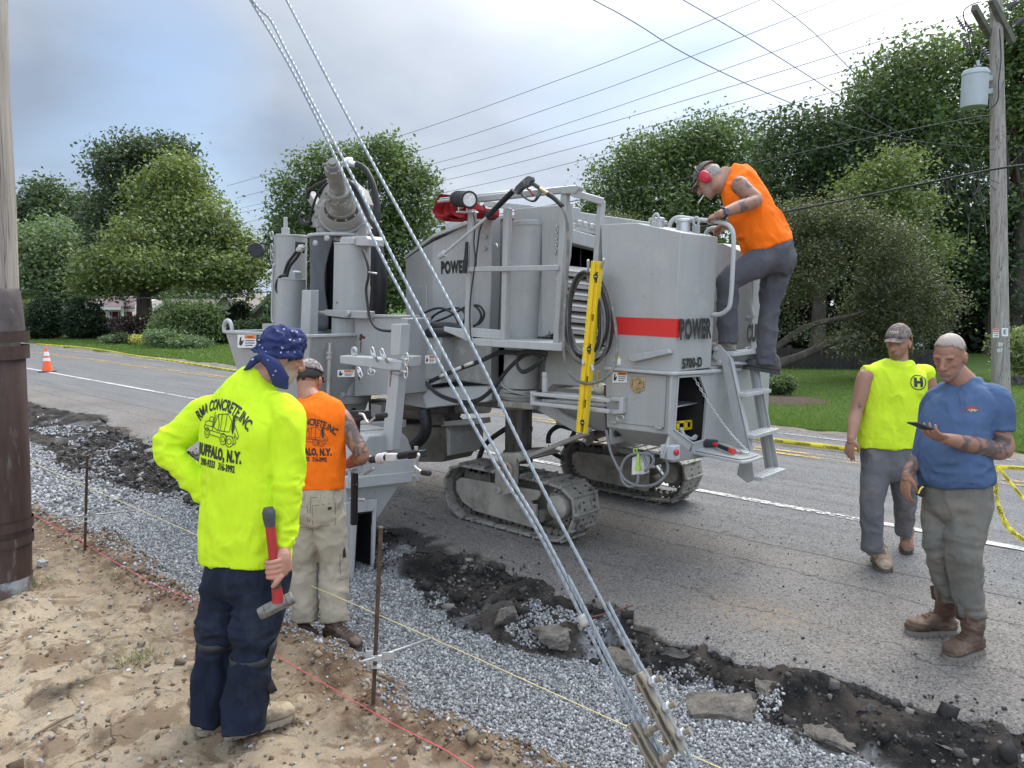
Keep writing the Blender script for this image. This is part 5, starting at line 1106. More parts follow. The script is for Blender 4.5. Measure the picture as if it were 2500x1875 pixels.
# ---- level holder arms, drag link and struts
with part('holder_arm',GPL)as mb:
 for y0,y1,Yd in((961,978,4.62),(984,1004,4.62)):pbeam(mb,1299,y0,1488,y1,Yd,0.03,0.04)
 for y0,y1 in((957,975),(978,992)):pbeam(mb,1325,y0,1515,y1,4.78,0.025,0.03)
 pbeam(mb,1302,955,1302,990,4.64,0.04);mb.slab([(1490,970),(1520,970),(1520,1010),(1490,1012),(1490,1000),(1510,1000),(1510,980),(1490,980)],4.66,0.05)
 pcyl(mb,1331,920,1331,958,4.72,8);pcyl(mb,1331,908,1331,920,4.72,9,6)
with part('pull_ring',ZINC,smooth=180,bevel=0)as mb:
 th=np.linspace(0,2*math.pi,19);q=PY(1514,1020,4.68);mb.tube(np.stack([q[0]+.032*np.cos(th),q[1]+0*th,q[2]+.022*np.sin(th)],1),0.005,8,1,False)
with part('rear_bracket',GP)as mb:mb.slab([(1337,856),(1480,860),(1480,945),(1440,945),(1350,938),(1337,950),(1330,900)],4.9,0.015);mb.slab([(1355,945),(1480,952),(1480,985),(1360,960)],5.1,0.3)
with part('strut',GP)as mb:pbeam(mb,1310,985,1440,1058,4.9,0.08,0.06)
with part('strut',DUST)as mb:pbeam(mb,1272,1122,1432,1058,4.76,0.035,0.075);[bolt(mb,PY(x,y,4.755),(0,-1,0),0.02)for x,y in((1278,1120),(1415,1066),(1428,1075))]
label(1335,1083,1367,1094,4.735)
with part('tie_pin',DUSTD)as mb:pcyl(mb,1432,1068,1500,1048,5.0,11,Y1=5.3);pcyl(mb,1436,1068,1440,1069,4.9,20)
hose('hydraulic_hose',[(1375,1120),(1345,1100),(1340,1062),(1365,1040),(1400,1045),(1420,1010),(1450,985)],5.3,0.022)
hose('hydraulic_hose',[(1380,1090),(1400,1060),(1412,1010),(1405,965)],5.35,0.022);hose('hydraulic_hose',[(1166,1128),(1185,1085),(1230,1050),(1290,1020)],5.2,0.025)
hose('drain_hose',[(1478,940),(1480,1000),(1485,1060),(1500,1110)],4.78,0.012,mat('maroon_hose',(0.07,0.035,0.038),0.6))
with part('marker_float',mat('cream_plastic',(0.62,0.62,0.52),0.5),smooth=180)as mb:c=PY(1466,948,4.85);mb.ell(c,(0.06,0.05,0.045))
with part('ball_valve',mat('yellow_lever',(0.75,0.45,0.03),0.5))as mb:pbeam(mb,1462,905,1458,945,4.78,0.012,0.02)
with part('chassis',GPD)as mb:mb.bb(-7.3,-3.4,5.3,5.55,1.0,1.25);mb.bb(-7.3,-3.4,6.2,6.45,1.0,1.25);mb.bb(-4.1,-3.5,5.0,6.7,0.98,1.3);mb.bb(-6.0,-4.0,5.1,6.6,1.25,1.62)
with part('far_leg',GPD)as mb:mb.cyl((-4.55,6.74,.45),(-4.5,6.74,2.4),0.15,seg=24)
with part('far_body',GP)as mb:mb.bb(-6.9,-5.0,6.3,6.6,1.2,1.7)
# ---- swing-out front arm, its leg, clamp post and handles
Yf=4.75
with part('front_leg_casing')as mb:pcyl(mb,861,597,857,762,Yf,44,40);pcyl(mb,861,594,861,600,Yf,45,40)
with part('leg_cap',GPL)as mb:mb.slab([(830,582),(834,578),(893,576),(898,584),(898,600),(828,598)],Yf-.1,0.2);[mb.slab([(x,580),(x+10,580),(x+10,596),(x,596)],Yf-.13,0.03)for x in(841,852)]
with part('front_leg_body')as mb:pcyl(mb,854,775,850,960,Yf,43,40);mb.slab([(866,768),(978,770),(980,790),(975,960),(866,968)],Yf-.12,0.25);mb.slab([(906,768),(978,770),(978,776),(906,775)],Yf-.135,0.02)
with part('bolted_flange')as mb:mb.slab([(977,776),(994,778),(992,870),(985,962),(970,960)],Yf-.16,0.3);[bolt(mb,PY(x,y,Yf-.165),(0,-1,0),0.024,.02)for x,y in((983,832),(982,857),(979,929),(976,953))]
with part('leg_clamp')as mb:mb.slab([(792,756),(895,760),(895,778),(840,776),(792,770)],Yf-.22,0.1);[bolt(mb,PY(x,y,Yf-.225),(0,-1,0),0.035,.03)for x,y in((851,766),)];pcyl(mb,772,764,795,763,Yf-.2,5,6)
with part('leg_foot_ring',GPD)as mb:pcyl(mb,848,957,847,973,Yf,58,40);bolt(mb,PY(840,965,Yf-.29),(0,-1,0),0.035,.03)
with part('front_leg_piston',GREASE,bevel=0)as mb:pcyl(mb,845,973,838,1150,Yf,33)
with part('rust_stain',RUST,bevel=0)as mb:
 mb.slab([(878,818),(882,814),(886,820),(892,822),(890,828),(884,826),(881,833),(877,830)],Yf-.122,0.004);mb.slab([(880,834),(883,834),(881,858),(879,862)],Yf-.1215,0.003);mb.slab([(874,920),(880,918),(877,930)],Yf-.122,.004);mb.slab([(820,737),(824,738),(822,742)],Yf-.37,.004)
hose('leg_hose',[(886,612),(896,640),(900,670),(894,705),(897,740),(903,775),(918,800),(945,808),(990,806)],Yf-.25,0.013,BLK)
with part('hose_clip',ZINC,smooth=180,bevel=0)as mb:mb.tube([PY(900,664,Yf-.3),PY(920,668,Yf-.3)],0.008,8,1)
Ya=3.95
with part('clamp_post',GPL)as mb:mb.slab([(955,791),(979,791),(974,868),(952,868)],Ya,0.1);mb.slab([(950,905),(973,907),(957,1100),(930,1100)],Ya+.01,0.09)
with part('clamp_post_rust',mat('rust_streak',(0.25,0.17,0.1),0.8,var=0.4,scale=30),bevel=0)as mb:mb.slab([(953,908),(957,908),(952,945),(950,945)],Ya+.007,0.002)
with part('clamp_arm',GPL,bevel=0.01)as mb:mb.slab([(829,868),(900,872),(952,880),(977,880),(977,905),(950,905),(829,888)],Ya-.03,0.12)
with part('clamp_socket',GP)as mb:mb.slab([(977,868),(1006,870),(1005,895),(975,893)],Ya,0.1);mb.slab([(958,905),(975,907),(975,915),(957,914)],Ya-.01,.1)
with part('lift_eye',GPL,smooth=180,bevel=0)as mb:th=np.linspace(0,2*math.pi,19);q=PY(865,859,Ya+.02);mb.tube(np.stack([q[0]+.028*np.cos(th),q[1]+0*th,q[2]+.033*np.sin(th)],1),0.014,8,1,False)
for(x0,y0),(x1,y1),ar in(((922,882),(911,862),2.0),((947,885),(935,865),2.1),((874,896),(879,910),2.2),((903,898),(907,909),0.0),((980,876),(993,878),1.57),((978,905),(991,909),1.57)):
 with part('t_handle',ZINC,smooth=180,bevel=0)as mb:
  a,b=PY(x0,y0,Ya-.05),PY(x1,y1,Ya-.09);mb.tube([a,b],0.012,8,1);s_,c_=math.sin(ar),math.cos(ar);th=np.linspace(0,2*math.pi,21)
  ex,ey=.048*np.sign(np.cos(th))*np.abs(np.cos(th))**.6,.020*np.sign(np.sin(th))*np.abs(np.sin(th))**.8
  mb.tube(b+np.outer(ex*c_-ey*s_,A(1,0,0))+np.outer(ex*s_+ey*c_,A(0,0,1)),0.007,8,1,False)
with part('jack_screw',STEEL,bevel=0,smooth=60)as mb:
 a,b=PY(806,838,4.3),PY(802,985,4.3);n=44;
 for k in range(n):p=a+(b-a)*k/n;q=a+(b-a)*(k+.6)/n;mb.cyl(p,q,0.027,0.027,12);mb.cyl(q,a+(b-a)*(k+1)/n,0.021,seg=12)
with part('jack_nut',GP)as mb:pcyl(mb,805,858,804,866,4.3,9,6);pcyl(mb,804,869,804,878,4.3,9,6);mb.slab([(757,858),(797,860),(797,884),(757,880)],4.4,0.12)
with part('jack_rod',STEEL,smooth=60)as mb:pcyl(mb,760,848,800,850,4.38,5);pcyl(mb,780,845,786,853,4.36,9)
with part('swing_body')as mb:
 mb.slab([(990,819),(1078,824),(1076,935),(1034,943),(986,942)],4.85,0.3)
 mb.slab([(988,942),(1024,949),(1191,945),(1192,982),(1041,997),(966,983),(960,960)],4.9,0.35)
 mb.prism([PY(1024,949,4.9),PY(1190,945,4.9),PY(1190,980,4.78),PY(1041,995,4.78)],(0,0.06,0.01))
 [mb.cyl(PY(x,y,4.849),PY(x,y,4.849)-A(0,.004,0),0.013,seg=10)for x,y in((1012,825),(1071,827),(1008,938),(1027,940),(994,824),(990,936))]
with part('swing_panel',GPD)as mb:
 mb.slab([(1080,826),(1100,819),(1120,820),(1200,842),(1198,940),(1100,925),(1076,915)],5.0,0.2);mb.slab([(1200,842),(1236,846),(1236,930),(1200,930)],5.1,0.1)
 [mb.cyl(PY(x,y,4.999),PY(x,y,4.999)-A(0,.004,0),0.014,seg=10)for x,y in((1086,825),(1103,825),(1121,826),(1098,922),(1135,927),(1153,929),(1172,931))]
with part('swing_cover',GP)as mb:mb.slab([(1038,866),(1050,851),(1068,850),(1068,925),(1036,925)],4.843,0.01)
# ---- hydraulic trimmer hung under the body, dark and dusty
with part('trimmer_drum',DUSTD)as mb:pcyl(mb,960,1000,1110,1004,5.3,22);pcyl(mb,960,1010,1090,1020,5.2,10)
with part('trimmer_box',mat('olive_dust',(0.14,0.13,0.10),0.9,var=0.3,scale=4,col2=(0.06,0.055,0.048),c2s=5),bevel=0.01)as mb:mb.slab([(880,1040),(1090,1042),(1098,1060),(1096,1100),(1080,1128),(900,1128)],5.0,0.4)
with part('trimmer_edge',GPD)as mb:mb.slab([(1088,1040),(1098,1060),(1098,1112),(1091,1114)],4.97,0.46);pbeam(mb,1086,1034,1188,1026,5.0,0.05,0.11)
with part('trimmer_disc',BLK)as mb:p=PY(1105,1062,5.3);mb.cyl(p,p+A(.02,.0,0),0.2,seg=36);mb.cyl(p,p+A(.2,0,0),0.05,seg=20);mb.cyl(p+A(.15,0,0),p+A(.17,0,0),0.12,seg=24)
with part('white_cylinder',mat('white_barrel',(0.62,0.62,0.58),0.5,col2=(0.3,0.27,0.22)))as mb:pcyl(mb,1090,1000,1192,996,5.35,12)
hose('ribbed_hose',[(1035,1000),(1040,1030),(1036,1060),(1015,1085),(985,1100)],4.8,0.055)
for k in range(4):hose('hydraulic_hose',[(1030,1018+6*k),(1065,1020+5*k),(1085,1022+4*k)],4.95,0.014,DUSTD)
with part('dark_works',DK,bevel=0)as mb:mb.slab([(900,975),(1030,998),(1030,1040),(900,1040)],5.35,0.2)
with part('valve_block',GPD)as mb:mb.slab([(905,985),(930,990),(928,1020),(905,1018)],4.7,0.15);mb.slab([(878,1034),(950,1030),(950,1050),(878,1054)],4.3,0.2)
# ---- curb mould and its adjusting gear
Xm=-4.98
def xslab(mb,pts,X,t):mb.prism([PX(x,y,X)for x,y in pts],(t,0,0))
with part('curb_mould',GPL,bevel=0.004)as mb:
 xslab(mb,[(843,1229),(874,1223),(871,1252),(864,1400),(852,1409),(846,1380)],Xm,-.03);xslab(mb,[(874,1223),(921,1217),(916,1240),(910,1248),(871,1252)],Xm,-.03);xslab(mb,[(916,1240),(921,1217),(914,1397),(909,1396),(912,1252)],Xm,-.03)
with part('mould_lining',mat('black_steel',(0.022,0.022,0.024),0.45,0.3),bevel=0)as mb:
 for(a,b),(c,d2)in(((863,1396),(872,1253)),((872,1253),(910,1248)),((910,1248),(913,1398))):p0,p1=PX(a,b,Xm-.02),PX(c,d2,Xm-.02);mb.prism([p0,p1,p1-A(1.1,0,0),p0-A(1.1,0,0)],nrm(np.cross(p1-p0,A(1,0,0)))*0.012)
 xslab(mb,[(858,1400),(872,1252),(912,1248),(915,1398)],Xm-1.1,-.02)
with part('mould_gusset',GP,bevel=0.004)as mb:xslab(mb,[(872,1190),(975,1170),(968,1195),(921,1266),(918,1222),(872,1226)],Xm-.04,-.03);xslab(mb,[(845,1180),(872,1178),(872,1228),(845,1230)],Xm-.03,-.3)
with part('mould_beam',GPL)as mb:a,b=PX(845,1178,Xm-.02),PX(1015,1160,Xm-.02);mb.beam(a,b,0.09,0.10,A(1,0,0));mb.beam(a+A(.03,0,.06),b+A(.03,0,.06),0.18,0.015,A(1,0,0))
with part('mould_hood',GP,bevel=0.02)as mb:xslab(mb,[(880,1090),(900,1062),(982,1055),(996,1068),(1008,1100),(1004,1150),(870,1160)],Xm-.1,-.5)
with part('mould_top',GP)as mb:xslab(mb,[(870,1050),(950,1045),(952,1060),(872,1065)],Xm-.3,-.3);xslab(mb,[(835,1150),(872,1145),(872,1200),(838,1205)],Xm-.1,-.2)
Yc=3.25
with part('jack_tube',BLKG,smooth=60)as mb:pcyl(mb,872,1020,866,1160,Yc,8.5,20);pcyl(mb,866,1152,864,1280,Yc,9,20);pcyl(mb,866,1180,866,1184,Yc,10,20)
with part('jack_tube_lower',GPL,smooth=60)as mb:pcyl(mb,864,1280,857,1408,Yc,7,20);pcyl(mb,872,1130,872,1153,Yc-.02,13,20);mb.cyl(PY(853,1140,Yc-.15),PY(872,1141,Yc),rpx(10,Yc,860,1140),seg=20)
with part('jack_head',BLK)as mb:mb.slab([(869,1003),(888,1003),(888,1024),(866,1030)],Yc-.03,0.06);mb.slab([(851,1003),(870,1003),(870,1022),(851,1020)],Yc,0.05)
with part('crank_handle',ZINC,smooth=180,bevel=0)as mb:mb.tube([PY(x,y,Yc-.06)for x,y in((877,1010),(887,1013),(895,1029),(902,1033),(910,1024),(922,1015))],0.0095,8,3)
with part('crank_grip',BLK,smooth=60)as mb:pcyl(mb,920,1016,943,1013,Yc-.06,7,16)
with part('jack_tube',BLKG,smooth=60)as mb:pcyl(mb,896,1124,1020,1106,Yc,8.5,20);mb.slab([(993,1104),(1022,1100),(1024,1118),(995,1122)],Yc-.04,0.07)
with part('jack_collar',WHT,smooth=60)as mb:pcyl(mb,925,1120,942,1117,Yc,13,24);pcyl(mb,878,1126,905,1122,Yc,10,24);mb.slab([(940,1108),(962,1108),(960,1126),(940,1128)],Yc-.05,0.05)
with part('crank_handle',ZINC,smooth=180,bevel=0)as mb:mb.tube([PY(x,y,Yc-.07)for x,y in((1020,1108),(1023,1113),(1012,1132),(1016,1142),(1030,1153))],0.0095,8,3)
with part('crank_grip',BLK,smooth=60)as mb:pcyl(mb,1030,1153,1050,1156,Yc-.07,7,16)
with part('lever',STEEL,smooth=60)as mb:pbeam(mb,890,1158,912,1144,Yc,0.018,0.02);pcyl(mb,855,1218,890,1221,Yc+.1,4,10)
with part('spring_bolt',STEEL,bevel=0,smooth=60)as mb:
 for k in range(9):pcyl(mb,1011,1160+3*k,1011,1162+3*k,3.6,5,10)
 pcyl(mb,1016,1090,1016,1155,3.7,5,10)
 # ---- concrete hopper
with part('hopper',bevel=0.004)as mb:
 a,b=PY(550,810,4.1),PY(757,816,4.1);c,d2=PY(575,960,4.1),PY(740,965,4.1);z0=a[2];dY=1.0
 T=[A(a[0],4.1,z0),A(b[0],4.1,z0),A(b[0],4.1+dY,z0),A(a[0],4.1+dY,z0)];B_=[A(c[0]+.1,4.2,0.85),A(d2[0]-.1,4.2,0.85),A(d2[0]-.1,4.9,0.85),A(c[0]+.1,4.9,0.85)]
 mb.add(T+B_,[(0,1,5,4),(1,2,6,5),(2,3,7,6),(3,0,4,7),(4,5,6,7)])
with part('hopper_rim',GPL)as mb:
 for i in range(4):mb.beam(T[i],T[(i+1)%4],0.05,0.03)
with part('lifting_lug',GPL,smooth=180,bevel=0)as mb:mb.tube([PY(x,y,4.12)for x,y in((548,812),(547,795),(553,783),(561,785),(566,800),(567,822))],0.022,8)
with part('hopper_apron',GPD)as mb:mb.slab([(735,840),(812,845),(812,985),(735,975)],4.6,0.3);mb.slab([(757,818),(812,820),(812,840),(757,838)],4.5,0.05)
Yl=5.0
with part('front_far_leg_casing')as mb:pcyl(mb,712,576,710,812,Yl+.35,37,36);pcyl(mb,712,573,712,579,Yl+.35,38,36);pcyl(mb,697,530,697,574,Yl+.35,5,12);pcyl(mb,697,556,697,574,Yl+.35,10,16);mb.slab([(668,575),(684,573),(684,800),(664,800)],Yl+.25,0.1)
with part('front_far_leg')as mb:pcyl(mb,712,682,709,812,Yl-.05,34,36);mb.slab([(706,665),(712,660),(718,664),(720,684),(702,684)],Yl-.1,0.1);pcyl(mb,712,680,712,684,Yl-.05,35,36)
with part('leg_window',DK,bevel=0)as mb:
 p=[PY(x,y,Yl)for x,y in((721,590),(741,592),(740,618),(720,614))];mb.prism(p,(0,.02,0))
hose('leg_hose',[(731,606),(718,622),(702,645),(694,670)],Yl-.08,0.018);hose('leg_hose',[(737,606),(725,628),(708,650),(700,675)],Yl-.08,0.018);hose('leg_hose',[(700,672),(685,675),(676,690),(674,705),(679,714)],Yl-.2,0.018)
with part('hose_fitting',ZINC,smooth=60)as mb:pcyl(mb,727,612,735,601,Yl-.08,6,10);pcyl(mb,733,612,741,601,Yl-.08,6,10)
with part('side_rod',GPL,smooth=180,bevel=0)as mb:mb.tube([PY(x,y,Yl+.2)for x,y in((671,648),(667,655),(664,770),(668,788))],0.015,8);[mb.tube(PY(664,y,Yl+.2)+np.stack([.03*np.cos(th_:=np.linspace(0,6.283,15)),0*th_,.05*np.sin(th_)],1),0.009,6,1,False)for y in(575,605,628)]
with part('side_lamp',BLK,smooth=50)as mb:p=PY(631,611,Yl+.2);mb.cyl(p-rt*.02,p-fw0*.1,0.105,0.09,20);mb.tube([PY(636,594,Yl+.2),PY(668,597,Yl+.25)],0.012,8,1)
with part('hopper_post',GPL)as mb:mb.slab([(737,708),(758,708),(755,845),(732,845)],4.4,0.1)
with part('hopper_arm',GP)as mb:mb.slab([(640,790),(676,792),(676,806),(640,806)],5.0,0.1)
# ---- auger head: gearbox flange, hydraulic motor and rubber discharge boot
Bf,Tm=PY(835,512,5.0),PY(812,398,4.55);ad=nrm(Tm-Bf);sc=depth(Bf)/FPX
AUG=machine_paint('auger_dusted_paint',(0.235,0.225,0.205),1.6,0.6)
def along(px_,py_,f):return Bf+(Tm-Bf)*f
with part('auger_gearbox',AUG,bevel=0.008)as mb:
 for f0,f1,r0,r1 in((-.26,-.16,70,72),(-.16,-.08,60,60),(-.08,-.02,54,50),(-.02,.05,50,44),(.05,.12,36,36)):mb.cyl(along(0,0,f0),along(0,0,f1),r0*sc,r1*sc,40)
 u,v,_=frame(ad)
 for k in range(14):a=2*math.pi*k/14;p=along(0,0,-.18)+(u*math.cos(a)+v*math.sin(a))*67*sc;mb.cyl(p,p+ad*.025,0.022,seg=6)
 for k in range(10):a=2*math.pi*k/10;p=along(0,0,.05)+(u*math.cos(a)+v*math.sin(a))*40*sc;mb.cyl(p,p+ad*.02,0.015,seg=6)
with part('auger_housing',AUG,bevel=0.01)as mb:
 mb.slab([(772,500),(752,465),(746,482),(757,500),(770,520),(756,535),(757,553),(772,557),(770,580),(897,580),(892,560),(898,556),(897,540),(884,520),(896,500),(882,465),(852,440),(800,440)],5.25,0.10)
 mb.prism([PY(770,545,5.15),PY(895,545,5.15),PY(893,580,5.05),PY(772,580,5.05)],(0,.12,0))
with part('auger_motor',AUG,bevel=0.006)as mb:
 for f0,f1,r0,r1 in((.10,.30,36,34),(.30,.36,35,33),(.36,.46,30,28),(.46,.80,20,19),(.80,.93,22,22),(.93,1.0,16,14),(1.0,1.04,10,10)):mb.cyl(along(0,0,f0),along(0,0,f1),r0*sc*.95,r1*sc*.95,32)
 for k in range(8):a=2*math.pi*k/8;p=along(0,0,.36)+(u*math.cos(a)+v*math.sin(a))*30*sc;mb.cyl(p,p+ad*.03,0.016,seg=6)
 for k in range(5):a=2*math.pi*k/5+.4;p=along(0,0,.93)+(u*math.cos(a)+v*math.sin(a))*19*sc;mb.cyl(p,p+ad*.02,0.013,seg=6)
with part('grease_ring',mat('greasy_dirt',(0.05,0.035,0.025),0.6,var=0.5,scale=15),bevel=0)as mb:mb.cyl(along(0,0,.045),along(0,0,.065),43*sc,41*sc,36);mb.cyl(along(0,0,-.105),along(0,0,-.095),58*sc,seg=36);mb.cyl(PY(826,535,4.95),PY(826,541,4.95),.03,seg=12)
RUB=mat('scuffed_rubber_sheet',(0.085,0.096,0.112),0.5,var=0.3,scale=3,col2=(0.10,0.11,0.12),c2s=4,stretch=(1,1,0.5))
mb=MB();rings=[];nn=26
for y,cx,rx in((575,828,72),(600,826,68),(650,822,64),(700,820,62),(750,816,60),(806,812,57)):
 c=PY(cx,y,5.1);r_=rpx(rx,5.1,cx,y);row=[]
 gape={575:.02,600:.14,650:.42,700:.5,750:.16,806:.0}[y]
 for k in range(nn):a=math.pi*(1.52-gape*.22)-(2*math.pi-gape*1.6)*k/(nn-1)*0.94;row.append(c+rt*math.cos(a)*r_+fw0*math.sin(a)*r_*.9)
 rings.append(row)
V=np.array(rings);F=[(i*nn+j,i*nn+j+1,(i+1)*nn+j+1,(i+1)*nn+j)for i in range(len(rings)-1)for j in range(nn-1)]
mb.add(V.reshape(-1,3),F);o=mb.build('discharge_boot',RUB,MACH,180,recalc=False);sb=o.modifiers.new('subdivide','SUBSURF');sb.levels=sb.render_levels=2;sd=o.modifiers.new('thickness','SOLIDIFY');sd.thickness=0.012
with part('boot_ring',GPL,smooth=180,bevel=0)as mb:c=PY(828,577,5.1);r_=rpx(73,5.1,828,577);th=np.linspace(0,2*math.pi,41);mb.tube(c+np.outer(np.cos(th),rt)*r_+np.outer(np.sin(th),fw0)*r_*.9,0.02,8,1,False);[mb.cyl(PY(x,y,4.72),PY(x,y,4.72)-A(0,.03,0),.03,seg=12)for x,y in((801,582),(773,594))]
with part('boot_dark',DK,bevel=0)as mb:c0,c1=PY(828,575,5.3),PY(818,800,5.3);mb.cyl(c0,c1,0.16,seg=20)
with part('auger_tube',GPD)as mb:a=PY(832,530,5.4);mb.cyl(a,a-ad*2.6+A(0,0,0),0.2,seg=28)
for pts in([(842,412),(870,398),(900,430),(915,480),(918,540),(910,600)],[(850,405),(885,405),(912,450),(924,520),(918,580)],[(848,440),(870,460),(890,500),(905,540),(920,560)],[(855,450),(880,490),(900,530),(922,555),(928,540)]):hose('hydraulic_hose',pts,4.95,0.024)
with part('auger_hose_bundle',BLK,smooth=180,bevel=0)as mb:mb.tube([PY(915,560,5.15),PY(922,640,5.15),PY(925,700,5.15),PY(918,780,5.15),PY(905,850,5.1)],[.06,.085,.09,.085,.08],12)
with part('hose_fitting',ZINC,smooth=60)as mb:mb.tube([PY(838,402,4.75),PY(848,392,4.8),PY(860,394,4.85)],0.035,10);mb.tube([PY(850,398,4.75),PY(866,402,4.8)],0.032,10)
hose('hydraulic_hose',[(798,440),(775,452),(755,466),(750,485)],4.85,0.024);hose('hydraulic_hose',[(800,445),(775,475),(760,520),(757,545)],4.8,0.014);hose('hydraulic_hose',[(758,545),(742,545),(735,530),(740,522)],5.0,0.03)
# == PEOPLE
def ring_se(c,u,v,a,b,n=28,e=2.3):
 t=np.linspace(0,2*math.pi,n,endpoint=False);ct,st=np.cos(t),np.sin(t)
 return c+np.outer(np.sign(ct)*np.abs(ct)**(2/e)*a,u)+np.outer(np.sign(st)*np.abs(st)**(2/e)*b,v)
def torso(mb,secs,side,fwd,e=2.35,k=5):
 """secs: centre (3), half width, half depth; lofted into one closed trunk"""
 D=catmull(np.array([list(c)+[a,b]for c,a,b in secs]),k);rings=[]
 T=np.gradient(D[:,:3],axis=0)
 for d,t in zip(D,T):
  t=nrm(t);s=nrm(side-t*(side@t));f=np.cross(t,s);f=f if f@fwd>0 else-f
  rings.append(ring_se(d[:3],s,f,max(d[3],.01),max(d[4],.01),e=e))
 mb.loft(rings)
def limb(mb,pts,r,seg=18,k=5,tip=None):
 p=np.array(pts,float);mb.tube(p,r,seg,k);mb.ell(p[0],r[0]*0.98,seg=12,rings=8)
 if tip is None:tip=r[-1]<.05
 if tip:mb.ell(p[-1],r[-1]*0.98,seg=12,rings=8)
def baked(mb,vox,smooth=5,fac=0.5):
 me=mb.mesh('tmp');o=bpy.data.objects.new('tmp',me);COL.objects.link(o)
 b=bmesh.new();b.from_mesh(me);bmesh.ops.recalc_face_normals(b,faces=b.faces);b.to_mesh(me);b.free()
 r=o.modifiers.new('r','REMESH');r.mode='VOXEL';r.voxel_size=vox;r.adaptivity=0
 if smooth:s=o.modifiers.new('s','SMOOTH');s.factor=fac;s.iterations=smooth
 dg=bpy.context.evaluated_depsgraph_get();out=bpy.data.meshes.new_from_object(o.evaluated_get(dg))
 bpy.data.objects.remove(o);bpy.data.meshes.remove(me);return out
def getV(me):a=np.empty(len(me.vertices)*3,np.float32);me.vertices.foreach_get('co',a);return a.reshape(-1,3).astype(float)
def getN(me):a=np.empty(len(me.vertices)*3,np.float32);me.vertices.foreach_get('normal',a);return a.reshape(-1,3).astype(float)
def setV(me,V):me.vertices.foreach_set('co',V.astype(np.float32).ravel());me.update()
def near(V,c,r):return np.exp(-(((V-np.asarray(c))/np.asarray(r))**2).sum(1))
def wrinkle(me,folds):
 """folds: (amplitude, scale vector, seed, centre or None, radius) of ridged noise pushed along the normals"""
 V,N_=getV(me),getN(me);d=np.zeros(len(V))
 for amp,sc_,seed,c,r in folds:
  P=V*np.asarray(sc_)+seed*3.7;P=P+0.5*np.stack([vnoise(V*5+seed+q)for q in(0,9,18)],1)
  n=1-np.abs(fbm(P,2));n=np.sign(n-.55)*np.abs(n-.55)**1.1*2.0
  d+=amp*n*(1 if c is None else sum(near(V,ci,r)for ci in c))
 setV(me,V+N_*d[:,None])
def finish(nm,me,m,parent,smooth=180):
 V=getV(me)-ORG[parent.name];setV(me,V);return link_mesh(nm,me,m,parent,smooth,0,ORG[parent.name])
def garment(nm,mb,m,parent,folds=(),vox=0.008,smooth=5):
 me=baked(mb,vox,smooth)
 if folds:wrinkle(me,folds)
 return finish(nm,me,m,parent)
def skin_mat():
 m=bpy.data.materials.new('skin');m.use_nodes=True;N,L,P=nodes_of(m)
 a=N.new('ShaderNodeAttribute');a.attribute_name='tone';v=vecmap(N,L)
 c=mixn(N,L,0.25,a.outputs['Color'],mixn(N,L,noisen(N,L,v,28,4),(0.35,0.35,0.35),(0.65,0.62,0.62)),'OVERLAY')
 L.new(c,P.inputs['Base Color']);P.inputs['Roughness'].default_value=0.5
 P.inputs['Subsurface Weight'].default_value=0.06;P.inputs['Subsurface Radius'].default_value=(0.012,0.005,0.003)
 L.new(bumpn(N,L,noisen(N,L,v,220,3),0.15,0.002),P.inputs['Normal']);return m
SKIN=skin_mat()
def cloth_mat(nm,col,dirt=(0.2,0.15,0.1),dp=(0.62,0.8),ds=3.0,rough=0.85,var=0.06,weave=0.25):
 m=mat(nm,col,rough,var=var,scale=3,col2=dirt,c2p=dp,c2s=ds,bump=weave,bscale=420,bdist=0.0012,spec=0.2)
 if 'creased' not in m:
  m['creased']=1;N,L,P=nodes_of(m);v=vecmap(N,L);n=noisen(N,L,vecmap(N,L,(1,1,.55)),6.0,2,.5,.9);r_=mathn(N,L,'ABSOLUTE',mathn(N,L,'SUBTRACT',n,.5));n2_=noisen(N,L,vecmap(N,L,(1,1,.45)),16,3,.55,1.2)
  b=bumpn(N,L,rampn(N,L,r_,0,.11),.22,.016,P.inputs['Normal'].links[0].from_socket);L.new(bumpn(N,L,n2_,.22,.014,b),P.inputs['Normal'])
 return m
def hair_mat(nm,c1,c2):
 m=bpy.data.materials.new(nm);m.use_nodes=True;N,L,P=nodes_of(m);v=vecmap(N,L,(1,1,0.3));n=noisen(N,L,v,170,3,0.7)
 L.new(mixn(N,L,rampn(N,L,n,0.35,0.65),c1,c2),P.inputs['Base Color']);P.inputs['Roughness'].default_value=0.6;L.new(bumpn(N,L,n,0.6,0.004),P.inputs['Normal']);return m
def camo_mat(nm,a,b,c,sc_=16):
 m=bpy.data.materials.new(nm);m.use_nodes=True;N,L,P=nodes_of(m);v=vecmap(N,L)
 n1=noisen(N,L,v,sc_,3,0.6,1.5);n2=noisen(N,L,vecmap(N,L,(1.3,1.3,2.5)),sc_*1.7,3,0.7,2.0)
 k=mixn(N,L,rampn(N,L,n1,0.47,0.53),a,b);k=mixn(N,L,rampn(N,L,n2,0.57,0.62),k,c)
 L.new(k,P.inputs['Base Color']);P.inputs['Roughness'].default_value=0.9;return m
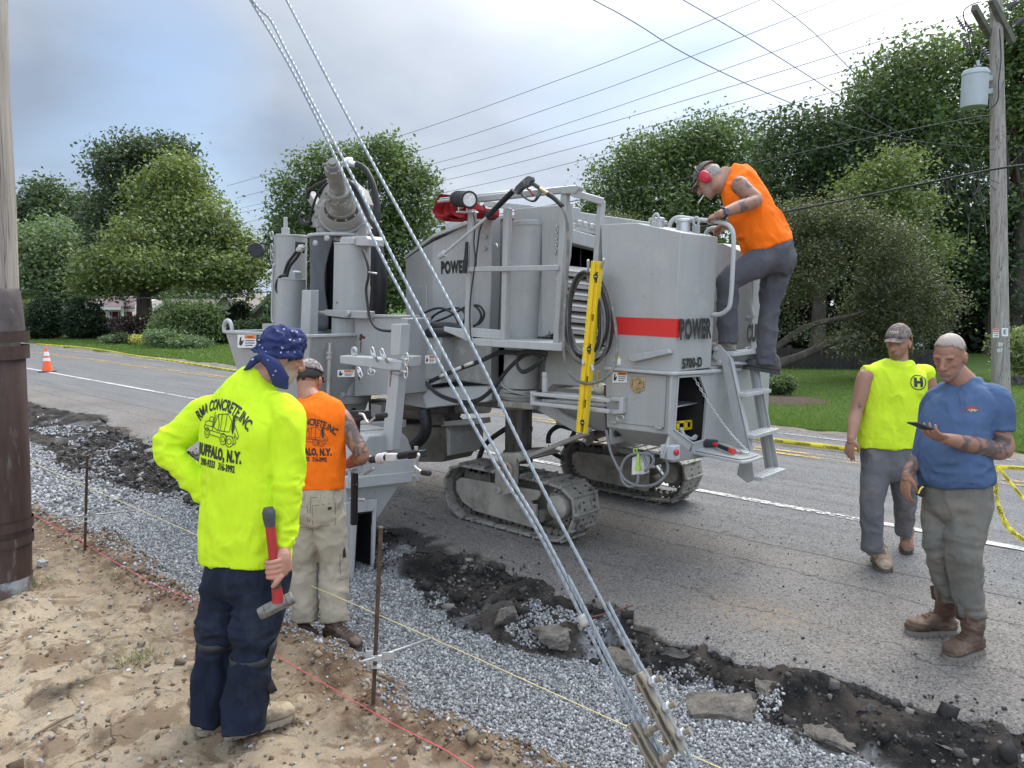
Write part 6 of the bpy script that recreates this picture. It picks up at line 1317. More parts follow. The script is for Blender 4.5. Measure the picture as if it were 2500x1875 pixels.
def head_parts(mb,c,f,u,s=0.92,neck=None,nr=0.058):
 r=np.cross(f,u);q=lambda x,y,z:c+r*x*s+f*y*s+u*z*s;E=lambda p,rad:mb.ell(p,np.array(rad)*s,r,f,u,20,14)
 E(q(0,-.012,.035),(.076,.098,.098));E(q(0,.012,-.01),(.070,.085,.09));E(q(0,.034,-.055),(.058,.062,.066));E(q(0,.064,-.102),(.030,.026,.022));E(q(0,.05,-.088),(.045,.04,.03))
 E(q(0,.072,.030),(.056,.019,.015));E(q(.038,.058,-.016),(.022,.022,.018));E(q(-.038,.058,-.016),(.022,.022,.018))
 mb.tube([q(0,.088,.024),q(0,.106,-.006),q(0,.116,-.026),q(0,.100,-.036)],[.011*s,.012*s,.016*s,.012*s],10,4)
 E(q(.012,.102,-.030),(.011,.012,.009));E(q(-.012,.102,-.030),(.011,.012,.009))
 E(q(0,.093,-.058),(.023,.010,.007));E(q(0,.091,-.071),(.021,.011,.008));E(q(.022,.082,-.068),(.012,.012,.012));E(q(-.022,.082,-.068),(.012,.012,.012))
 for sgn in(-1,1):E(q(sgn*.079,-.008,-.008),(.011,.022,.032));E(q(sgn*.083,-.016,.0),(.007,.020,.026))
 if neck is not None:mb.tube([q(0,-.03,-.02),q(0,-.022,-.085),neck],[nr*.98,nr,nr*1.15],18,5)
 return q,r
def hand(mb,w,d,n,th,curl=(0.5,0.55,0.6,0.65),s=1.0,thumb=0.5):
 """palm, four unequal bent fingers and a side thumb: w wrist, d along the palm, n out of the palm, th towards the thumb"""
 d=nrm(d);n=nrm(n-d*(n@d));th=nrm(np.cross(n,d))*(1 if np.cross(n,d)@th>0 else-1)
 mb.tube([w-d*.02,w+d*.03*s],[.027*s,.028*s],14,1);mb.ell(w+d*.052*s,(.040*s,.052*s,.016*s),th,d,n);mb.ell(w+d*.03*s+th*.02*s+n*.006,(.02*s,.034*s,.016*s),th,d,n)
 for i,(off,L_,cu)in enumerate(zip((.030,.010,-.011,-.030),(.074,.082,.076,.060),curl)):
  p=w+d*(.092-.006*abs(i-1))*s+th*off*s;pts=[p-d*.03*s,p];a=cu*.55;dd=d+th*(off*1.6)
  for k,fr in enumerate((.45,.32,.25)):
   v=nrm(dd*math.cos(a)+n*math.sin(a));p=p+v*L_*fr*s;pts.append(p);a+=cu*(1.0 if k==0 else.8)
  mb.tube(pts,[.0095*s,.0098*s,.009*s,.0082*s,.0072*s],10,3);mb.ell(pts[-1],.0072*s,seg=8,rings=6)
 p0=w+d*.018*s+th*.022*s;p1=p0+(th*.75+d*.55+n*.25)*.034*s;p2=p1+(th*(.35-.5*thumb)+d*.85+n*(.3+.4*thumb))*.033*s;p3=p2+(th*(.1-.6*thumb)+d*.85+n*(.3+.5*thumb))*.027*s
 mb.tube([p0,p1,p2,p3],[.017*s,.0135*s,.0115*s,.0085*s],10,3);mb.ell(p3,.0085*s,seg=8,rings=6)
def paint(me,base,blobs,tattoo=(),org=None):
 V=getV(me);C=np.tile(np.array(base,float),(len(V),1))
 for c,r,col,st in blobs:
  k=np.clip(near(V,c,r)*st,0,1)[:,None];C=C*(1-k)+np.array(col)*k
 for p0,p1,r_ in tattoo:
  d=p1-p0;t=np.clip(((V-p0)@d)/(d@d),0,1);D=np.linalg.norm(V-p0-t[:,None]*d,axis=1)
  n=np.abs(fbm(V*17+5,3));m_=(D<r_)*((V-p0)@d>0)*((V-p0)@d<d@d)
  k=(m_*np.clip(1.25-n*2.6,0.15,.85))[:,None];C=C*(1-k)+np.array((.055,.06,.065))*k
 a=me.attributes.new('tone','FLOAT_COLOR','POINT');a.data.foreach_set('color',np.concatenate([C,np.ones((len(C),1))],1).astype(np.float32).ravel())
def face_blobs(q,base,brow=(.06,.045,.035),lip=(.42,.20,.17),beard=None,flush=1.0):
 b=[];R_=base
 for s_ in(-1,1):
  b+=[(q(s_*.032,.085,.003),(.013,.013,.007),tuple(k*.38 for k in base),.85),(q(s_*.032,.088,.002),.006,(.012,.010,.009),1.0),(q(s_*.034,.090,.024),(.016,.016,.007),brow,.9),(q(s_*.04,.07,-.03),.03,(base[0]*1.08,base[1]*.82,base[2]*.78),.6*flush)]
 b+=[(q(0,.112,-.022),.018,(base[0]*1.08,base[1]*.8,base[2]*.78),.6*flush),(q(0,.1,-.066),(.016,.016,.009),lip,.6),(q(0,.103,-.0645),(.016,.016,.004),tuple(k*.35 for k in lip),.9)]
 if beard:b+=[(q(0,.085,-.095),.042,beard,.75),(q(.05,.05,-.075),.036,beard,.65),(q(-.05,.05,-.075),.036,beard,.65),(q(0,.102,-.046),.014,beard,.6),(q(.066,.01,-.05),.03,beard,.5),(q(-.066,.01,-.05),.03,beard,.5)]
 return b
def sockets(me,q,f):
 V=getV(me)
 for s_ in(-1,1):V=V-np.outer(near(V,q(s_*.032,.088,.004),.015)*.0075,f)
 setV(me,V)
def shell_cap(nm,c,f,u,rad,m,parent,cut,off=(0,-.012,.035),s=0.92,thick=1.06,noise=0.0,nscale=60,seg=40):
 """part of a skull-shaped shell: cut(x, y, z) in head space says what to keep"""
 r=np.cross(f,u);mb=MB();mb.ell((0,0,0),np.array(rad)*thick,seg=seg,rings=seg//2);V=np.vstack(mb.v)+np.array(off);k=cut(V[:,0],V[:,1],V[:,2])
 F=[t for t in mb.f if all(k[i]for i in t)];used=sorted({i for t in F for i in t});ix={a:b for b,a in enumerate(used)}
 V=V[used];
 if noise:V=V*(1+noise*vnoise(V*nscale)[:,None])
 W_=c+(V[:,:1]*r+V[:,1:2]*f+V[:,2:]*u)*s
 m2=MB();m2.add(W_,[tuple(ix[i]for i in t)for t in F]);o=m2.build(nm,m,parent,180)
 sd=o.modifiers.new('thickness','SOLIDIFY');sd.thickness=0.0025;sd.offset=1;return o
def cap(parent,c,f,u,m,s=0.92,tilt=0.0,back=False):
 o=shell_cap('cap',c,f,u,(.083,.106,.106),m,parent,lambda x,y,z:(z>.052+tilt*y+(.02*(y<-.05)if not back else 0)),s=s,thick=1.05,noise=.012,nscale=25)
 r=np.cross(f,u);q=lambda x,y,z:c+r*x*s+f*y*s+u*z*s;mb=MB();n=13;rows=[]
 for k in range(6):
  t=k/5;row=[]
  for i in range(n):
   a=-1+2*i/(n-1);y0=.098*math.sqrt(max(0,1-(a*.86)**2));row.append(q(a*.074,y0-.006+t*.068*math.sqrt(max(0.05,1-.75*a*a)),.060-t*.018+tilt*.1-.022*a*a))
  rows.append(row)
 V=np.array(rows).reshape(-1,3);F=[(i*n+j,i*n+j+1,(i+1)*n+j+1,(i+1)*n+j)for i in range(5)for j in range(n-1)]
 mb.add(V,F);b=mb.build('cap_brim',m,o,180);sd=b.modifiers.new('thickness','SOLIDIFY');sd.thickness=0.005;return o
def boot(parent,heel,toe,shaft,m,sole_m,r_shaft=.058,up_=None,lace=True,s=1.0,width=1.0):
 """work boot: heel and toe points under the sole, shaft = top of the leather"""
 u=A(0,0,1)if up_ is None else nrm(up_);d=nrm(toe-heel-u*((toe-heel)@u));L_=np.linalg.norm(toe-heel);side=np.cross(d,u);mb=MB();rings=[]
 for t,wd,h in((.0,.028,.055),(.04,.036,.075),(.16,.040,.100),(.33,.041,.112),(.5,.044,.092),(.66,.050,.072),(.82,.050,.062),(.93,.040,.052),(1.0,.022,.030)):
  c=heel+d*L_*t+u*(.022+h/2)*s;rings.append(ring_se(c,side,u,wd*s*width,h/2*s,20,2.6))
 mb.loft(rings);an=heel+d*L_*.24+u*.10*s;mb.tube([an-u*.04,an,(an+shaft)/2,shaft],[.046*s,.048*s,r_shaft*.95,r_shaft],18,4)
 me=baked(mb,.0065,3);wrinkle(me,[(.004,(18,18,40),3,None,1)]);o=finish('boot',me,m,parent)
 mb=MB();out=[]
 for a in np.linspace(0,2*math.pi,36,endpoint=False):
  y=.5-.5*math.cos(a);wd=np.interp(y,[0,.04,.2,.45,.7,.88,1],[.018,.038,.043,.041,.053,.045,.012]);out.append(heel+d*L_*(y*1.03-.015)+side*math.copysign(wd,math.sin(a))*s*width)
 mb.prism(out,u*.026*s)
 for k in range(7):
  t=.1+.13*k
  for sg in(-1,1):mb.box(heel+d*L_*t+side*sg*np.interp(t,[0,.2,.45,.7,1],[.036,.044,.042,.054,.04])*s*width+u*.008,(.022,.008,.016),d,side,u)
 mb.build('sole',sole_m,o,30)
 if lace:
  mb=MB()
  for k in range(5):
   t=.36+.07*k;z=np.interp(t,[.3,.5,.66],[.142,.120,.098]);c=heel+d*L_*t+u*z*s;mb.tube([c-side*.022,c+u*.006+d*.004,c+side*.022],.0028,6,2)
  mb.build('lace',mat('boot_lace',(.09,.06,.035),.8),o,180)
 return o
def on_surface(objs,mb,m,nm,parent,org,u,v,d,out=0.0025,cuts=2):
 """print lettering or line art on a garment: flat artwork (x, y) is thrown along d and laid on the cloth"""
 V=np.vstack(mb.v);b=bmesh.new();vs=[b.verts.new(p)for p in V]
 for t in mb.f:
  try:b.faces.new([vs[i]for i in t])
  except ValueError:pass
 for _ in range(cuts):
  e=[x for x in b.edges if x.calc_length()>.018]
  if e:bmesh.ops.subdivide_edges(b,edges=e,cuts=1,use_grid_fill=False);bmesh.ops.triangulate(b,faces=b.faces)
 me=bpy.data.meshes.new(nm);b.to_mesh(me);b.free();trees=[]
 for o in objs:bb=bmesh.new();bb.from_mesh(o.data);bb.transform(Matrix.Translation(Vector(ORG[parent.name])));trees.append(BVHTree.FromBMesh(bb));bb.free()
 P=getV(me);W_=A(*org)+P[:,:1]*u+P[:,1:2]*v;d=nrm(d);bad=set()
 for i,p in enumerate(W_):
  best=None
  for t in trees:
   h=t.ray_cast(Vector(p-d*.5),Vector(d))
   if h[0]is not None and(best is None or h[3]<best[3]):best=h
  if best is None:bad.add(i)
  else:W_[i]=np.array(best[0])+np.array(best[1])*out*(1 if np.array(best[1])@d<0 else-1)
 setV(me,W_)
 if bad:bb=bmesh.new();bb.from_mesh(me);bb.verts.ensure_lookup_table();bmesh.ops.delete(bb,geom=[bb.verts[i]for i in bad],context='VERTS');bb.to_mesh(me);bb.free()
 return finish(nm,me,m,parent,0)
def art_text(mb,body,x,y,h,bold=.03,sx=.75,arc=None,align='CENTER',spacing=1.0):
 V,F=text_data(body,h/.72,bold*h,align,sx,spacing)
 if arc:t=V[:,0]/arc;V=np.stack([np.sin(t)*(arc+V[:,1]),np.cos(t)*(arc+V[:,1])-arc],1)
 mb.add(np.concatenate([V+A(x,y),np.zeros((len(V),1))],1),F)
def art_line(mb,pts,w_=.004,closed=False):
 pts=[np.array(p,float)for p in pts]+([np.array(pts[0],float)]if closed else[])
 for a,b in zip(pts[:-1],pts[1:]):
  d=b-a;L_=np.linalg.norm(d)
  if L_<1e-6:continue
  d/=L_;n=A(-d[1],d[0])*w_/2;a2,b2=a-d*w_*.3,b+d*w_*.3;mb.add([(*(a2-n),0),(*(b2-n),0),(*(b2+n),0),(*(a2+n),0)],[(0,1,2,3)])
def circ(x,y,r,n=22):return[(x+r*math.cos(a),y+r*math.sin(a))for a in np.linspace(0,2*math.pi,n,endpoint=False)]
def firm_print(s=1.0):
 """the firm's back print: arched name, mixer truck drawing, town and telephone numbers"""
 mb=MB();art_text(mb,'RMA CONCRETE INC.',0,.142,.046,.05,.66,.27)
 L_=lambda*p,w=.0032,c=False:art_line(mb,p,w,c)
 L_((-.115,.045),(-.112,.060),(-.085,.066),(-.078,.085),(-.055,.085),(-.055,.045),c=True);L_((-.085,.066),(-.055,.066));L_((-.118,.030),(.100,.022));L_((-.118,.030),(-.115,.046));L_((-.05,.028),(-.05,.046),(-.045,.06),(-.035,.098));L_((-.047,.06),(-.047,.1),(-.042,.108))
 L_((-.045,.045),(-.02,.102),(.045,.112),(.075,.085),(.07,.04),(-.015,.034),c=True);L_((.0,.035),(.005,.106));L_((.035,.038),(.038,.11));L_((-.02,.102),(-.01,.06),(-.015,.034))
 mb.add([(.078,.108,0),(.094,.1,0),(.098,.055,0),(.09,.03,0),(.08,.05,0)],[(0,1,2,3,4)]);L_((.07,.11),(.112,.106),(.098,.09));L_((.098,.07),(.125,.03),(.118,.015),(.1,.04));L_((.1,.03),(.112,.0),(.1,-.01))
 for x,y,r in((-.09,.015,.021),(.035,.006,.023),(.075,.002,.023)):art_line(mb,circ(x,y,r),.0035,True);art_line(mb,circ(x,y,r*.5,14),.003,True)
 L_((-.07,.012),(.012,.006));L_((-.11,.03),(-.112,.012))
 art_text(mb,'BUFFALO, N.Y.',0,-.062,.046,.095,.64,None,'CENTER',1.12);art_text(mb,'390-9333   316-3992',0,-.112,.029,.06,.68)
 return mb
 # -- man in yellow, back turned, hammer in hand
def yellow_man():
 base=PZ(590,1795,0.02);w=depth(base);mpp=w/FPX;J=lambda x,y,dd=0.0:PW(x,y,w+dd)
 t=thing('person',(base[0],base[1],0.0),'man in a lime yellow long-sleeved shirt and blue bandana holding a hammer, seen from behind','person')
 a=R(28);f=fw0*math.cos(a)+rt*math.sin(a);r=rt*math.cos(a)-fw0*math.sin(a)
 LIME=cloth_mat('lime_yellow_cotton',(0.56,0.78,0.022),(0.48,0.64,0.04),(0.55,0.8))
 secs=[(J(598,1372),118,.150),(J(598,1340),121,.152),(J(600,1280),121,.150),(J(601,1200),117,.145),(J(600,1120),119,.145),(J(600,1055),122,.142),(J(602,1003,.02),106,.12),(J(610,962,.03),76,.10),(J(622,925,.05),47,.075),(J(628,910,.06),36,.062)]
 secs=[(c,k*mpp,b)for c,k,b in secs]
 Ls,Le,Lw=J(493,1015,.10),J(408,1090,.05),J(498,1205,.03);Rs,Re,Rw=J(708,1018,-.09),J(706,1185,-.14),J(692,1338,-.16)
 mb=MB();torso(mb,secs,r,f)
 limb(mb,[J(545,990,.06),Ls,Le+(Ls-Le)*.5,Le,(Le+Lw)/2,Lw],[.06,.074,.068,.062,.058,.044]);limb(mb,[J(668,985,-.04),Rs,(Rs+Re)/2,Re,(Re+Rw)/2,Rw-(Rw-Re)*.07,Rw],[.06,.078,.070,.062,.056,.052,.038])
 shirt=garment('shirt',mb,LIME,t,[(.010,(6,6,1.7),1,None,1),(.003,(13,13,6),19,None,1),(.012,(9,9,20),2,[Le,J(470,1200,.03)],.13),(.010,(9,9,22),3,[Rw,J(700,1300,-.15),Re],.10),(.006,(6,6,9),4,[J(600,1330),J(520,1250)],.22),(.006,(12,12,5),8,[J(500,1060,.05),J(690,1060,-.06)],.14)])
 mb=MB();hc=J(686,872,.06);hf=nrm(rt*.80+fw0*.52-up*.30);hu=nrm(up*.93+rt*.30+fw0*.1);hu=nrm(hu-hf*(hu@hf));neck=J(625,925,.05)
 q,hr=head_parts(mb,hc,hf,hu,.98,neck,.066)
 mb.tube([neck,J(605,1050),J(600,1250),J(600,1370)],[.07,.10,.10,.10],14);limb(mb,[Ls,Le,Lw,J(520,1235,.02)],[.05,.042,.03,.028]);limb(mb,[Rs,Re,Rw],[.05,.042,.028])
 mb.tube([J(560,1375,.03),J(531,1563,.05),J(504,1770,.06)],[.09,.055,.04],12);mb.tube([J(650,1380,-.04),J(612,1580,-.05),J(592,1785,-.05)],[.09,.055,.04],12)
 H0,H1=J(656,1250,-.24),J(679,1470,-.22);hd=nrm(H1-H0);hx=nrm(rt-hd*(rt@hd));hy=np.cross(hd,hx);hy=hy if hy@fw0>0 else-hy
 G=H0+(H1-H0)*.62
 mb.tube([Rw,G+hx*.035+hy*.02-hd*.045,G+hx*.030+hy*.025+hd*.02],[.030,.034,.036],14);mb.ell(G+hx*.034+hy*.016,(.024,.036,.046),hx,hy,hd)
 for i,(o_,rr)in enumerate(((-.036,.0105),(-.014,.0112),(.008,.011),(.030,.0095))):
  an=np.linspace(R(20),R(-215),12);mb.tube([G+hd*(o_+.006*k/11)+hx*math.cos(b)*.032+hy*math.sin(b)*.032 for k,b in enumerate(an)],[rr*1.1,rr,rr*.85],10,1)
 mb.tube([G+hx*.03-hy*.012+hd*.03,G+hx*.012-hy*.034+hd*.055,G-hx*.008-hy*.030+hd*.075],[.016,.0125,.010],10,4)
 me=baked(mb,.0042,3);sockets(me,q,hf);base_c=(.38,.195,.128)
 paint(me,base_c,face_blobs(q,base_c,brow=(.3,.28,.26),beard=(.52,.48,.45))+[(neck+up*.02,.07,(.42,.19,.12),.7),(G,.07,(.48,.22,.155),.8)]);finish('body',me,SKIN,t)
 m=bpy.data.materials.new('blue_bandana');m.use_nodes=True;N,L,P=nodes_of(m);v=vecmap(N,L)
 vo=N.new('ShaderNodeTexVoronoi');vo.inputs['Scale'].default_value=30;vo.inputs['Randomness'].default_value=.55;L.new(v,vo.inputs['Vector'])
 wv=noisen(N,L,v,160,2);pat=mathn(N,L,'MULTIPLY',rampn(N,L,vo.outputs['Distance'],0.20,0.15),rampn(N,L,wv,.46,.5))
 L.new(mixn(N,L,pat,mixn(N,L,noisen(N,L,v,14,4),(.010,.016,.075),(.022,.034,.13)),(.62,.64,.72)),P.inputs['Base Color']);P.inputs['Roughness'].default_value=.85
 mb=MB();qq=lambda x,y,z:hc+hr*x+hf*y+hu*z
 mb.ell(qq(0,-.012,.050),(.088,.110,.098),hr,hf,hu,24,16);mb.ell(qq(.0,.01,.085),(.075,.085,.07),hr,hf,hu);mb.ell(qq(-.045,-.06,.06),(.05,.055,.05),hr,hf,hu);mb.tube([qq(-.08,.06,.04),qq(-.09,-.02,.015),qq(-.06,-.095,-.005),qq(0,-.115,-.01),qq(.06,-.095,-.005),qq(.088,-.02,.012),qq(.078,.06,.04)],.016,10)
 me=baked(mb,.006,3)
 wrinkle(me,[(.010,(22,22,30),5,None,1),(.012,(30,30,45),6,[qq(0,-.1,.03)],.06)])
 V=getV(me);rel=V-hc;zc=rel@hu;yc=rel@hf;bmx=bmesh.new();bmx.from_mesh(me);bmx.verts.ensure_lookup_table();bmesh.ops.delete(bmx,geom=[bmx.verts[i]for i in np.where(zc<-.012+.35*np.clip(yc,0,1))[0]],context='VERTS');bmx.to_mesh(me);bmx.free()
 ban=finish('bandana',me,m,t);sd=ban.modifiers.new('thickness','SOLIDIFY');sd.thickness=.003
 mb=MB()
 def tail(pts,ws):
  P_=catmull(np.array(pts),6);ww=np.interp(np.linspace(0,1,len(P_)),np.linspace(0,1,len(ws)),ws);nr=-fw0;rows=[]
  for i,(p,k)in enumerate(zip(P_,ww)):
   d=nrm(P_[min(i+1,len(P_)-1)]-P_[max(i-1,0)]);s_=nrm(np.cross(d,nr));rows.append([p+s_*k*e+fw0*(-.012*(1-e*e))for e in(-1,-.5,0,.5,1)])
  V=np.array(rows).reshape(-1,3);n=len(rows);mb.add(V,[(i*5+j,i*5+j+1,(i+1)*5+j+1,(i+1)*5+j)for i in range(n-1)for j in range(4)])
 tail([J(640,872,-.06),J(668,895,-.08),J(686,930,-.07),J(702,950,-.055)],[.022,.036,.042,.006]);tail([J(640,872,-.02),J(622,880,-.03),J(608,895,-.03),J(596,903,-.02)],[.016,.018,.014,.004])
 o=mb.build('bandana_tail',m,ban,180);sd=o.modifiers.new('thickness','SOLIDIFY');sd.thickness=.003
 mb=MB();mb.ell(J(640,872,-.05),.024,seg=14,rings=10);mb.build('knot',m,ban,180)
 shell_cap('hair',hc,hf,hu,(.078,.100,.098),hair_mat('grey_hair',(.16,.14,.125),(.42,.40,.38)),t,lambda x,y,z:(z<.03)&(z>-.075)&(y<.035)&((y<-.02)|(z>-.03)),thick=1.03,s=.98,noise=.02)
 NAVY=cloth_mat('navy_work_cotton',(0.011,0.0155,0.030),(.035,.042,.06),(.50,.75),4)
 mb=MB();hl,kl,al=J(552,1400,.05),J(530,1565,.045),J(502,1764,.05);h2,k2,a2=J(650,1405,-.05),J(613,1580,-.06),J(592,1780,-.06)
 torso(mb,[(J(601,1330),.175,.125),(J(602,1390),.185,.14),(J(603,1430),.175,.14),(J(603,1465),.12,.11)],r,f)
 limb(mb,[hl+A(0,0,.03),hl+(kl-hl)*.4,kl+(hl-kl)*.12,kl,kl+(al-kl)*.4,al],[.105,.100,.094,.074,.080,.070]);limb(mb,[h2+A(0,0,.03),h2+(k2-h2)*.4,k2+(h2-k2)*.14,k2,k2+(a2-k2)*.35,a2],[.110,.106,.104,.078,.092,.096])
 garment('trousers',mb,NAVY,t,[(.014,(7,7,5),11,None,1),(.024,(8,8,24),12,[J(530,1535,.04),J(615,1545,-.06)],.10),(.014,(14,14,4),13,[J(520,1650),J(610,1690)],.14),(.014,(5,5,14),15,[J(600,1440)],.15)])
 KP=mat('black_knee_pad',(.018,.02,.024),.6,var=.4,scale=12,col2=(.12,.13,.14),c2p=(.62,.72))
 for kc_,dx,ys,rr in((J(530,1567,.045),-1,1575,.085),(J(613,1606,-.06),1,1620,.093)):
  th=np.linspace(0,2*math.pi,33);
  with_=MB()
  for z0,z1 in((-.019,.019),):
   ra=[kc_+np.outer(np.cos(th)*rr,rt)+np.outer(np.sin(th)*rr*1.02,fw0)+up*z for z in(z0,z1)];V=np.vstack(ra);n=len(th);with_.add(V,[(i,i+1,n+i+1,n+i)for i in range(n-1)])
  s_=with_.build('knee_strap',KP,t,180);sd=s_.modifiers.new('thickness','SOLIDIFY');sd.thickness=.006
  mb=MB();f2=nrm(rt*dx*.92+fw0*.30);r2=np.cross(f2,up);c=kc_+f2*(rr+.006);rows=[]
  for z in np.linspace(.075,-.17,9):rows.append([c+up*z+r2*(e*.062*(1-.5*max(0,(-.06-z)/.11)))+f2*(-.03*e*e+.018*math.sin(z*22))for e in np.linspace(-1,1,9)])
  V=np.array(rows).reshape(-1,3);mb.add(V,[(i*9+j,i*9+j+1,(i+1)*9+j+1,(i+1)*9+j)for i in range(8)for j in range(8)]);o=mb.build('knee_pad',KP,s_,180);sd=o.modifiers.new('thickness','SOLIDIFY');sd.thickness=.016
 TAN=mat('tan_suede',(.40,.32,.215),.9,var=.12,scale=12,bump=.3,bscale=120,bdist=.002,col2=(.24,.19,.13),c2s=8);SOLE=mat('tan_sole',(.27,.225,.17),.85)
 boot(t,PZ(548,1803,.012),PZ(716,1748,.012),J(592,1725,-.06),TAN,SOLE,.06,s=1.04);boot(t,PZ(482,1792,.012),PZ(640,1742,.012),J(505,1720,.05),TAN,SOLE,.06,s=1.04)
 on_surface([shirt],firm_print(),INK,'back_print',t,J(558,1068),nrm(rt*.93+fw0*.0-up*.13)*.84,nrm(up+rt*.06)*1.06,fw)
 ht=thing('sledge_hammer',H1,'red handled club hammer hanging head down from the hand of the man in yellow','hammer');
 mb=MB();mb.tube([H0+(H1-H0)*.10,H0+(H1-H0)*.56],[.0215,.020],14,1);mb.tube([H0+(H1-H0)*.84,H1],[.023,.024],14,1);mb.build('handle',mat('red_fibre_handle',(.36,.022,.02),.45,var=.2,scale=12,col2=(.2,.1,.09),c2s=14,c2p=(.62,.7)),ht)
 mb=MB();mb.tube([H0-hd*.02,H0,H0+(H1-H0)*.07,H0+(H1-H0)*.16],[.02,.028,.027,.022],14,3);mb.tube([H0+(H1-H0)*.53,H0+(H1-H0)*.86],[.0205,.0195],14,1);mb.build('grip',mat('worn_black_grip',(.06,.06,.06),.7,var=.4,scale=20),ht)
 a_,b_=J(632,1500,-.23),J(716,1458,-.19);mb=MB();dd_=nrm(b_-a_);mb.cyl(a_,a_+dd_*.03,.026,.029,20);mb.cyl(a_+dd_*.03,b_-dd_*.03,.030,.029,8);mb.cyl(b_-dd_*.03,b_,.029,.027,20);mb.build('hammer_head',mat('scarred_steel_head',(.19,.18,.16),.55,.4,var=.4,scale=25,bump=.5,bscale=60),ht,40,.003)
yellow_man()
# -- man in orange at the mould
TAT=(.055,.06,.065)
def orange_man():
 base=PZ(815,1562,-0.15);w=depth(base);mpp=w/FPX;J=lambda x,y,dd=0.0:PW(x,y,w+dd)
 t=thing('person',(base[0],base[1],-.15),'man in a sleeveless orange shirt, tan trousers and camouflage cap working at the mould','person')
 a=R(10);f=fw0*math.cos(a)+rt*math.sin(a);r=rt*math.cos(a)-fw0*math.sin(a)
 ORA=cloth_mat('safety_orange_cotton',(0.92,0.17,0.008),(.75,.15,.02),(.6,.8))
 secs=[(J(768,1192),72,.135),(J(769,1150),71,.135),(J(770,1090),74,.135),(J(770,1045),78,.135),(J(769,1015),78,.12),(J(764,990,.02),56,.09),(J(760,970,.03),34,.07),(J(758,962,.03),28,.062)]
 mb=MB();torso(mb,[(c,k*mpp,b)for c,k,b in secs],r,f);Rs,Re,Rw=J(832,1018),J(884,1112,-.03),J(851,1133,.20);Ls,Le,Lw=J(706,1018),J(672,1110),J(720,1130,.24)
 mb.ell(Rs-rt*.025,(.06,.07,.06));mb.ell(Ls+rt*.025,(.06,.07,.06))
 shirt=garment('shirt',mb,ORA,t,[(.012,(7,7,2.8),21,None,1),(.003,(13,13,6),29,None,1),(.010,(6,6,16),22,[J(790,1165),J(750,1170)],.12)])
 mb=MB();torso(mb,[(J(768,1205),.158,.115),(J(768,1180),.16,.118)],r,f);garment('undershirt',mb,cloth_mat('white_cotton',(.75,.75,.74)),t)
 mb=MB();hc=J(757,930,.10);hf=nrm(fw0*.92+rt*.2-up*.45);hu=nrm(up*.9+fw0*.4);hu=nrm(hu-hf*(hu@hf));neck=J(759,978,.03);q,hr=head_parts(mb,hc,hf,hu,.95,neck,.066)
 mb.tube([neck,J(768,1050),J(768,1150),J(768,1220)],[.07,.09,.09,.09],14);limb(mb,[J(800,1012,.02),Rs,(Rs+Re)/2,Re,(Re+Rw)/2,Rw],[.05,.062,.058,.047,.046,.03]);limb(mb,[J(735,1012,.02),Ls,Le,Lw],[.05,.06,.045,.03])
 hand(mb,Rw,nrm(-rt*.7+fw0*.5+up*.1),-up,fw0,(.9,.9,.9,.9));hand(mb,Lw,nrm(rt*.6+fw0*.6),-up,-rt,(.8,)*4)
 mb.tube([J(735,1230),J(738,1390),J(742,1520)],[.08,.05,.035],12);mb.tube([J(800,1230),J(815,1380),J(818,1520)],[.08,.05,.035],12)
 me=baked(mb,.0042,3);bc=(.34,.16,.10)
 paint(me,bc,face_blobs(q,bc)+[(neck,.08,(.50,.20,.13),.7)],[(Rs,Re,.09),(Re+(Rw-Re)*.0,Re+(Rw-Re)*.35,.07)]);finish('body',me,SKIN,t)
 CAMO=camo_mat('pink_grey_camouflage',(.30,.26,.235),(.10,.085,.075),(.50,.44,.41),22)
 cap(t,hc,hf,hu,CAMO,.98,0.05,True)
 shell_cap('hair',hc,hf,hu,(.080,.103,.100),hair_mat('dark_hair',(.010,.008,.007),(.035,.026,.02)),t,lambda x,y,z:(z<.075)&(z>-.03+.25*np.abs(x))&(y<.02),thick=1.05,s=.95,noise=.02)
 mb=MB();[mb.ell(Rw+rt*.012+nrm(A(0,0,1))*.03*math.cos(b)+fw0*.03*math.sin(b),.0055,seg=8,rings=6)for b in np.linspace(0,6.28,20,endpoint=False)];mb.build('bracelet',mat('bone_beads',(.6,.5,.36),.5),t)
 KH=cloth_mat('tan_canvas',(.40,.345,.265),(.28,.235,.175),(.55,.75),4)
 mb=MB();torso(mb,[(J(769,1180),.165,.115),(J(770,1215),.178,.135),(J(770,1255),.182,.142),(J(770,1285),.12,.11)],r,f)
 hl,kl,al=J(738,1260),J(741,1390,.03),J(743,1516);h2,k2,a2=J(803,1260),J(816,1385,.03),J(817,1518,-.02)
 limb(mb,[hl,hl+(kl-hl)*.45,kl,kl+(al-kl)*.5,al],[.105,.1,.088,.086,.080]);limb(mb,[h2,h2+(k2-h2)*.45,k2,k2+(a2-k2)*.5,a2],[.108,.104,.09,.088,.084])
 tr=garment('trousers',mb,KH,t,[(.010,(7,7,6),31,None,1),(.012,(9,9,17),32,[J(742,1495),J(817,1490),J(812,1400)],.10),(.012,(9,9,14),33,[J(770,1290)],.14)])
 mb=MB()
 def rect(x0,y0,x1,y1,w_=.004,sk=0):art_line(mb,[(x0,y0),(x1,y0+sk),(x1,y1+sk),(x0,y1)],w_,True)
 rect(.01,-.09,.145,.05,.004,.012);rect(.165,-.44,.225,-.28,.004);art_line(mb,[(-.16,.1),(.17,.1)],.004);art_line(mb,[(-.0,.1),(-.01,-.09),(-.005,-.14)],.004);art_line(mb,[(-.14,.05),(-.02,.04),(-.02,-.09),(-.13,-.1)],.004)
 on_surface([tr],mb,cloth_mat('tan_stitching',(.20,.165,.12)),'seam',t,J(772,1245),rt,up,fw,.001)
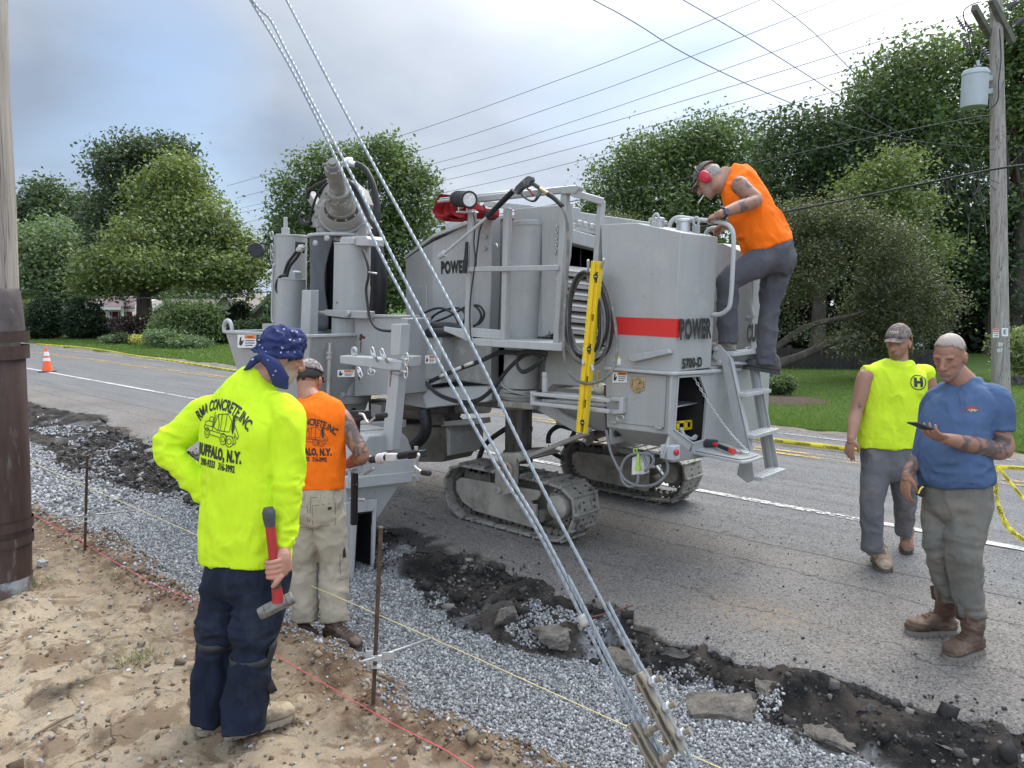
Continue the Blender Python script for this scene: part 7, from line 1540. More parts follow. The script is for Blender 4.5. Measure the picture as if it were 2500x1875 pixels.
 mb=MB();mb.add([(.105,.02,0),(.125,.024,0),(.125,.042,0),(.105,.038,0),],[(0,1,2,3)]);mb.add([(.178,-.30,0),(.195,-.30,0),(.19,-.23,0),(.182,-.25,0)],[(0,1,2,3)]);on_surface([tr],mb,INK,'pocket_tag',t,J(772,1245),rt,up,fw,.003)
 mb=MB()
 for x in(-.13,-.05,.05,.14):mb.add([(x,.0,0),(x+.014,0,0),(x+.014,.05,0),(x,.05,0)],[(0,1,2,3)])
 on_surface([tr],mb,KH,'belt_loop',t,J(770,1215),rt,up,fw,.005)
 BR=mat('dark_brown_leather',(.055,.030,.020),.6,var=.35,scale=14,col2=(.13,.09,.065),c2s=8,bump=.3,bscale=90,bdist=.002);SO=mat('brown_sole',(.10,.075,.055),.85)
 boot(t,PZ(795,1562,-.15),PZ(880,1590,-.15),J(815,1500,-.02),BR,SO,.062,s=1.0);boot(t,PZ(722,1555,-.15),PZ(770,1575,-.15),J(742,1500,0),BR,SO,.062,s=1.0)
 on_surface([shirt],firm_print(),INK,'back_print',t,J(772,1078),nrm(rt-up*.02)*.86,up*.92,fw)
orange_man()
# -- man on the ladder
def ladder_man():
 w=depth(PY(1800,861,5.52));mpp=w/FPX;J=lambda x,y,dd=0.0:PW(x,y,w+dd)
 t=thing('person',PY(1800,861,5.52),'man in a sleeveless orange shirt and red ear muffs climbing the ladder','person')
 side=A(0,-1,0);f=A(-1,0,0)
 ORA=MATS['safety_orange_cotton']
 secs=[(J(1876,606),.185,.165),(J(1868,585),.19,.172),(J(1853,550),.19,.172),(J(1834,508),.195,.165),(J(1818,470),.20,.15),(J(1802,440),.185,.125),(J(1788,424),.115,.09),(J(1779,418),.075,.07)]
 mb=MB();torso(mb,secs,side,f)
 Ls,Le,Lw=J(1806,452,-.16),J(1845,490,-.24),PY(1757,523,5.16);Rs,Re,Rw=J(1812,455,.17),J(1796,525,.28),PY(1778,553,5.93)
 mb.ell(Ls+A(0,.06,0),(.085,.06,.08));mb.ell(Rs-A(0,.06,0),(.08,.06,.08))
 shirt=garment('shirt',mb,ORA,t,[(.013,(6,6,4),41,None,1),(.003,(13,13,6),49,None,1),(.014,(8,8,12),42,[J(1830,590),J(1900,585),J(1850,560)],.13)])
 mb=MB();hc=J(1731,440,-.01);hf=nrm(A(-.70,-.12,-.60));hu=nrm(A(-.62,0,.78));hu=nrm(hu-hf*(hu@hf));neck=J(1777,424);q,hr=head_parts(mb,hc,hf,hu,1.0,neck,.062)
 mb.tube([neck,J(1815,470),J(1850,550),J(1880,610)],[.07,.09,.09,.09],14);limb(mb,[Ls+A(0,.05,0),Ls,(Ls+Le)/2,Le,(Le+Lw)/2,Lw],[.055,.068,.062,.050,.048,.030]);limb(mb,[Rs,Re,Rw],[.06,.046,.03])
 hand(mb,Lw,nrm(PY(1722,535,5.18)-Lw),nrm(A(0.2,.5,-.8)),nrm(A(-.3,.6,.3)),(1.1,1.15,1.2,1.2),.98,.2);hand(mb,Rw,nrm(PY(1748,560,5.95)-Rw),A(0,-.4,-.8),A(0,-1,0),(1.0,)*4)
 Lh,Lk,La=J(1868,632,-.08),J(1776,685,-.10),J(1776,838,-.06);Rh,Rk,Ra=J(1900,632,.08),J(1878,750,.10),J(1868,892,.10)
 mb.tube([Lh,Lk,La],[.08,.055,.04],12);mb.tube([Rh,Rk,Ra],[.08,.055,.04],12)
 me=baked(mb,.0042,3);sockets(me,q,hf);bc=(.32,.165,.108)
 paint(me,bc,face_blobs(q,bc,beard=(.28,.225,.20)),[(Ls-(Le-Ls)*.25,Ls+(Le-Ls)*.55,.10),(Le+(Lw-Le)*.12,Le+(Lw-Le)*.55,.06)]);finish('body',me,SKIN,t)
 CAMO=camo_mat('grey_brown_camouflage',(.16,.14,.12),(.06,.052,.045),(.30,.27,.245),20);cap(t,hc,hf,hu,CAMO,1.0,-.05)
 shell_cap('hair',hc,hf,hu,(.079,.102,.099),hair_mat('grey_hair',(.16,.14,.125),(.42,.40,.38)),t,lambda x,y,z:(z<.065)&(z>-.05)&(y<-.01),thick=1.03,s=1.0,noise=.02)
 em=mat('red_plastic',(.52,.012,.03),.3);qh=lambda x,y,z:hc+hr*x+hf*y+hu*z
 ns=1 if(hr@A(0,-1,0))>0 else-1
 with_=MB();c=qh(ns*.098,-.008,.0);with_.ell(c,(.03,.042,.055),hr,hf,hu,24,16);e1=with_.build('ear_muff',em,t,180);mb=MB();mb.ell(qh(-ns*.098,-.008,0),(.03,.042,.055),hr,hf,hu,24,16);mb.build('ear_muff',em,t,180)
 mb=MB();mb.ell(qh(ns*.082,-.008,0),(.016,.038,.048),hr,hf,hu);mb.ell(qh(-ns*.082,-.008,0),(.016,.038,.048),hr,hf,hu);mb.build('ear_cushion',BLK,e1,180)
 mb=MB();th=np.linspace(-.15,math.pi+.15,19);mb.tube([qh(math.cos(a)*.108,.012,.02+math.sin(a)*.132)for a in th],.007,8,1);mb.build('head_band',BLK,e1,180)
 mb=MB();mb.tube([qh(ns*.01,.098,-.066),qh(ns*.015,.165,-.085)],.004,8,1);mb.build('cigarette',WHT,t,60)
 wd=nrm(Lw-Le);mb=MB();c=Lw-wd*.035;u,v,_=frame(wd);th=np.linspace(0,2*math.pi,25);mb.tube(c+np.outer(np.cos(th)*.036,u)+np.outer(np.sin(th)*.036,v),.009,8,1,False);wt_=mb.build('watch_strap',BLK,t,180)
 vw=nrm(CAMP-c);vw=nrm(vw-wd*(vw@wd));mb=MB();mb.cyl(c+vw*.032,c+vw*.046,.023,.022,24);mb.build('watch_face',mat('watch_case',(.10,.12,.16),.25,.5),wt_,40)
 GR=cloth_mat('charcoal_work_trousers',(.085,.085,.097),(.15,.14,.14),(.55,.8),3)
 mb=MB();torso(mb,[(J(1874,585),.165,.14),(J(1884,612),.175,.155),(J(1890,645),.165,.15),(J(1888,670),.1,.1)],side,f)
 limb(mb,[Lh,Lh+(Lk-Lh)*.45,Lk+(Lh-Lk)*.05,Lk+(La-Lk)*.18,Lk+(La-Lk)*.6,La],[.115,.105,.088,.082,.076,.072]);limb(mb,[Rh,Rh+(Rk-Rh)*.45,Rk,Rk+(Ra-Rk)*.5,Ra],[.115,.105,.082,.076,.078])
 garment('trousers',mb,GR,t,[(.010,(7,7,7),51,None,1),(.012,(9,9,17),52,[J(1776,815),J(1870,870),J(1782,690)],.10),(.014,(12,6,8),53,[J(1850,655),J(1885,690)],.12)])
 GB=mat('dark_grey_suede',(.085,.085,.085),.9,var=.3,scale=14,bump=.5,bscale=50,bdist=.004);GS=mat('grey_rubber_sole',(.055,.055,.055),.85)
 boot(t,J(1797,866,-.04),J(1724,850,.05),J(1776,825,-.06),mat('worn_tan_grey_suede',(.24,.22,.195),.9,var=.3,scale=14,bump=.5,bscale=50,bdist=.004),GS,.055,s=1.0)
 boot(t,J(1903,915,.10),J(1814,934,.16),J(1868,872,.10),GB,GS,.055,nrm(up+rt*.16),s=1.05)
 mb=MB();art_text(mb,'BUFFALO, N.Y.',0,0,.036,.075,.72);art_text(mb,'390-9333   316-3992',0,-.045,.023,.06,.8)
 yv=nrm(J(1816,460)-J(1862,560));on_surface([shirt],mb,INK,'back_print',t,J(1881,478)+A(.0,.17,-.0),A(0,1,0),yv,nrm(A(-.9,0.15,-.35)))
ladder_man()
# -- young man walking
def young_man():
 base=PZ(2125,1383);w=depth(base);mpp=w/FPX;J=lambda x,y,dd=0.0:PW(x,y,w+dd)
 t=thing('person',(base[0],base[1],0),'young man in a lime sleeveless shirt and brown camouflage cap walking up the road','person')
 f=nrm(-fw0*.95-rt*.25);r=np.cross(f,up)
 LIM2=cloth_mat('lime_sleeveless_cotton',(0.58,0.76,0.03),(.38,.46,.06),(.56,.78),5)
 secs=[(J(2168,1094),70,.135),(J(2168,1060),67,.13),(J(2173,1005),67,.125),(J(2180,955),72,.13),(J(2187,920),74,.12),(J(2190,906),64,.10),(J(2193,888),40,.075),(J(2194,880),30,.066)]
 mb=MB();torso(mb,[(c,k*mpp,b)for c,k,b in secs],r,f);Rs,Re,Rw=J(2114,918,-.02),J(2091,1003,0),J(2078,1072,-.10);Ls,Le,Lw=J(2262,918,.05),J(2278,1005,.1),J(2268,1075,.05)
 limb(mb,[J(2152,916),J(2130,912),J(2108,912)],[.062,.064,.060],tip=False);limb(mb,[J(2228,916,.02),J(2248,912,.04),J(2270,914,.06)],[.062,.064,.060],tip=False)
 shirt=garment('shirt',mb,LIM2,t,[(.013,(7,7,2.8),61,None,1),(.003,(13,13,6),69,None,1),(.010,(6,6,14),62,[J(2150,1075),J(2210,1080)],.12)])
 mb=MB();hc=J(2193,838,-.03);hf=nrm(-fw0*.68-rt*.72-up*.16);hu=nrm(up-hf*(up@hf));neck=J(2193,892);q,hr=head_parts(mb,hc,hf,hu,1.0,neck,.060)
 mb.tube([neck,J(2185,950),J(2170,1050),J(2170,1110)],[.07,.09,.09,.09],14);limb(mb,[J(2140,912,-.01),Rs,(Rs+Re)/2,Re,(Re+Rw)/2,Rw],[.05,.060,.057,.048,.046,.030]);limb(mb,[J(2235,912,.03),Ls,Le,Lw],[.05,.058,.046,.03])
 hand(mb,Rw,nrm(-up*.95-rt*.1),nrm(rt*.6+fw0*.5),nrm(-fw0),(.35,.4,.45,.5),1.0,.2);hand(mb,Lw,-up,-rt,-fw0,(.4,)*4)
 w2=depth(PZ(2205,1345))-w
 Rh,Rk,Ra=J(2142,1125),J(2128,1232,-.06),J(2129,1345,-.03);Lh,Lk,La=J(2200,1125,.02),J(2210,1222,.12),J(2207,1300,w2*.8)
 mb.tube([Rh,Rk,Ra],[.08,.05,.036],12);mb.tube([Lh,Lk,La],[.08,.05,.036],12)
 me=baked(mb,.0042,3);sockets(me,q,hf);bc=(.36,.19,.125)
 paint(me,bc,face_blobs(q,bc,beard=(.12,.075,.05))+[(Re+up*.04-fw0*.04,(.008,.008,.03),TAT,.9),(Re+up*.04-fw0*.045+rt*.012,(.02,.01,.006),TAT,.9)]);finish('body',me,SKIN,t)
 CAMO=camo_mat('brown_camouflage',(.22,.175,.155),(.12,.092,.08),(.32,.27,.245),14);cp_=cap(t,hc,hf,hu,CAMO,1.02,0.0)
 mb=MB();art_text(mb,'rma',0,0,.026,.03,1.1);on_surface([cp_],mb,cloth_mat('pale_stitch',(.5,.46,.42)),'cap_lettering',t,hc+hf*.1+hu*.1,-hr*-1 if(hr@rt)>0 else-hr,hu,-hf,.006,1)
 hm=hair_mat('brown_hair',(.06,.035,.022),(.16,.10,.06));hb=shell_cap('hair',hc,hf,hu,(.082,.106,.100),hm,t,lambda x,y,z:(z<.06)&(z>-.07)&(y<-.005),thick=1.06,s=1.0,noise=.05,nscale=40)
 mb=MB();g=np.random.default_rng(5);ql=lambda x,y,z:hc+hr*x+hf*y+hu*z
 for k in range(46):
  an=g.uniform(-2.6,-.5);p=ql(math.cos(an)*.084,math.sin(an)*.10-.01,g.uniform(-.03,.03));o_=nrm(p-hc);mb.tube([p,p-up*.035+o_*.008,p-up*.065+o_*g.uniform(.005,.03)],[.010,.009,.003],5,3)
 mb.build('hair_lock',hm,hb,180)
 GR2=cloth_mat('grey_dusty_jeans',(.125,.125,.132),(.22,.195,.165),(.52,.75),4)
 mb=MB();torso(mb,[(J(2168,1075),.185,.12),(J(2170,1110),.195,.13),(J(2171,1150),.18,.13),(J(2171,1172),.1,.09)],r,f)
 limb(mb,[Rh,Rh+(Rk-Rh)*.45,Rk,Rk+(Ra-Rk)*.5,Ra],[.105,.098,.082,.076,.070]);limb(mb,[Lh,Lh+(Lk-Lh)*.45,Lk,Lk+(La-Lk)*.5,La],[.105,.096,.080,.072,.066])
 garment('trousers',mb,GR2,t,[(.010,(7,7,6),71,None,1),(.011,(10,10,17),72,[J(2128,1325),J(2210,1285),J(2130,1240)],.10),(.014,(10,10,12),73,[J(2170,1150)],.13)])
 DB=mat('dusty_brown_leather',(.27,.19,.13),.85,var=.25,scale=12,col2=(.40,.33,.26),c2s=7,bump=.3,bscale=90,bdist=.002);SO=MATS['brown_sole']
 fd=f;hp=PZ(2140,1365);boot(t,hp,hp+nrm(f*A(1,1,0))*.33+A(0,0,.0),Ra+up*.01,DB,SO,.06,s=1.15,width=1.05)
 hp=PZ(2212,1335)+A(0,0,.09);boot(t,hp,PZ(2207,1349)+nrm(f*A(1,1,0))*.06+A(0,0,.012),La+up*.02,mat('reddish_brown_leather',(.28,.15,.10),.85,var=.25,scale=12,col2=(.36,.29,.23),c2s=7),SO,.058,nrm(up*.9+f*.35),s=1.0)
 mb=MB();art_line(mb,circ(0,0,.054,36),.007,True);art_text(mb,'H',0,-.002,.062,.10,.95);on_surface([shirt],mb,INK,'chest_emblem',t,J(2219,934),rt,up,fw)
young_man()
# -- man with the telephone
def blue_man():
 base=PZ(2335,1590);w=depth(base);mpp=w/FPX;J=lambda x,y,dd=0.0:PW(x,y,w+dd)
 t=thing('person',(base[0],base[1],0),'white haired man in a blue shirt standing on the road looking at a phone','person')
 f=nrm(-fw0*.62-rt*.78);r=np.cross(f,up)
 BLU=cloth_mat('faded_blue_cotton',(.072,.118,.215),(.080,.098,.135),(.56,.8),4)
 secs=[(J(2333,1180),.188,.158),(J(2330,1150),.195,.172),(J(2326,1105),.196,.185),(J(2331,1055),.195,.172),(J(2343,1005),.196,.150),(J(2351,975),.190,.13),(J(2355,952),.145,.105),(J(2358,935),.092,.085),(J(2358,924),.075,.072)]
 mb=MB();torso(mb,secs,r,f);Ls,Le,Lw=J(2432,980,-.10),J(2448,1098,-.12),J(2312,1072,-.26);Rs,Re,Rw=J(2284,985,.14),J(2262,1085,.12),J(2215,1160,.02)
 limb(mb,[J(2390,958,-.04),Ls,J(2438,1052,-.11)],[.060,.076,.074]);limb(mb,[J(2318,962,.08),Rs,J(2272,1050,.13)],[.058,.07,.066])
 shirt=garment('shirt',mb,BLU,t,[(.012,(7,7,3.4),81,None,1),(.003,(13,13,6),89,None,1),(.014,(7,7,14),82,[J(2300,1165,-.1),J(2380,1160,-.1),J(2390,1120,-.1)],.12),(.008,(10,10,12),83,[J(2436,1030,-.14)],.10),(.008,(8,8,4),84,[J(2400,1000,-.15)],.12)])
 mb=MB();hc=J(2318,872,-.05);hf=nrm(-fw0*.60-rt*.70-up*.34);hu=nrm(up-hf*(up@hf));neck=J(2354,938,-.01);q,hr=head_parts(mb,hc,hf,hu,1.0,neck,.066)
 mb.tube([neck,J(2345,1000),J(2330,1100),J(2335,1190)],[.07,.10,.10,.10],14);limb(mb,[Ls,J(2436,1045,-.11),Le,(Le+Lw)/2-up*.005,Lw],[.06,.058,.056,.052,.033]);limb(mb,[Rs,Re,(Re+Rw)/2,Rw],[.058,.05,.046,.031])
 hd_=nrm(J(2262,1056,-.30)-Lw);hand(mb,Lw,hd_,nrm(up*.75+fw0*.35),nrm(fw0*.6+up*.2),(.55,.6,.65,.7),1.0,.35)
 hand(mb,Rw,nrm(-up*.8-rt*.12-fw0*.1),nrm(rt*.8+fw0*.2),nrm(-fw0*.8-rt*.3),(.45,.55,.65,.7),1.0,.4)
 Rh,Rk,Ra=J(2300,1225,.07),J(2291,1325,.04),J(2320,1462,.12);Lh,Lk,La=J(2370,1228,-.06),J(2352,1345,-.10),J(2370,1500,-.05)
 mb.tube([Rh,Rk,Ra],[.08,.055,.04],12);mb.tube([Lh,Lk,La],[.08,.055,.04],12)
 me=baked(mb,.0042,3);sockets(me,q,hf);bc=(.31,.152,.095)
 qs=lambda x,y,z:hc+hr*x+hf*y+hu*z
 paint(me,bc,face_blobs(q,bc,brow=(.10,.075,.06),beard=(.28,.20,.165),flush=1.0)+[(qs(0,.06,.10),.05,(.37,.20,.14),.5)],[(Le+(Lw-Le)*.02,Le+(Lw-Le)*.82,.08),(Re+(Rw-Re)*.1,Rw+(Rw-Re)*.0,.08)]);finish('body',me,SKIN,t)
 shell_cap('hair',hc,hf,hu,(.077,.099,.099),hair_mat('white_hair',(.27,.205,.165),(.43,.37,.33)),t,lambda x,y,z:((z>.045+.9*np.clip(y-.02,0,1))|(y<-.03))&(z>-.045)&((z>.0)|(y<-.035))&(z>-.03+.02*vnoise(np.stack([x,y,z],1)*40)),thick=1.0,s=1.0,noise=.01)
 OL=cloth_mat('grey_olive_denim',(.15,.145,.125),(.225,.19,.15),(.48,.72),4)
 mb=MB();torso(mb,[(J(2333,1165),.168,.135),(J(2335,1205),.180,.148),(J(2336,1245),.172,.145),(J(2336,1275),.1,.1)],r,f)
 limb(mb,[Rh,Rh+(Rk-Rh)*.45,Rk,Rk+(Ra-Rk)*.5,Ra],[.105,.100,.082,.074,.070]);limb(mb,[Lh,Lh+(Lk-Lh)*.45,Lk,Lk+(La-Lk)*.55,La],[.112,.106,.092,.082,.074])
 garment('trousers',mb,OL,t,[(.010,(7,7,7),91,None,1),(.012,(10,10,17),92,[J(2365,1470,-.05),J(2318,1435,.1),J(2355,1350,-.1),J(2292,1335)],.10),(.012,(9,9,12),93,[J(2335,1260,-.1)],.13)])
 BB=mat('brown_work_leather',(.105,.062,.040),.7,var=.35,scale=12,col2=(.20,.15,.115),c2s=6,bump=.35,bscale=90,bdist=.002);SO2=mat('grey_brown_sole',(.19,.165,.14),.9)
 for hl_,te,sh in((PZ(2392,1590),PZ(2310,1612),J(2374,1492,-.05)),(PZ(2330,1545),PZ(2212,1546),J(2320,1450,.12))):
  o=boot(t,hl_,te,sh,BB,SO2,.068,s=1.08,width=1.12)
  for sg in(-1,1):
   mb=MB();d=nrm((te-hl_)*A(1,1,0));sd_=np.cross(d,up);b0=sh-up*.06+d*.055+sd_*sg*.03;mb.prism([b0,b0+d*.035+up*.02,b0+d*.05+up*.10,b0-d*.01+up*.10,b0-d*.02+up*.03],sd_*sg*.006);mb.build('boot_flap',BB,o,40)
 mb=MB();g=np.random.default_rng(9)
 for k in range(75):
  x,y=g.normal(0,.016),g.normal(0,.005);s_=g.uniform(.0008,.0028);mb.add([(x-s_*2,y-s_,0),(x+s_*2,y-s_,0),(x+s_*2,y+s_,0),(x-s_*2,y+s_,0)],[(0,1,2,3)])
 on_surface([shirt],mb,mat('faded_red_print',(.33,.05,.06),.8),'chest_print',t,J(2332,995),rt,up,fw)
 mb=MB()
 for k in range(30):
  x,y=g.normal(0,.011),g.normal(-.010,.003);s_=g.uniform(.0008,.0022);mb.add([(x-s_*2,y-s_,0),(x+s_*2,y-s_,0),(x+s_*2,y+s_,0),(x-s_*2,y+s_,0)],[(0,1,2,3)])
 on_surface([shirt],mb,mat('faded_yellow_print',(.5,.38,.16),.8),'chest_print',t,J(2332,995),rt,up,fw,.003)
 a,b=J(2222,1030,-.36),J(2272,1050,-.30);d=nrm(b-a);n_=nrm(up*.8+rt*.35+fw0*.25);n_=nrm(n_-d*(n_@d));s_=np.cross(n_,d);pt=thing('mobile_phone',(a+b)/2,'black mobile phone in the hand of the man in blue','phone')
 mb=MB();mb.box((a+b)/2,(.132,.066,.010),d,s_,n_);mb.build('phone_case',mat('black_phone_case',(.02,.022,.024),.5),pt,40,.004);mb=MB();mb.box((a+b)/2+n_*.0058,(.122,.06,.0012),d,s_,n_);mb.build('screen',mat('phone_glass',(.02,.025,.03),.06),pt,0)
 tp=thing('tape_measure',J(2246,1198,-.02),'black and yellow tape measure clipped to the pocket of the man in blue','tape measure');mb=MB();mb.box(J(2246,1198,-.02),(.03,.06,.065),rt,fw0,up);mb.build('case',BLK,tp,40,.012);mb=MB();mb.tube([J(2242,1206,-.07),J(2247,1194,-.07),J(2254,1188,-.07)],.005,8,3);mb.build('band',MATS['yellow_tag'],tp,180)
blue_man()
# == SMALL THINGS ON AND AROUND THE MACHINE
def single(nm,mb,m,label,cat,group=None,smooth=180,bevel=0):
 V=np.vstack(mb.v);o=mb.build(nm,m,None,smooth,bevel,loc=V.mean(0));return tag(o,label,cat,group)
a,b=PY(1459,638,4.5),PY(1420.5,1056,4.52);lv=thing('spirit_level',b,'long yellow spirit level hanging in front of the hose coil','level');d=nrm(b-a);L_=np.linalg.norm(b-a);s_=nrm(A(1,0,0)-d*d[0]);n_=A(0,-1,0)
q=lambda x,y,o=0:a+s_*x+d*y+n_*o
mb=MB();
for x0,x1,o in((-.040,-.006,.0),(.030,.036,.0),(-.006,.0,0)):mb.box(q((x0+x1)/2,L_/2,o),(x1-x0,L_,.05 if x1-x0>.02 else.05),s_,d,n_)
cuts=[0,.06,.12,.30,.34,.47,.53,.66,.70,.80,.85,.93,1.0]
for i in range(0,12,2):mb.box(q(.015,L_*(cuts[i]+cuts[i+1])/2),(.032,L_*(cuts[i+1]-cuts[i]),.018),s_,d,n_)
mb.build('beam',YEL,lv,0,.002)
mb=MB();mb.box(q(.015,L_*.5,-.006),(.03,L_*.98,.004),s_,d,n_);mb.build('web_shadow',mat('shadowed_yellow_web',(.16,.11,.01),.7),lv,0)  # dark backing sheet: shade in the web windows put in as colour
mb=MB()
for y in(.085,.50,.935):mb.cyl(q(.014,L_*y,.008),q(.014,L_*y,.026),.021,seg=20)
vb=mb.build('vial_bezel',BLK,lv);mb=MB()
for y in(.085,.50,.935):mb.box(q(.014,L_*y,.027),(.026,.008,.004),s_,d,n_)
mb.build('vial',mat('vial_green',(.35,.42,.12),.2),vb,0)
mb=MB();[mb.box(q(-.036+(.007 if k%4 else.012)/2,L_*(k+.5)/60,.0256),(.007 if k%4 else.012,.0022,.0006),s_,d,n_)for k in range(60)];mb.build('ruler_mark',INK,lv,0)
hc_=thing('hose_coil',PY(1430,900,4.55),'dusty grey washer hose coiled on two hooks between louvres and tank','hose');g=np.random.default_rng(12)
for k in range(7):
 ax,top,bot,cx,Yk=40+3.5*k-g.uniform(0,6),662+3*k*.5+g.uniform(-3,3),880+g.uniform(-18,14),1430+g.uniform(-5,7),4.52+.018*k
 th=np.linspace(0,2*math.pi,22)+.3;hh=(bot-top)/2;P_=[PY(cx+ax*math.sin(t)*(1-.16*math.cos(t))+3*math.sin(3*t+k),(top+bot)/2-hh*math.cos(t),Yk-.01*math.sin(t*2))for t in th]
 mb=MB();mb.tube(P_,.0125,8,4,False);mb.build('loop',HOSEG if k%3 else BLK,hc_,180)
mb=MB();mb.tube([PY(x,y,Y)for x,y,Y in((1374,506,4.5),(1384,540,4.5),(1387,600,4.5),(1384,680,4.5),(1376,800,4.48),(1379,880,4.48),(1398,920,4.48),(1432,936,4.48),(1470,927,4.5),(1497,900,4.52),(1506,858,4.55),(1503,800,4.58),(1488,720,4.58),(1466,680,4.56),(1440,664,4.55))],.0115,8,5);mb.build('feed_length',HOSEG,hc_,180)
with part('hose_hook',GPL,smooth=60)as mb:
 for x0,y0,x1,y1 in((1436,690,1436,634),(1462,672,1474,632),(1440,860,1448,905),(1425,850,1423,890)):mb.tube([PY(x0,y0,4.66),PY((x0+x1)/2,(y0+y1)/2+4,4.52),PY(x1,y1,4.46)],.011,8,3)
wn_=thing('washer_lance',PY(1200,520,4.5),'pressure washer lance with a black gun resting across the top boom','washer lance');Yw=4.5
mb=MB();mb.tube([PY(1072,628,Yw),PY(1086,618,Yw)],[rpx(6,Yw,1080,620),rpx(8.5,Yw,1080,620)],14,1);mb.tube([PY(1086,618,Yw),PY(1192,528,Yw)],rpx(3.6,Yw,1100,600),12,1);mb.build('lance_tube',GPL,wn_,60)
mb=MB();p0,p1=PY(1190,529,Yw),PY(1254,465,Yw)
for k in range(34):mb.cyl(p0+(p1-p0)*k/34,p0+(p1-p0)*(k+.62)/34,rpx(7,Yw,1200,500),seg=12);mb.cyl(p0+(p1-p0)*(k+.6)/34,p0+(p1-p0)*(k+1)/34,rpx(5.5,Yw,1200,500),seg=12)
mb.build('ribbed_grip',BLK,wn_,30)
GUN=mat('dusty_black_plastic',(.05,.05,.052),.75,var=.4,scale=20,col2=(.2,.2,.2),c2s=16,c2p=(.5,.7))
mb=MB();mb.slab([(1252,468),(1258,455),(1278,436),(1288,429),(1297,431),(1299,440),(1292,452),(1272,462),(1262,475)],Yw-.02,.04);mb.build('gun_body',GUN,wn_,40,.006)
mb=MB();mb.tube([PY(x,y,Yw)for x,y in((1294,446),(1308,453),(1319,464),(1312,482),(1303,491),(1290,488),(1276,478),(1268,464))],[.014,.016,.016,.013,.009,.008,.007,.007],10,4);mb.build('gun_handle',GUN,wn_,180)
mb=MB();mb.tube([PY(x,y,Yw)for x,y in((1287,461),(1295,466),(1302,478))],.008,8,3);mb.build('trigger',mat('dull_red_plastic',(.22,.03,.03),.5),wn_,180)
mb=MB();mb.tube([PY(1318,460,Yw),PY(1340,474,Yw)],.014,10,1);mb.build('coupling',mat('brass',(.5,.4,.2),.35,.8),wn_,60);mb=MB();mb.tube([PY(1338,474,Yw),PY(1352,483,Yw),PY(1374,505,Yw)],[.02,.019,.016],12,3);mb.build('hose_boot',BLK,wn_,180)
hz=.935;hm=thing('club_hammer',PZ(1730,1082,hz),'red and black handled hammer lying on the drop-down shelf','hammer');a,b=PZ(1708,1080,hz+.03),PZ(1752,1083,hz+.03);mb=MB();d=nrm(b-a);mb.beam(a,b,.052,.052);mb.build('hammer_head',mat('black_hammer_steel',(.03,.03,.032),.5,.3),hm,40,.008)
p,e=PZ(1728,1078,hz+.03),PZ(1792,1103,hz+.02);mb=MB();mb.tube([p,p+(e-p)*.45],[.017,.016],12,1);mb.tube([p+(e-p)*.86,e],[.019,.02],12,1);mb.build('handle',mat('red_handle',(.55,.05,.03),.4),hm,60);mb=MB();mb.tube([p+(e-p)*.45,p+(e-p)*.86],[.016,.018],12,1);mb.build('grip',BLK,hm,60)
for i,(x,y)in enumerate(((1802,1101),(1818,1104))):
 c=PZ(x,y,hz+.012);th=np.linspace(.5,2*math.pi-.5,15);mb=MB();mb.tube(np.stack([c[0]+.03*np.cos(th+i),c[1]+.02*np.sin(th+i),c[2]+0*th],1),.008,8,1);single('shackle',mb,STEEL,['small steel shackle on the shelf nearer the hammer','small steel shackle at the outer end of the shelf'][i],'shackle','shackles on the shelf')
p0,p1=PX(1652,1038,Xb-.12),PX(1717,1030,Xb-.12);mb=MB();dd_=p1-p0;[mb.prism([p0+A(0,0,z),p1+A(0,0,z),p1+A(0,0,z-.014),p0+A(0,0,z-.014)],(-.02,0,0))for z in(.026,-.03)];[mb.prism([p0+dd_*t+A(0,0,.02),p0+dd_*(t+.1)+A(0,0,.02),p0+dd_*(t+.1)+A(0,0,-.035),p0+dd_*t+A(0,0,-.035)],(-.012,0,0))for t in(0,.3,.55,.9)];single('spirit_level',mb,YEL,'short yellow level lying inside the open tool box','level',smooth=0)
with part('shelf_hook',GPL)as mb:mb.prism([PX(x,y,Xb-.05)for x,y in((1660,1045),(1668,1043),(1674,1060),(1690,1068),(1700,1060),(1706,1064),(1700,1075),(1684,1078),(1668,1066))],(-.015,0,0))
# == STAKES, STRINGS, CONE, TAPE
STK=mat('rusty_bar',(.10,.062,.042),.75,.4,var=.4,scale=25,bump=.3,bscale=80);GAL=mat('galvanised_plate',(.48,.49,.48),.45,.6,var=.15,scale=20)
def stake(px0,py0,px1,py1,Y,lab,rodpx,brk):
 b=PY(px1,py1,Y);t=PY(px0,py0,Y);k=thing('steel_stake',b,lab,'stake','string line stakes');d=nrm(t-b)
 mb=MB();mb.cyl(b-d*.2,t,.0105,seg=14);mb.cyl(t-d*.004,t+d*.004,.0135,.012,14);mb.build('bar',STK,k,40)
 c=PY(*brk,Y);mb=MB();sd=nrm(A(.75,.66,0));fn=np.cross(sd,up)
 mb.box(c-sd*.032+fn*.012,(.035,.005,.075),sd,fn,up);mb.box(c+fn*.016,(.06,.004,.03),sd,fn,up);mb.box(c+sd*.055+up*.006,(.06,.004,.04),sd,fn,up);mb.box(c-up*.045+fn*.005,(.05,.045,.004),sd,fn,up);mb.build('clamp_bracket',GAL,k,0,.002)
 p=[PZ(x,y,z)for x,y,z in rodpx];mb=MB();mb.tube([p[0],c+fn*.012+up*.004,p[1]],.0058,8,2);mb.build('string_arm',GAL,k,180)
stake(213,1113,207,1352,2.1,'rusty string stake beside the brown pole sleeve',[(173,1262,.33),(330,1248,.21)],(208,1258))
stake(930,1288,911,1721,2.19,'rusty string stake in the foreground right of the orange shirted man',[(872,1617,.28),(1052,1558,.215)],(919,1604))
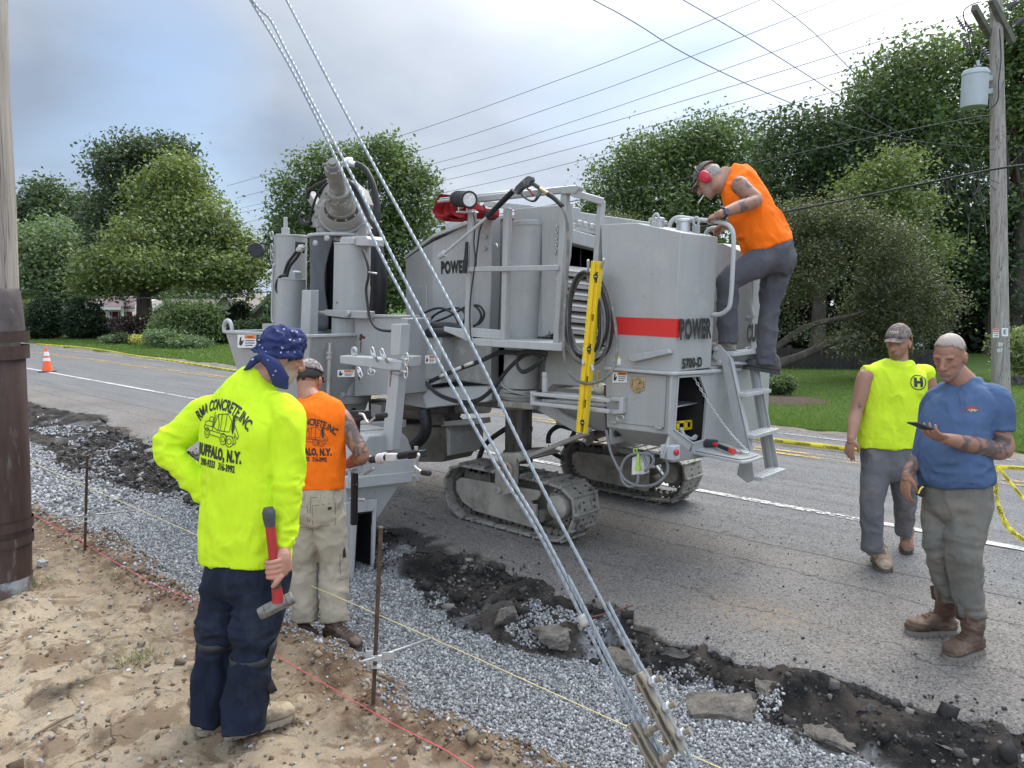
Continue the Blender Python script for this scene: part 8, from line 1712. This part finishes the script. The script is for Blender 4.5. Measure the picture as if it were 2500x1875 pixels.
mb=MB();xs_=np.array([-30,-14,-6.87,-5,-3.03,-1.5,1.2]);zs_=[.2,.2,.21,.205,.212,.2,.2];mb.tube(np.stack([xs_,2.63+0*xs_,zs_],1),.0026,6,4);single('string_line',mb,mat('straw_yellow_twine',(.62,.52,.24),.8,var=.1),'pale yellow string stretched over the gravel by the stakes','string','string lines')
mb=MB();mb.tube(np.stack([np.linspace(-12,1,40),2.12+0*np.linspace(0,1,40),np.maximum(.05,soil_z(np.linspace(-12,1,40),np.full(40,2.12))[0]+.02)*.6+.03],1),.0024,6,3);single('string_line',mb,mat('pink_red_twine',(.62,.10,.12),.8,var=.1),'pinkish red string stretched low along the edge of the dirt','string','string lines')
mb=MB();a,b=PZ(85,1795,.02),PZ(180,1745,.02);mb.tube([a,(a+b)/2+A(0,.01,.01),b],[.006,.008,.004],7,3);single('stick',mb,mat('dry_stick',(.17,.12,.08),.9),'dry brown stick lying on the dirt at the lower left','stick')
cb=PZ(116,908);cn=thing('traffic_cone',cb,'orange traffic cone with white bands standing on the road near the wooden pole','cone')
CO=mat('orange_cone',(.85,.12,.03),.5,var=.05);mb=MB();mb.lathe([(.14,.03),(.135,.05),(.045,.66),(.03,.69),(.03,.72),(0,.72)],cb,(0,0,1),28,False);mb.build('cone_body',CO,cn)
mb=MB();rz=lambda z:.135+(z-.05)*(.045-.135)/.61;[mb.lathe([(rz(z0)+.003,z0),(rz(z1)+.003,z1)],cb,(0,0,1),28,False)for z0,z1 in((.33,.42),(.48,.60))];mb.build('reflective_band',WHT,cn);mb=MB();mb.box(cb+A(0,0,.015),(.36,.36,.03),rt,fw0,up);mb.build('cone_base',BLK,cn,0,.01)
TAPE=mat('yellow_tape',(.78,.66,.06),.5,var=.06);
def tape(pts,hw,lab,wob=.0,words=True,flat=False):
 P_=catmull(np.array(pts),10);T=np.gradient(P_,axis=0);n=len(P_);rows=[]
 for i,p in enumerate(P_):
  t=nrm(T[i]);s_=nrm(np.cross(t,up));ang=wob*math.sin(i*.9)+(R(70)if flat else 0);u=nrm(up*math.cos(ang)+s_*math.sin(ang));u=nrm(u-t*(u@t));rows.append((p-u*hw,p+u*hw))
 V=np.array(rows).reshape(-1,3);mb=MB();mb.add(V,[(2*i,2*i+2,2*i+3,2*i+1)for i in range(n-1)]);c=V.mean(0);o=mb.build('caution_tape',TAPE,None,180,loc=c,recalc=False);tag(o,lab,'caution tape','caution tape');sd=o.modifiers.new('thickness','SOLIDIFY');sd.thickness=.002;sd.offset=0
 if words:
  m2=MB();V2,F2=text_data('CAUTION',hw*.95/.72,hw*.03,'CENTER',1.0);L_=np.concatenate([[0],np.cumsum(np.linalg.norm(np.diff(P_,axis=0),axis=1))]);step=hw*11
  for s0 in np.arange(step*.6,L_[-1]-step*.4,step):
   i=int(np.clip(np.searchsorted(L_,s0),1,n-2));t=nrm(P_[i+1]-P_[i-1]);u=nrm(rows[i][1]-rows[i][0]);nn=np.cross(t,u);sg=1
   if nn@(CAMP-P_[i])<0:nn=-nn;sg=-1
   pc=np.array([np.interp(s0,L_,P_[:,k])for k in range(3)]);m2.add(pc+V2[:,:1]*t*sg+V2[:,1:]*u+nn*.006,F2)
  if m2.v:m2.build('lettering',INK,o,0,recalc=False)
 return o
tape([PZ(x,y,.10)for x,y in((90,840),(139,844),(187,847),(252,855),(338,870),(413,880))]+[PZ(x,y,.04)for x,y in((496,893),(560,903),(640,914))],.035,'yellow caution tape trailing along the far edge of the road behind the cone',.25)
tape([PZ(x,y,.05)for x,y in((1800,1063),(1834,1068),(1896,1076),(2057,1095),(2150,1107))],.035,'yellow caution tape lying on the far lane beside the ladder',.2,True)
wl_=depth(PZ(2510,1335));tape([PW(x,y,wl_+dd)for x,y,dd in((2405,1136,.3),(2436,1140,.1),(2500,1144,0),(2560,1150,0))],.019,'yellow caution tape strung level at the right edge behind the man in blue',.1)
tape([PW(x,y,wl_)for x,y in((2434,1140),(2431,1180),(2438,1234),(2457,1280),(2480,1305),(2512,1325))],.022,'yellow caution tape drooping in a loop to the road at the right edge',.35)
tape([PW(x,y,wl_+.05)for x,y in((2437,1141),(2462,1172),(2500,1219),(2530,1256))],.015,'yellow caution tape slanting down to the right edge',.3)
# == POLES AND WIRES
WOOD=bpy.data.materials.new('weathered_pole_wood');WOOD.use_nodes=True;N,L,P=nodes_of(WOOD);v=vecmap(N,L,(1,1,.06));n_=noisen(N,L,v,22,6,.7,.4);v2=vecmap(N,L,(1,1,.03));ck=rampn(N,L,noisen(N,L,v2,9,3,.6,.6),.485,.5);ck2=rampn(N,L,noisen(N,L,v2,9,3,.6,.6),.5,.515,(1,1,1,1),(0,0,0,1))
c_=mixn(N,L,rampn(N,L,n_,.3,.7),(.20,.178,.155),(.40,.365,.325));c_=mixn(N,L,mathn(N,L,'MULTIPLY',mathn(N,L,'MULTIPLY',ck,ck2),.8),c_,(.05,.04,.032));c_=mixn(N,L,rampn(N,L,noisen(N,L,vecmap(N,L,(1,1,.4)),2.2,3),.66,.7),c_,(.15,.11,.075));L.new(c_,P.inputs['Base Color']);P.inputs['Roughness'].default_value=.92;L.new(bumpn(N,L,n_,.5,.012),P.inputs['Normal']);MATS['wood']=WOOD
g0=PZ(9,1444);lp=thing('wooden_pole',g0,'wooden utility pole with a brown steel sleeve at the left edge','utility pole');w0=depth(g0)
def edge_r(z,x):
 p=A(g0[0],g0[1],z);w=depth(p);return((p-CAMP)@rt*-1+(x-CX)/FPX*w)*.83
zs=lambda y:PW(9,y,w0)[2]
mb=MB();mb.lathe([(0,-.3)]+[(edge_r(zs(y),x),zs(y))for y,x in((1440,66),(708,49),(485,41),(250,25.5),(0,20))]+[(.125,9.3),(0,9.35)],(g0[0],g0[1],0),(0,0,1),40,False);mb.build('pole_shaft',WOOD,lp,60)
SL=mat('brown_steel_sleeve',(.075,.048,.042),.55,.35,var=.3,scale=5,stretch=(3,3,.6),col2=(.20,.19,.18),c2p=(.6,.78),c2s=6);SL2=mat('grey_brown_sheet',(.135,.115,.115),.45,.5,var=.3,scale=8,col2=(.36,.35,.35),c2p=(.58,.72),c2s=9)
mb=MB();pr=[(1446,82),(1300,80),(1100,75),(860,65)];mb.lathe([(edge_r(zs(y),x),zs(y))for y,x in pr]+[(edge_r(zs(855),60),zs(850))],(g0[0],g0[1],0),(0,0,1),48,False);sl=mb.build('steel_sleeve',SL,lp,40)
mb=MB();mb.lathe([(edge_r(zs(806),64),zs(806)),(edge_r(zs(760),60),zs(760)),(edge_r(zs(715),53),zs(715)),(edge_r(zs(708),49),zs(706))],(g0[0],g0[1],0),(0,0,1),48,False);mb.build('sleeve_collar',SL2,sl,40)
for y0,y1 in((806,832),(840,872),(1262,1285),(1300,1322)):
 mb=MB();mb.lathe([(edge_r(zs(y1),70+(y1-830)*.023)+.012,zs(y1)),(edge_r(zs(y0),70+(y0-830)*.023)+.012,zs(y0))],(g0[0],g0[1],0),(0,0,1),48,False);mb.build('band',SL,sl,40)
mb=MB();mb.lathe([(edge_r(zs(1446),82)+.004,zs(1446)),(edge_r(zs(1405),81.5)+.004,zs(1405))],(g0[0],g0[1],0),(0,0,1),48,False);mb.build('mud_line',mat('pale_primer',(.33,.35,.36),.8,var=.4,scale=5,col2=(.12,.085,.075),c2s=4,c2p=(.45,.55)),sl,40)
wr=depth(PZ(2442,1005));gb=PZ(2446,1005);rp=thing('wooden_pole',gb,'grey wooden utility pole with a transformer on the right lawn','utility pole');K=lambda x,y,dd=0.0:PW(x,y,wr+dd)
tp_=K(2431,-140);mb=MB();mb.tube([gb-A(0,0,.3),gb,K(2444,960),K(2437,420),K(2433,100),tp_],[21*wr/FPX,20.5*wr/FPX,20*wr/FPX,17.5*wr/FPX,14.5*wr/FPX,12.5*wr/FPX],28,3);mb.build('pole_shaft',WOOD,rp,60)
XA=mat('crossarm_timber',(.13,.125,.10),.9,var=.3,scale=6);
for a,b in(((2378,18,-.5),(2417,88,.1)),((2420,-2,-.3),(2472,103,.1))):mb=MB();mb.beam(K(*a),K(*b),.10,.12);mb.build('crossarm',XA,rp,0,.006)
TR=mat('transformer_paint',(.40,.45,.46),.45,var=.06);p0,p1=K(2377,262,-.15),K(2377,182,-.15);rr=29*wr/FPX;mb=MB();hh=p1[2]-p0[2];mb.lathe([(0,.0),(rr*.98,0),(rr,.03),(rr,hh-.04),(rr*1.05,hh-.03),(rr*1.05,hh),(rr*.9,hh+.06),(0,hh+.09)],p0,(0,0,1),36,False);trf=mb.build('transformer_can',TR,rp,35)
mb=MB();q_=K(2386,178,-.2);[mb.lathe([(.05,z),(.07,z+.015),(.045,z+.03)],q_,(0,0,1),16,False)for z in(.03,.07,.11)];mb.cyl(q_,q_+A(0,0,.22),.03,seg=14);mb.build('bushing',TR,trf);mb=MB();[mb.beam(K(2402,y,-.1),K(2424,y-2,-.02),.05,.09)for y in(192,224)];mb.build('bracket',TR,trf,0)
INS=mat('grey_insulator',(.16,.16,.17),.4);mb=MB()
for x,y,dd in((2362,60,-.4),(2398,118,-.1),(2340,48,-.4),(2350,92,-.3),(2460,20,-.1),(2480,60,0)):
 c=K(x,y,dd);u=nrm(K(x+9,y+(14 if x<2430 else-6),dd)-c);[mb.lathe([(.02,z),(.055,z+.02),(.02,z+.035)],c,u,12,False)for z in(0,.05,.10,.15)];mb.cyl(c-u*.08,c+u*.26,.014,seg=8)
mb.build('insulator',INS,rp,40)
mb=MB();J2=[((2358,62,-.4),(2352,30,-.5),(2370,12,-.5),(2395,4,-.4)),((2362,70,-.4),(2368,110,-.4),(2380,150,-.3),(2388,165,-.2)),((2398,120,-.1),(2392,145,-.2),(2390,160,-.2)),((2440,70,-.25),(2444,140,-.25),(2438,200,-.25),(2436,245,-.25),(2418,265,-.2),(2405,272,-.2)),((2340,275,-.2),(2350,300,-.2),(2380,302,-.2),(2405,290,-.2),(2410,275,-.2)),((2345,280,-.2),(2362,292,-.2),(2390,284,-.2)),((2454,300,.1),(2462,420,.1),(2462,470,.1))]
for pts in J2:mb.tube([K(*p)for p in pts],.011,6,4)
mb.build('jumper_wire',BLK,rp,180)
SGW=mat('pole_sign_white',(.72,.72,.7),.5);
def pole_sign(x0,y0,x1,y1):
 mb=MB();o=-.31;mb.prism([K(x0,y0,o),K(x1,y0,o),K(x1,y1,o),K(x0,y1,o)],fw0*.01);return mb.build('sign_plate',SGW,rp,0)
s1=pole_sign(2424,803,2439,824);mb=MB();o=-.318;mb.add([K(2424.5,803.5,o),K(2438.5,803.5,o),K(2438.5,810,o),K(2424.5,810,o)],[(0,1,2,3)]);mb.build('red_heading',REDP,s1,0);mb=MB();put_text(mb,'DANGER',K(2431.5,807,o-.002),rt,up,.022,.02,.9,out=0);s2m=mb.build('lettering',SGW,s1,0)
mb=MB();put_text(mb,'DO NOT',K(2431.5,814,o),rt,up,.022,.03,.9,out=0);put_text(mb,'CLIMB',K(2431.5,819.5,o),rt,up,.022,.03,.9,out=0);mb.build('lettering',INK,s1,0)
s2=pole_sign(2446,801,2461,821);mb=MB();put_text(mb,'E',K(2453.5,811,o),rt,up,.085,.03,1.0,out=0);mb.build('lettering',mat('blue_grey_ink',(.10,.15,.18),.5),s2,0)
mb=MB();put_text(mb,'30',K(2442,841,-.325),rt,up,.065,.05,1.1,out=0);put_text(mb,'87',K(2441,856,-.325),rt,up,.065,.05,1.1,out=0);mb.build('pole_number',mat('aluminium_digits',(.62,.62,.6),.4,.3),rp,0)
LINE=mat('conductor',(.035,.035,.045),.5,.3);LCAB=mat('black_cable',(.02,.02,.022),.45)
def wire(pts,r,m,lab,grp='overhead lines along the road',nm='overhead_wire',k=6):
 mb=MB();mb.tube(np.array(pts),r,6,k);return single(nm,mb,m,lab,'wire',grp)
LN=[(13.6,[(554,454),(968,335),(1400,182),(1611,100),(1858,-1),(2010,-66)],'topmost wire of the bundle slanting up above the engine house'),(14.5,[(576,484),(1019,369),(1400,244),(1687,138),(2045,-1),(2200,-66)],'second highest wire of the bundle slanting up to the right'),(15.3,[(589,508),(1057,400),(1400,296),(1915,117),(2230,-1),(2400,-66)],'third highest wire of the bundle slanting up to the right'),(14.0,[(45,574),(215,571),(407,551),(642,508),(1063,418),(1400,325),(1812,203),(2300,54),(2380,28)],'fourth wire down, ending at the upper insulator of the right pole'),(14.6,[(47,577),(219,579),(509,559),(642,534),(1082,441),(1400,361),(1872,228),(2322,95),(2405,72)],'fifth wire down, ending at the middle insulator of the right pole'),(15.2,[(78,583),(255,591),(470,579),(646,557),(1108,465),(1400,396),(1942,250),(2414,117)],'sixth wire down, ending below the crossarm of the right pole')]
for Y,pts,lab in LN:wire([PY(x,y,Y)for x,y in pts],.0055,LINE,lab)
wire([PY(x,y,14.4)for x,y in((49,662),(294,657),(646,626),(939,572),(1460,480),(1693,431),(2051,352),(2344,293),(2420,282))],.011,LCAB,'twisted service cable sagging below the transformer')
wire([PY(x,y,14.4)for x,y in((51,706),(235,724),(392,727),(666,712),(989,675),(1500,590),(1910,518),(2322,434),(2440,411),(2540,398))],.019,LCAB,'thick black telephone cable, lowest of the lines across the picture')
def winv(x):return 1.0/(1/5.35+(x+30)/2460*(1/(wr-.25)-1/5.35))
for pts,lab in(([(-30,-620),(700,-345),(1449,0),(1682,136),(1932,252),(2159,331),(2432,366)],'wire crossing the road, the left one of three from the upper edge'),([(-30,-900),(900,-420),(1668,0),(1942,165),(2159,304),(2387,423),(2440,448)],'wire crossing the road, the middle one of three from the upper edge'),([(-30,-1150),(1000,-560),(1885,0),(2105,195),(2300,358),(2432,464)],'wire crossing the road, the right one of three from the upper edge')):wire([PW(x,y,winv(x))for x,y in pts],.0055,LINE,lab,'wires crossing the road')
GW=mat('galvanised_strand',(.27,.30,.325),.5,.45,var=.12,scale=30)
def gd(x):return 1.0/(.187+(x-40)/1650*.205)
def guy(pts,lab,r=.0060,nm='guy_wire'):
 mb=MB();P_=catmull(np.array([PW(x,y,gd(x))for x,y in pts]),12);L_=np.sum(np.linalg.norm(np.diff(P_,axis=0),axis=1));n=int(L_/.018);s=np.concatenate([[0],np.cumsum(np.linalg.norm(np.diff(P_,axis=0),axis=1))]);Q=np.stack([np.interp(np.linspace(0,s[-1],n),s,P_[:,k])for k in range(3)],1)
 mb.tube(Q,r,18,1,True,30.0,6,.13);return single(nm,mb,GW,lab,'guy wire','guy wires in front of the machine',60)
guy([(-10,-1440),(300,-790),(500,-390),(700,0),(884,350),(1116,772),(1298,1140),(1444,1420),(1562,1640),(1640,1790),(1720,1940)],'right-hand guy wire running alone from the top edge down to the rear clamp')
guy([(-10,-1060),(300,-530),(500,-190),(611,0),(684,120),(760,262),(850,451),(922,605),(1002,757),(1162,1050),(1229,1165),(1316,1305),(1423,1512),(1540,1748),(1600,1840),(1665,1950)],'leftmost guy wire of the pair that meet at the front clamp')
guy([(-10,-1040),(300,-520),(510,-180),(617,0),(660,48),(696,118),(728,178),(764,252),(871,451),(977,662),(1100,893),(1242,1158),(1320,1290),(1430,1500),(1552,1742),(1612,1840),(1678,1950)],'guy wire that bows away from the leftmost one near the top edge')
guy([(1386,1405),(1430,1490),(1490,1610),(1566,1748),(1620,1840)],'short cut end of guy wire beside the front bundle',.0058)
guy([(1484,1470),(1522,1545),(1574,1640),(1650,1782),(1730,1930)],'short cut end of guy wire beside the rear strand',.0058)
CL=mat('weathered_clamp_steel',(.25,.215,.165),.6,.35,var=.2,scale=12);NUT=mat('bright_zinc_nut',(.55,.58,.62),.35,.7,var=.1)
def clamp(p0,p1,lab,nb,wide=.05,nutm=NUT):
 a,b=PW(*p0,gd(p0[0])-.005),PW(*p1,gd(p1[0])-.005);d=nrm(b-a);L_=np.linalg.norm(b-a);vw=nrm(CAMP-a);s_=nrm(np.cross(d,vw));s_=s_ if s_@rt>0 else-s_;n_=np.cross(s_,d);n_=n_ if n_@vw>0 else-n_
 k=thing('wire_clamp',b,lab,'clamp','guy wire clamps');bd=nrm(s_*.80+n_*.6);cr=np.cross(d,bd)
 for o in(-1,1):
  mb=MB();rings=[]
  for t in np.linspace(0,1,14):rings.append(ring_se(a+d*L_*t+bd*o*.0135,cr,bd,.023*(1+.12*math.cos(2*math.pi*(t*nb))),.0065,16,5))
  mb.loft(rings);mb.build('clamp_plate',CL,k,40,.002)
 for i in range(nb):
  c=a+d*L_*(i+.5)/nb;mb=MB();mb.cyl(c+bd*.026,c+bd*.048,.0185,seg=6);mb.build('nut',nutm,k,30,.002);mb=MB();mb.cyl(c-bd*.040,c+bd*.074,.0095,seg=14);mb.cyl(c-bd*.026,c-bd*.038,.016,seg=16);mb.build('bolt',CL,k,40)
clamp((1560,1642),(1662,1832),'rear wire clamp with three bright zinc nuts',3);clamp((1547,1762),(1660,1965),'front wire clamp with dull brown nuts at the bottom edge',3,nutm=CL)
mb=MB();a,b=PW(1420,1500,gd(1420)-.004),PW(1434,1530,gd(1434)-.004);u,v_,d=frame(b-a);mb.loft([ring_se(a+d*t,u,v_,.026,.018,20)for t in(0,.012,.03,.042)]);single('wire_clip',mb,mat('dull_clip',(.36,.35,.32),.6,.4),'dull metal clip round the front wire bundle','clip')
mb=MB();mb.tube([PW(1438,1508,gd(1438)),PW(1490,1496,gd(1470)+.05),PW(1545,1477,gd(1500)+.1)],.003,6,3);single('rusty_wire',mb,RUST,'thin rusty tie wire sticking out between the guy wires','wire')
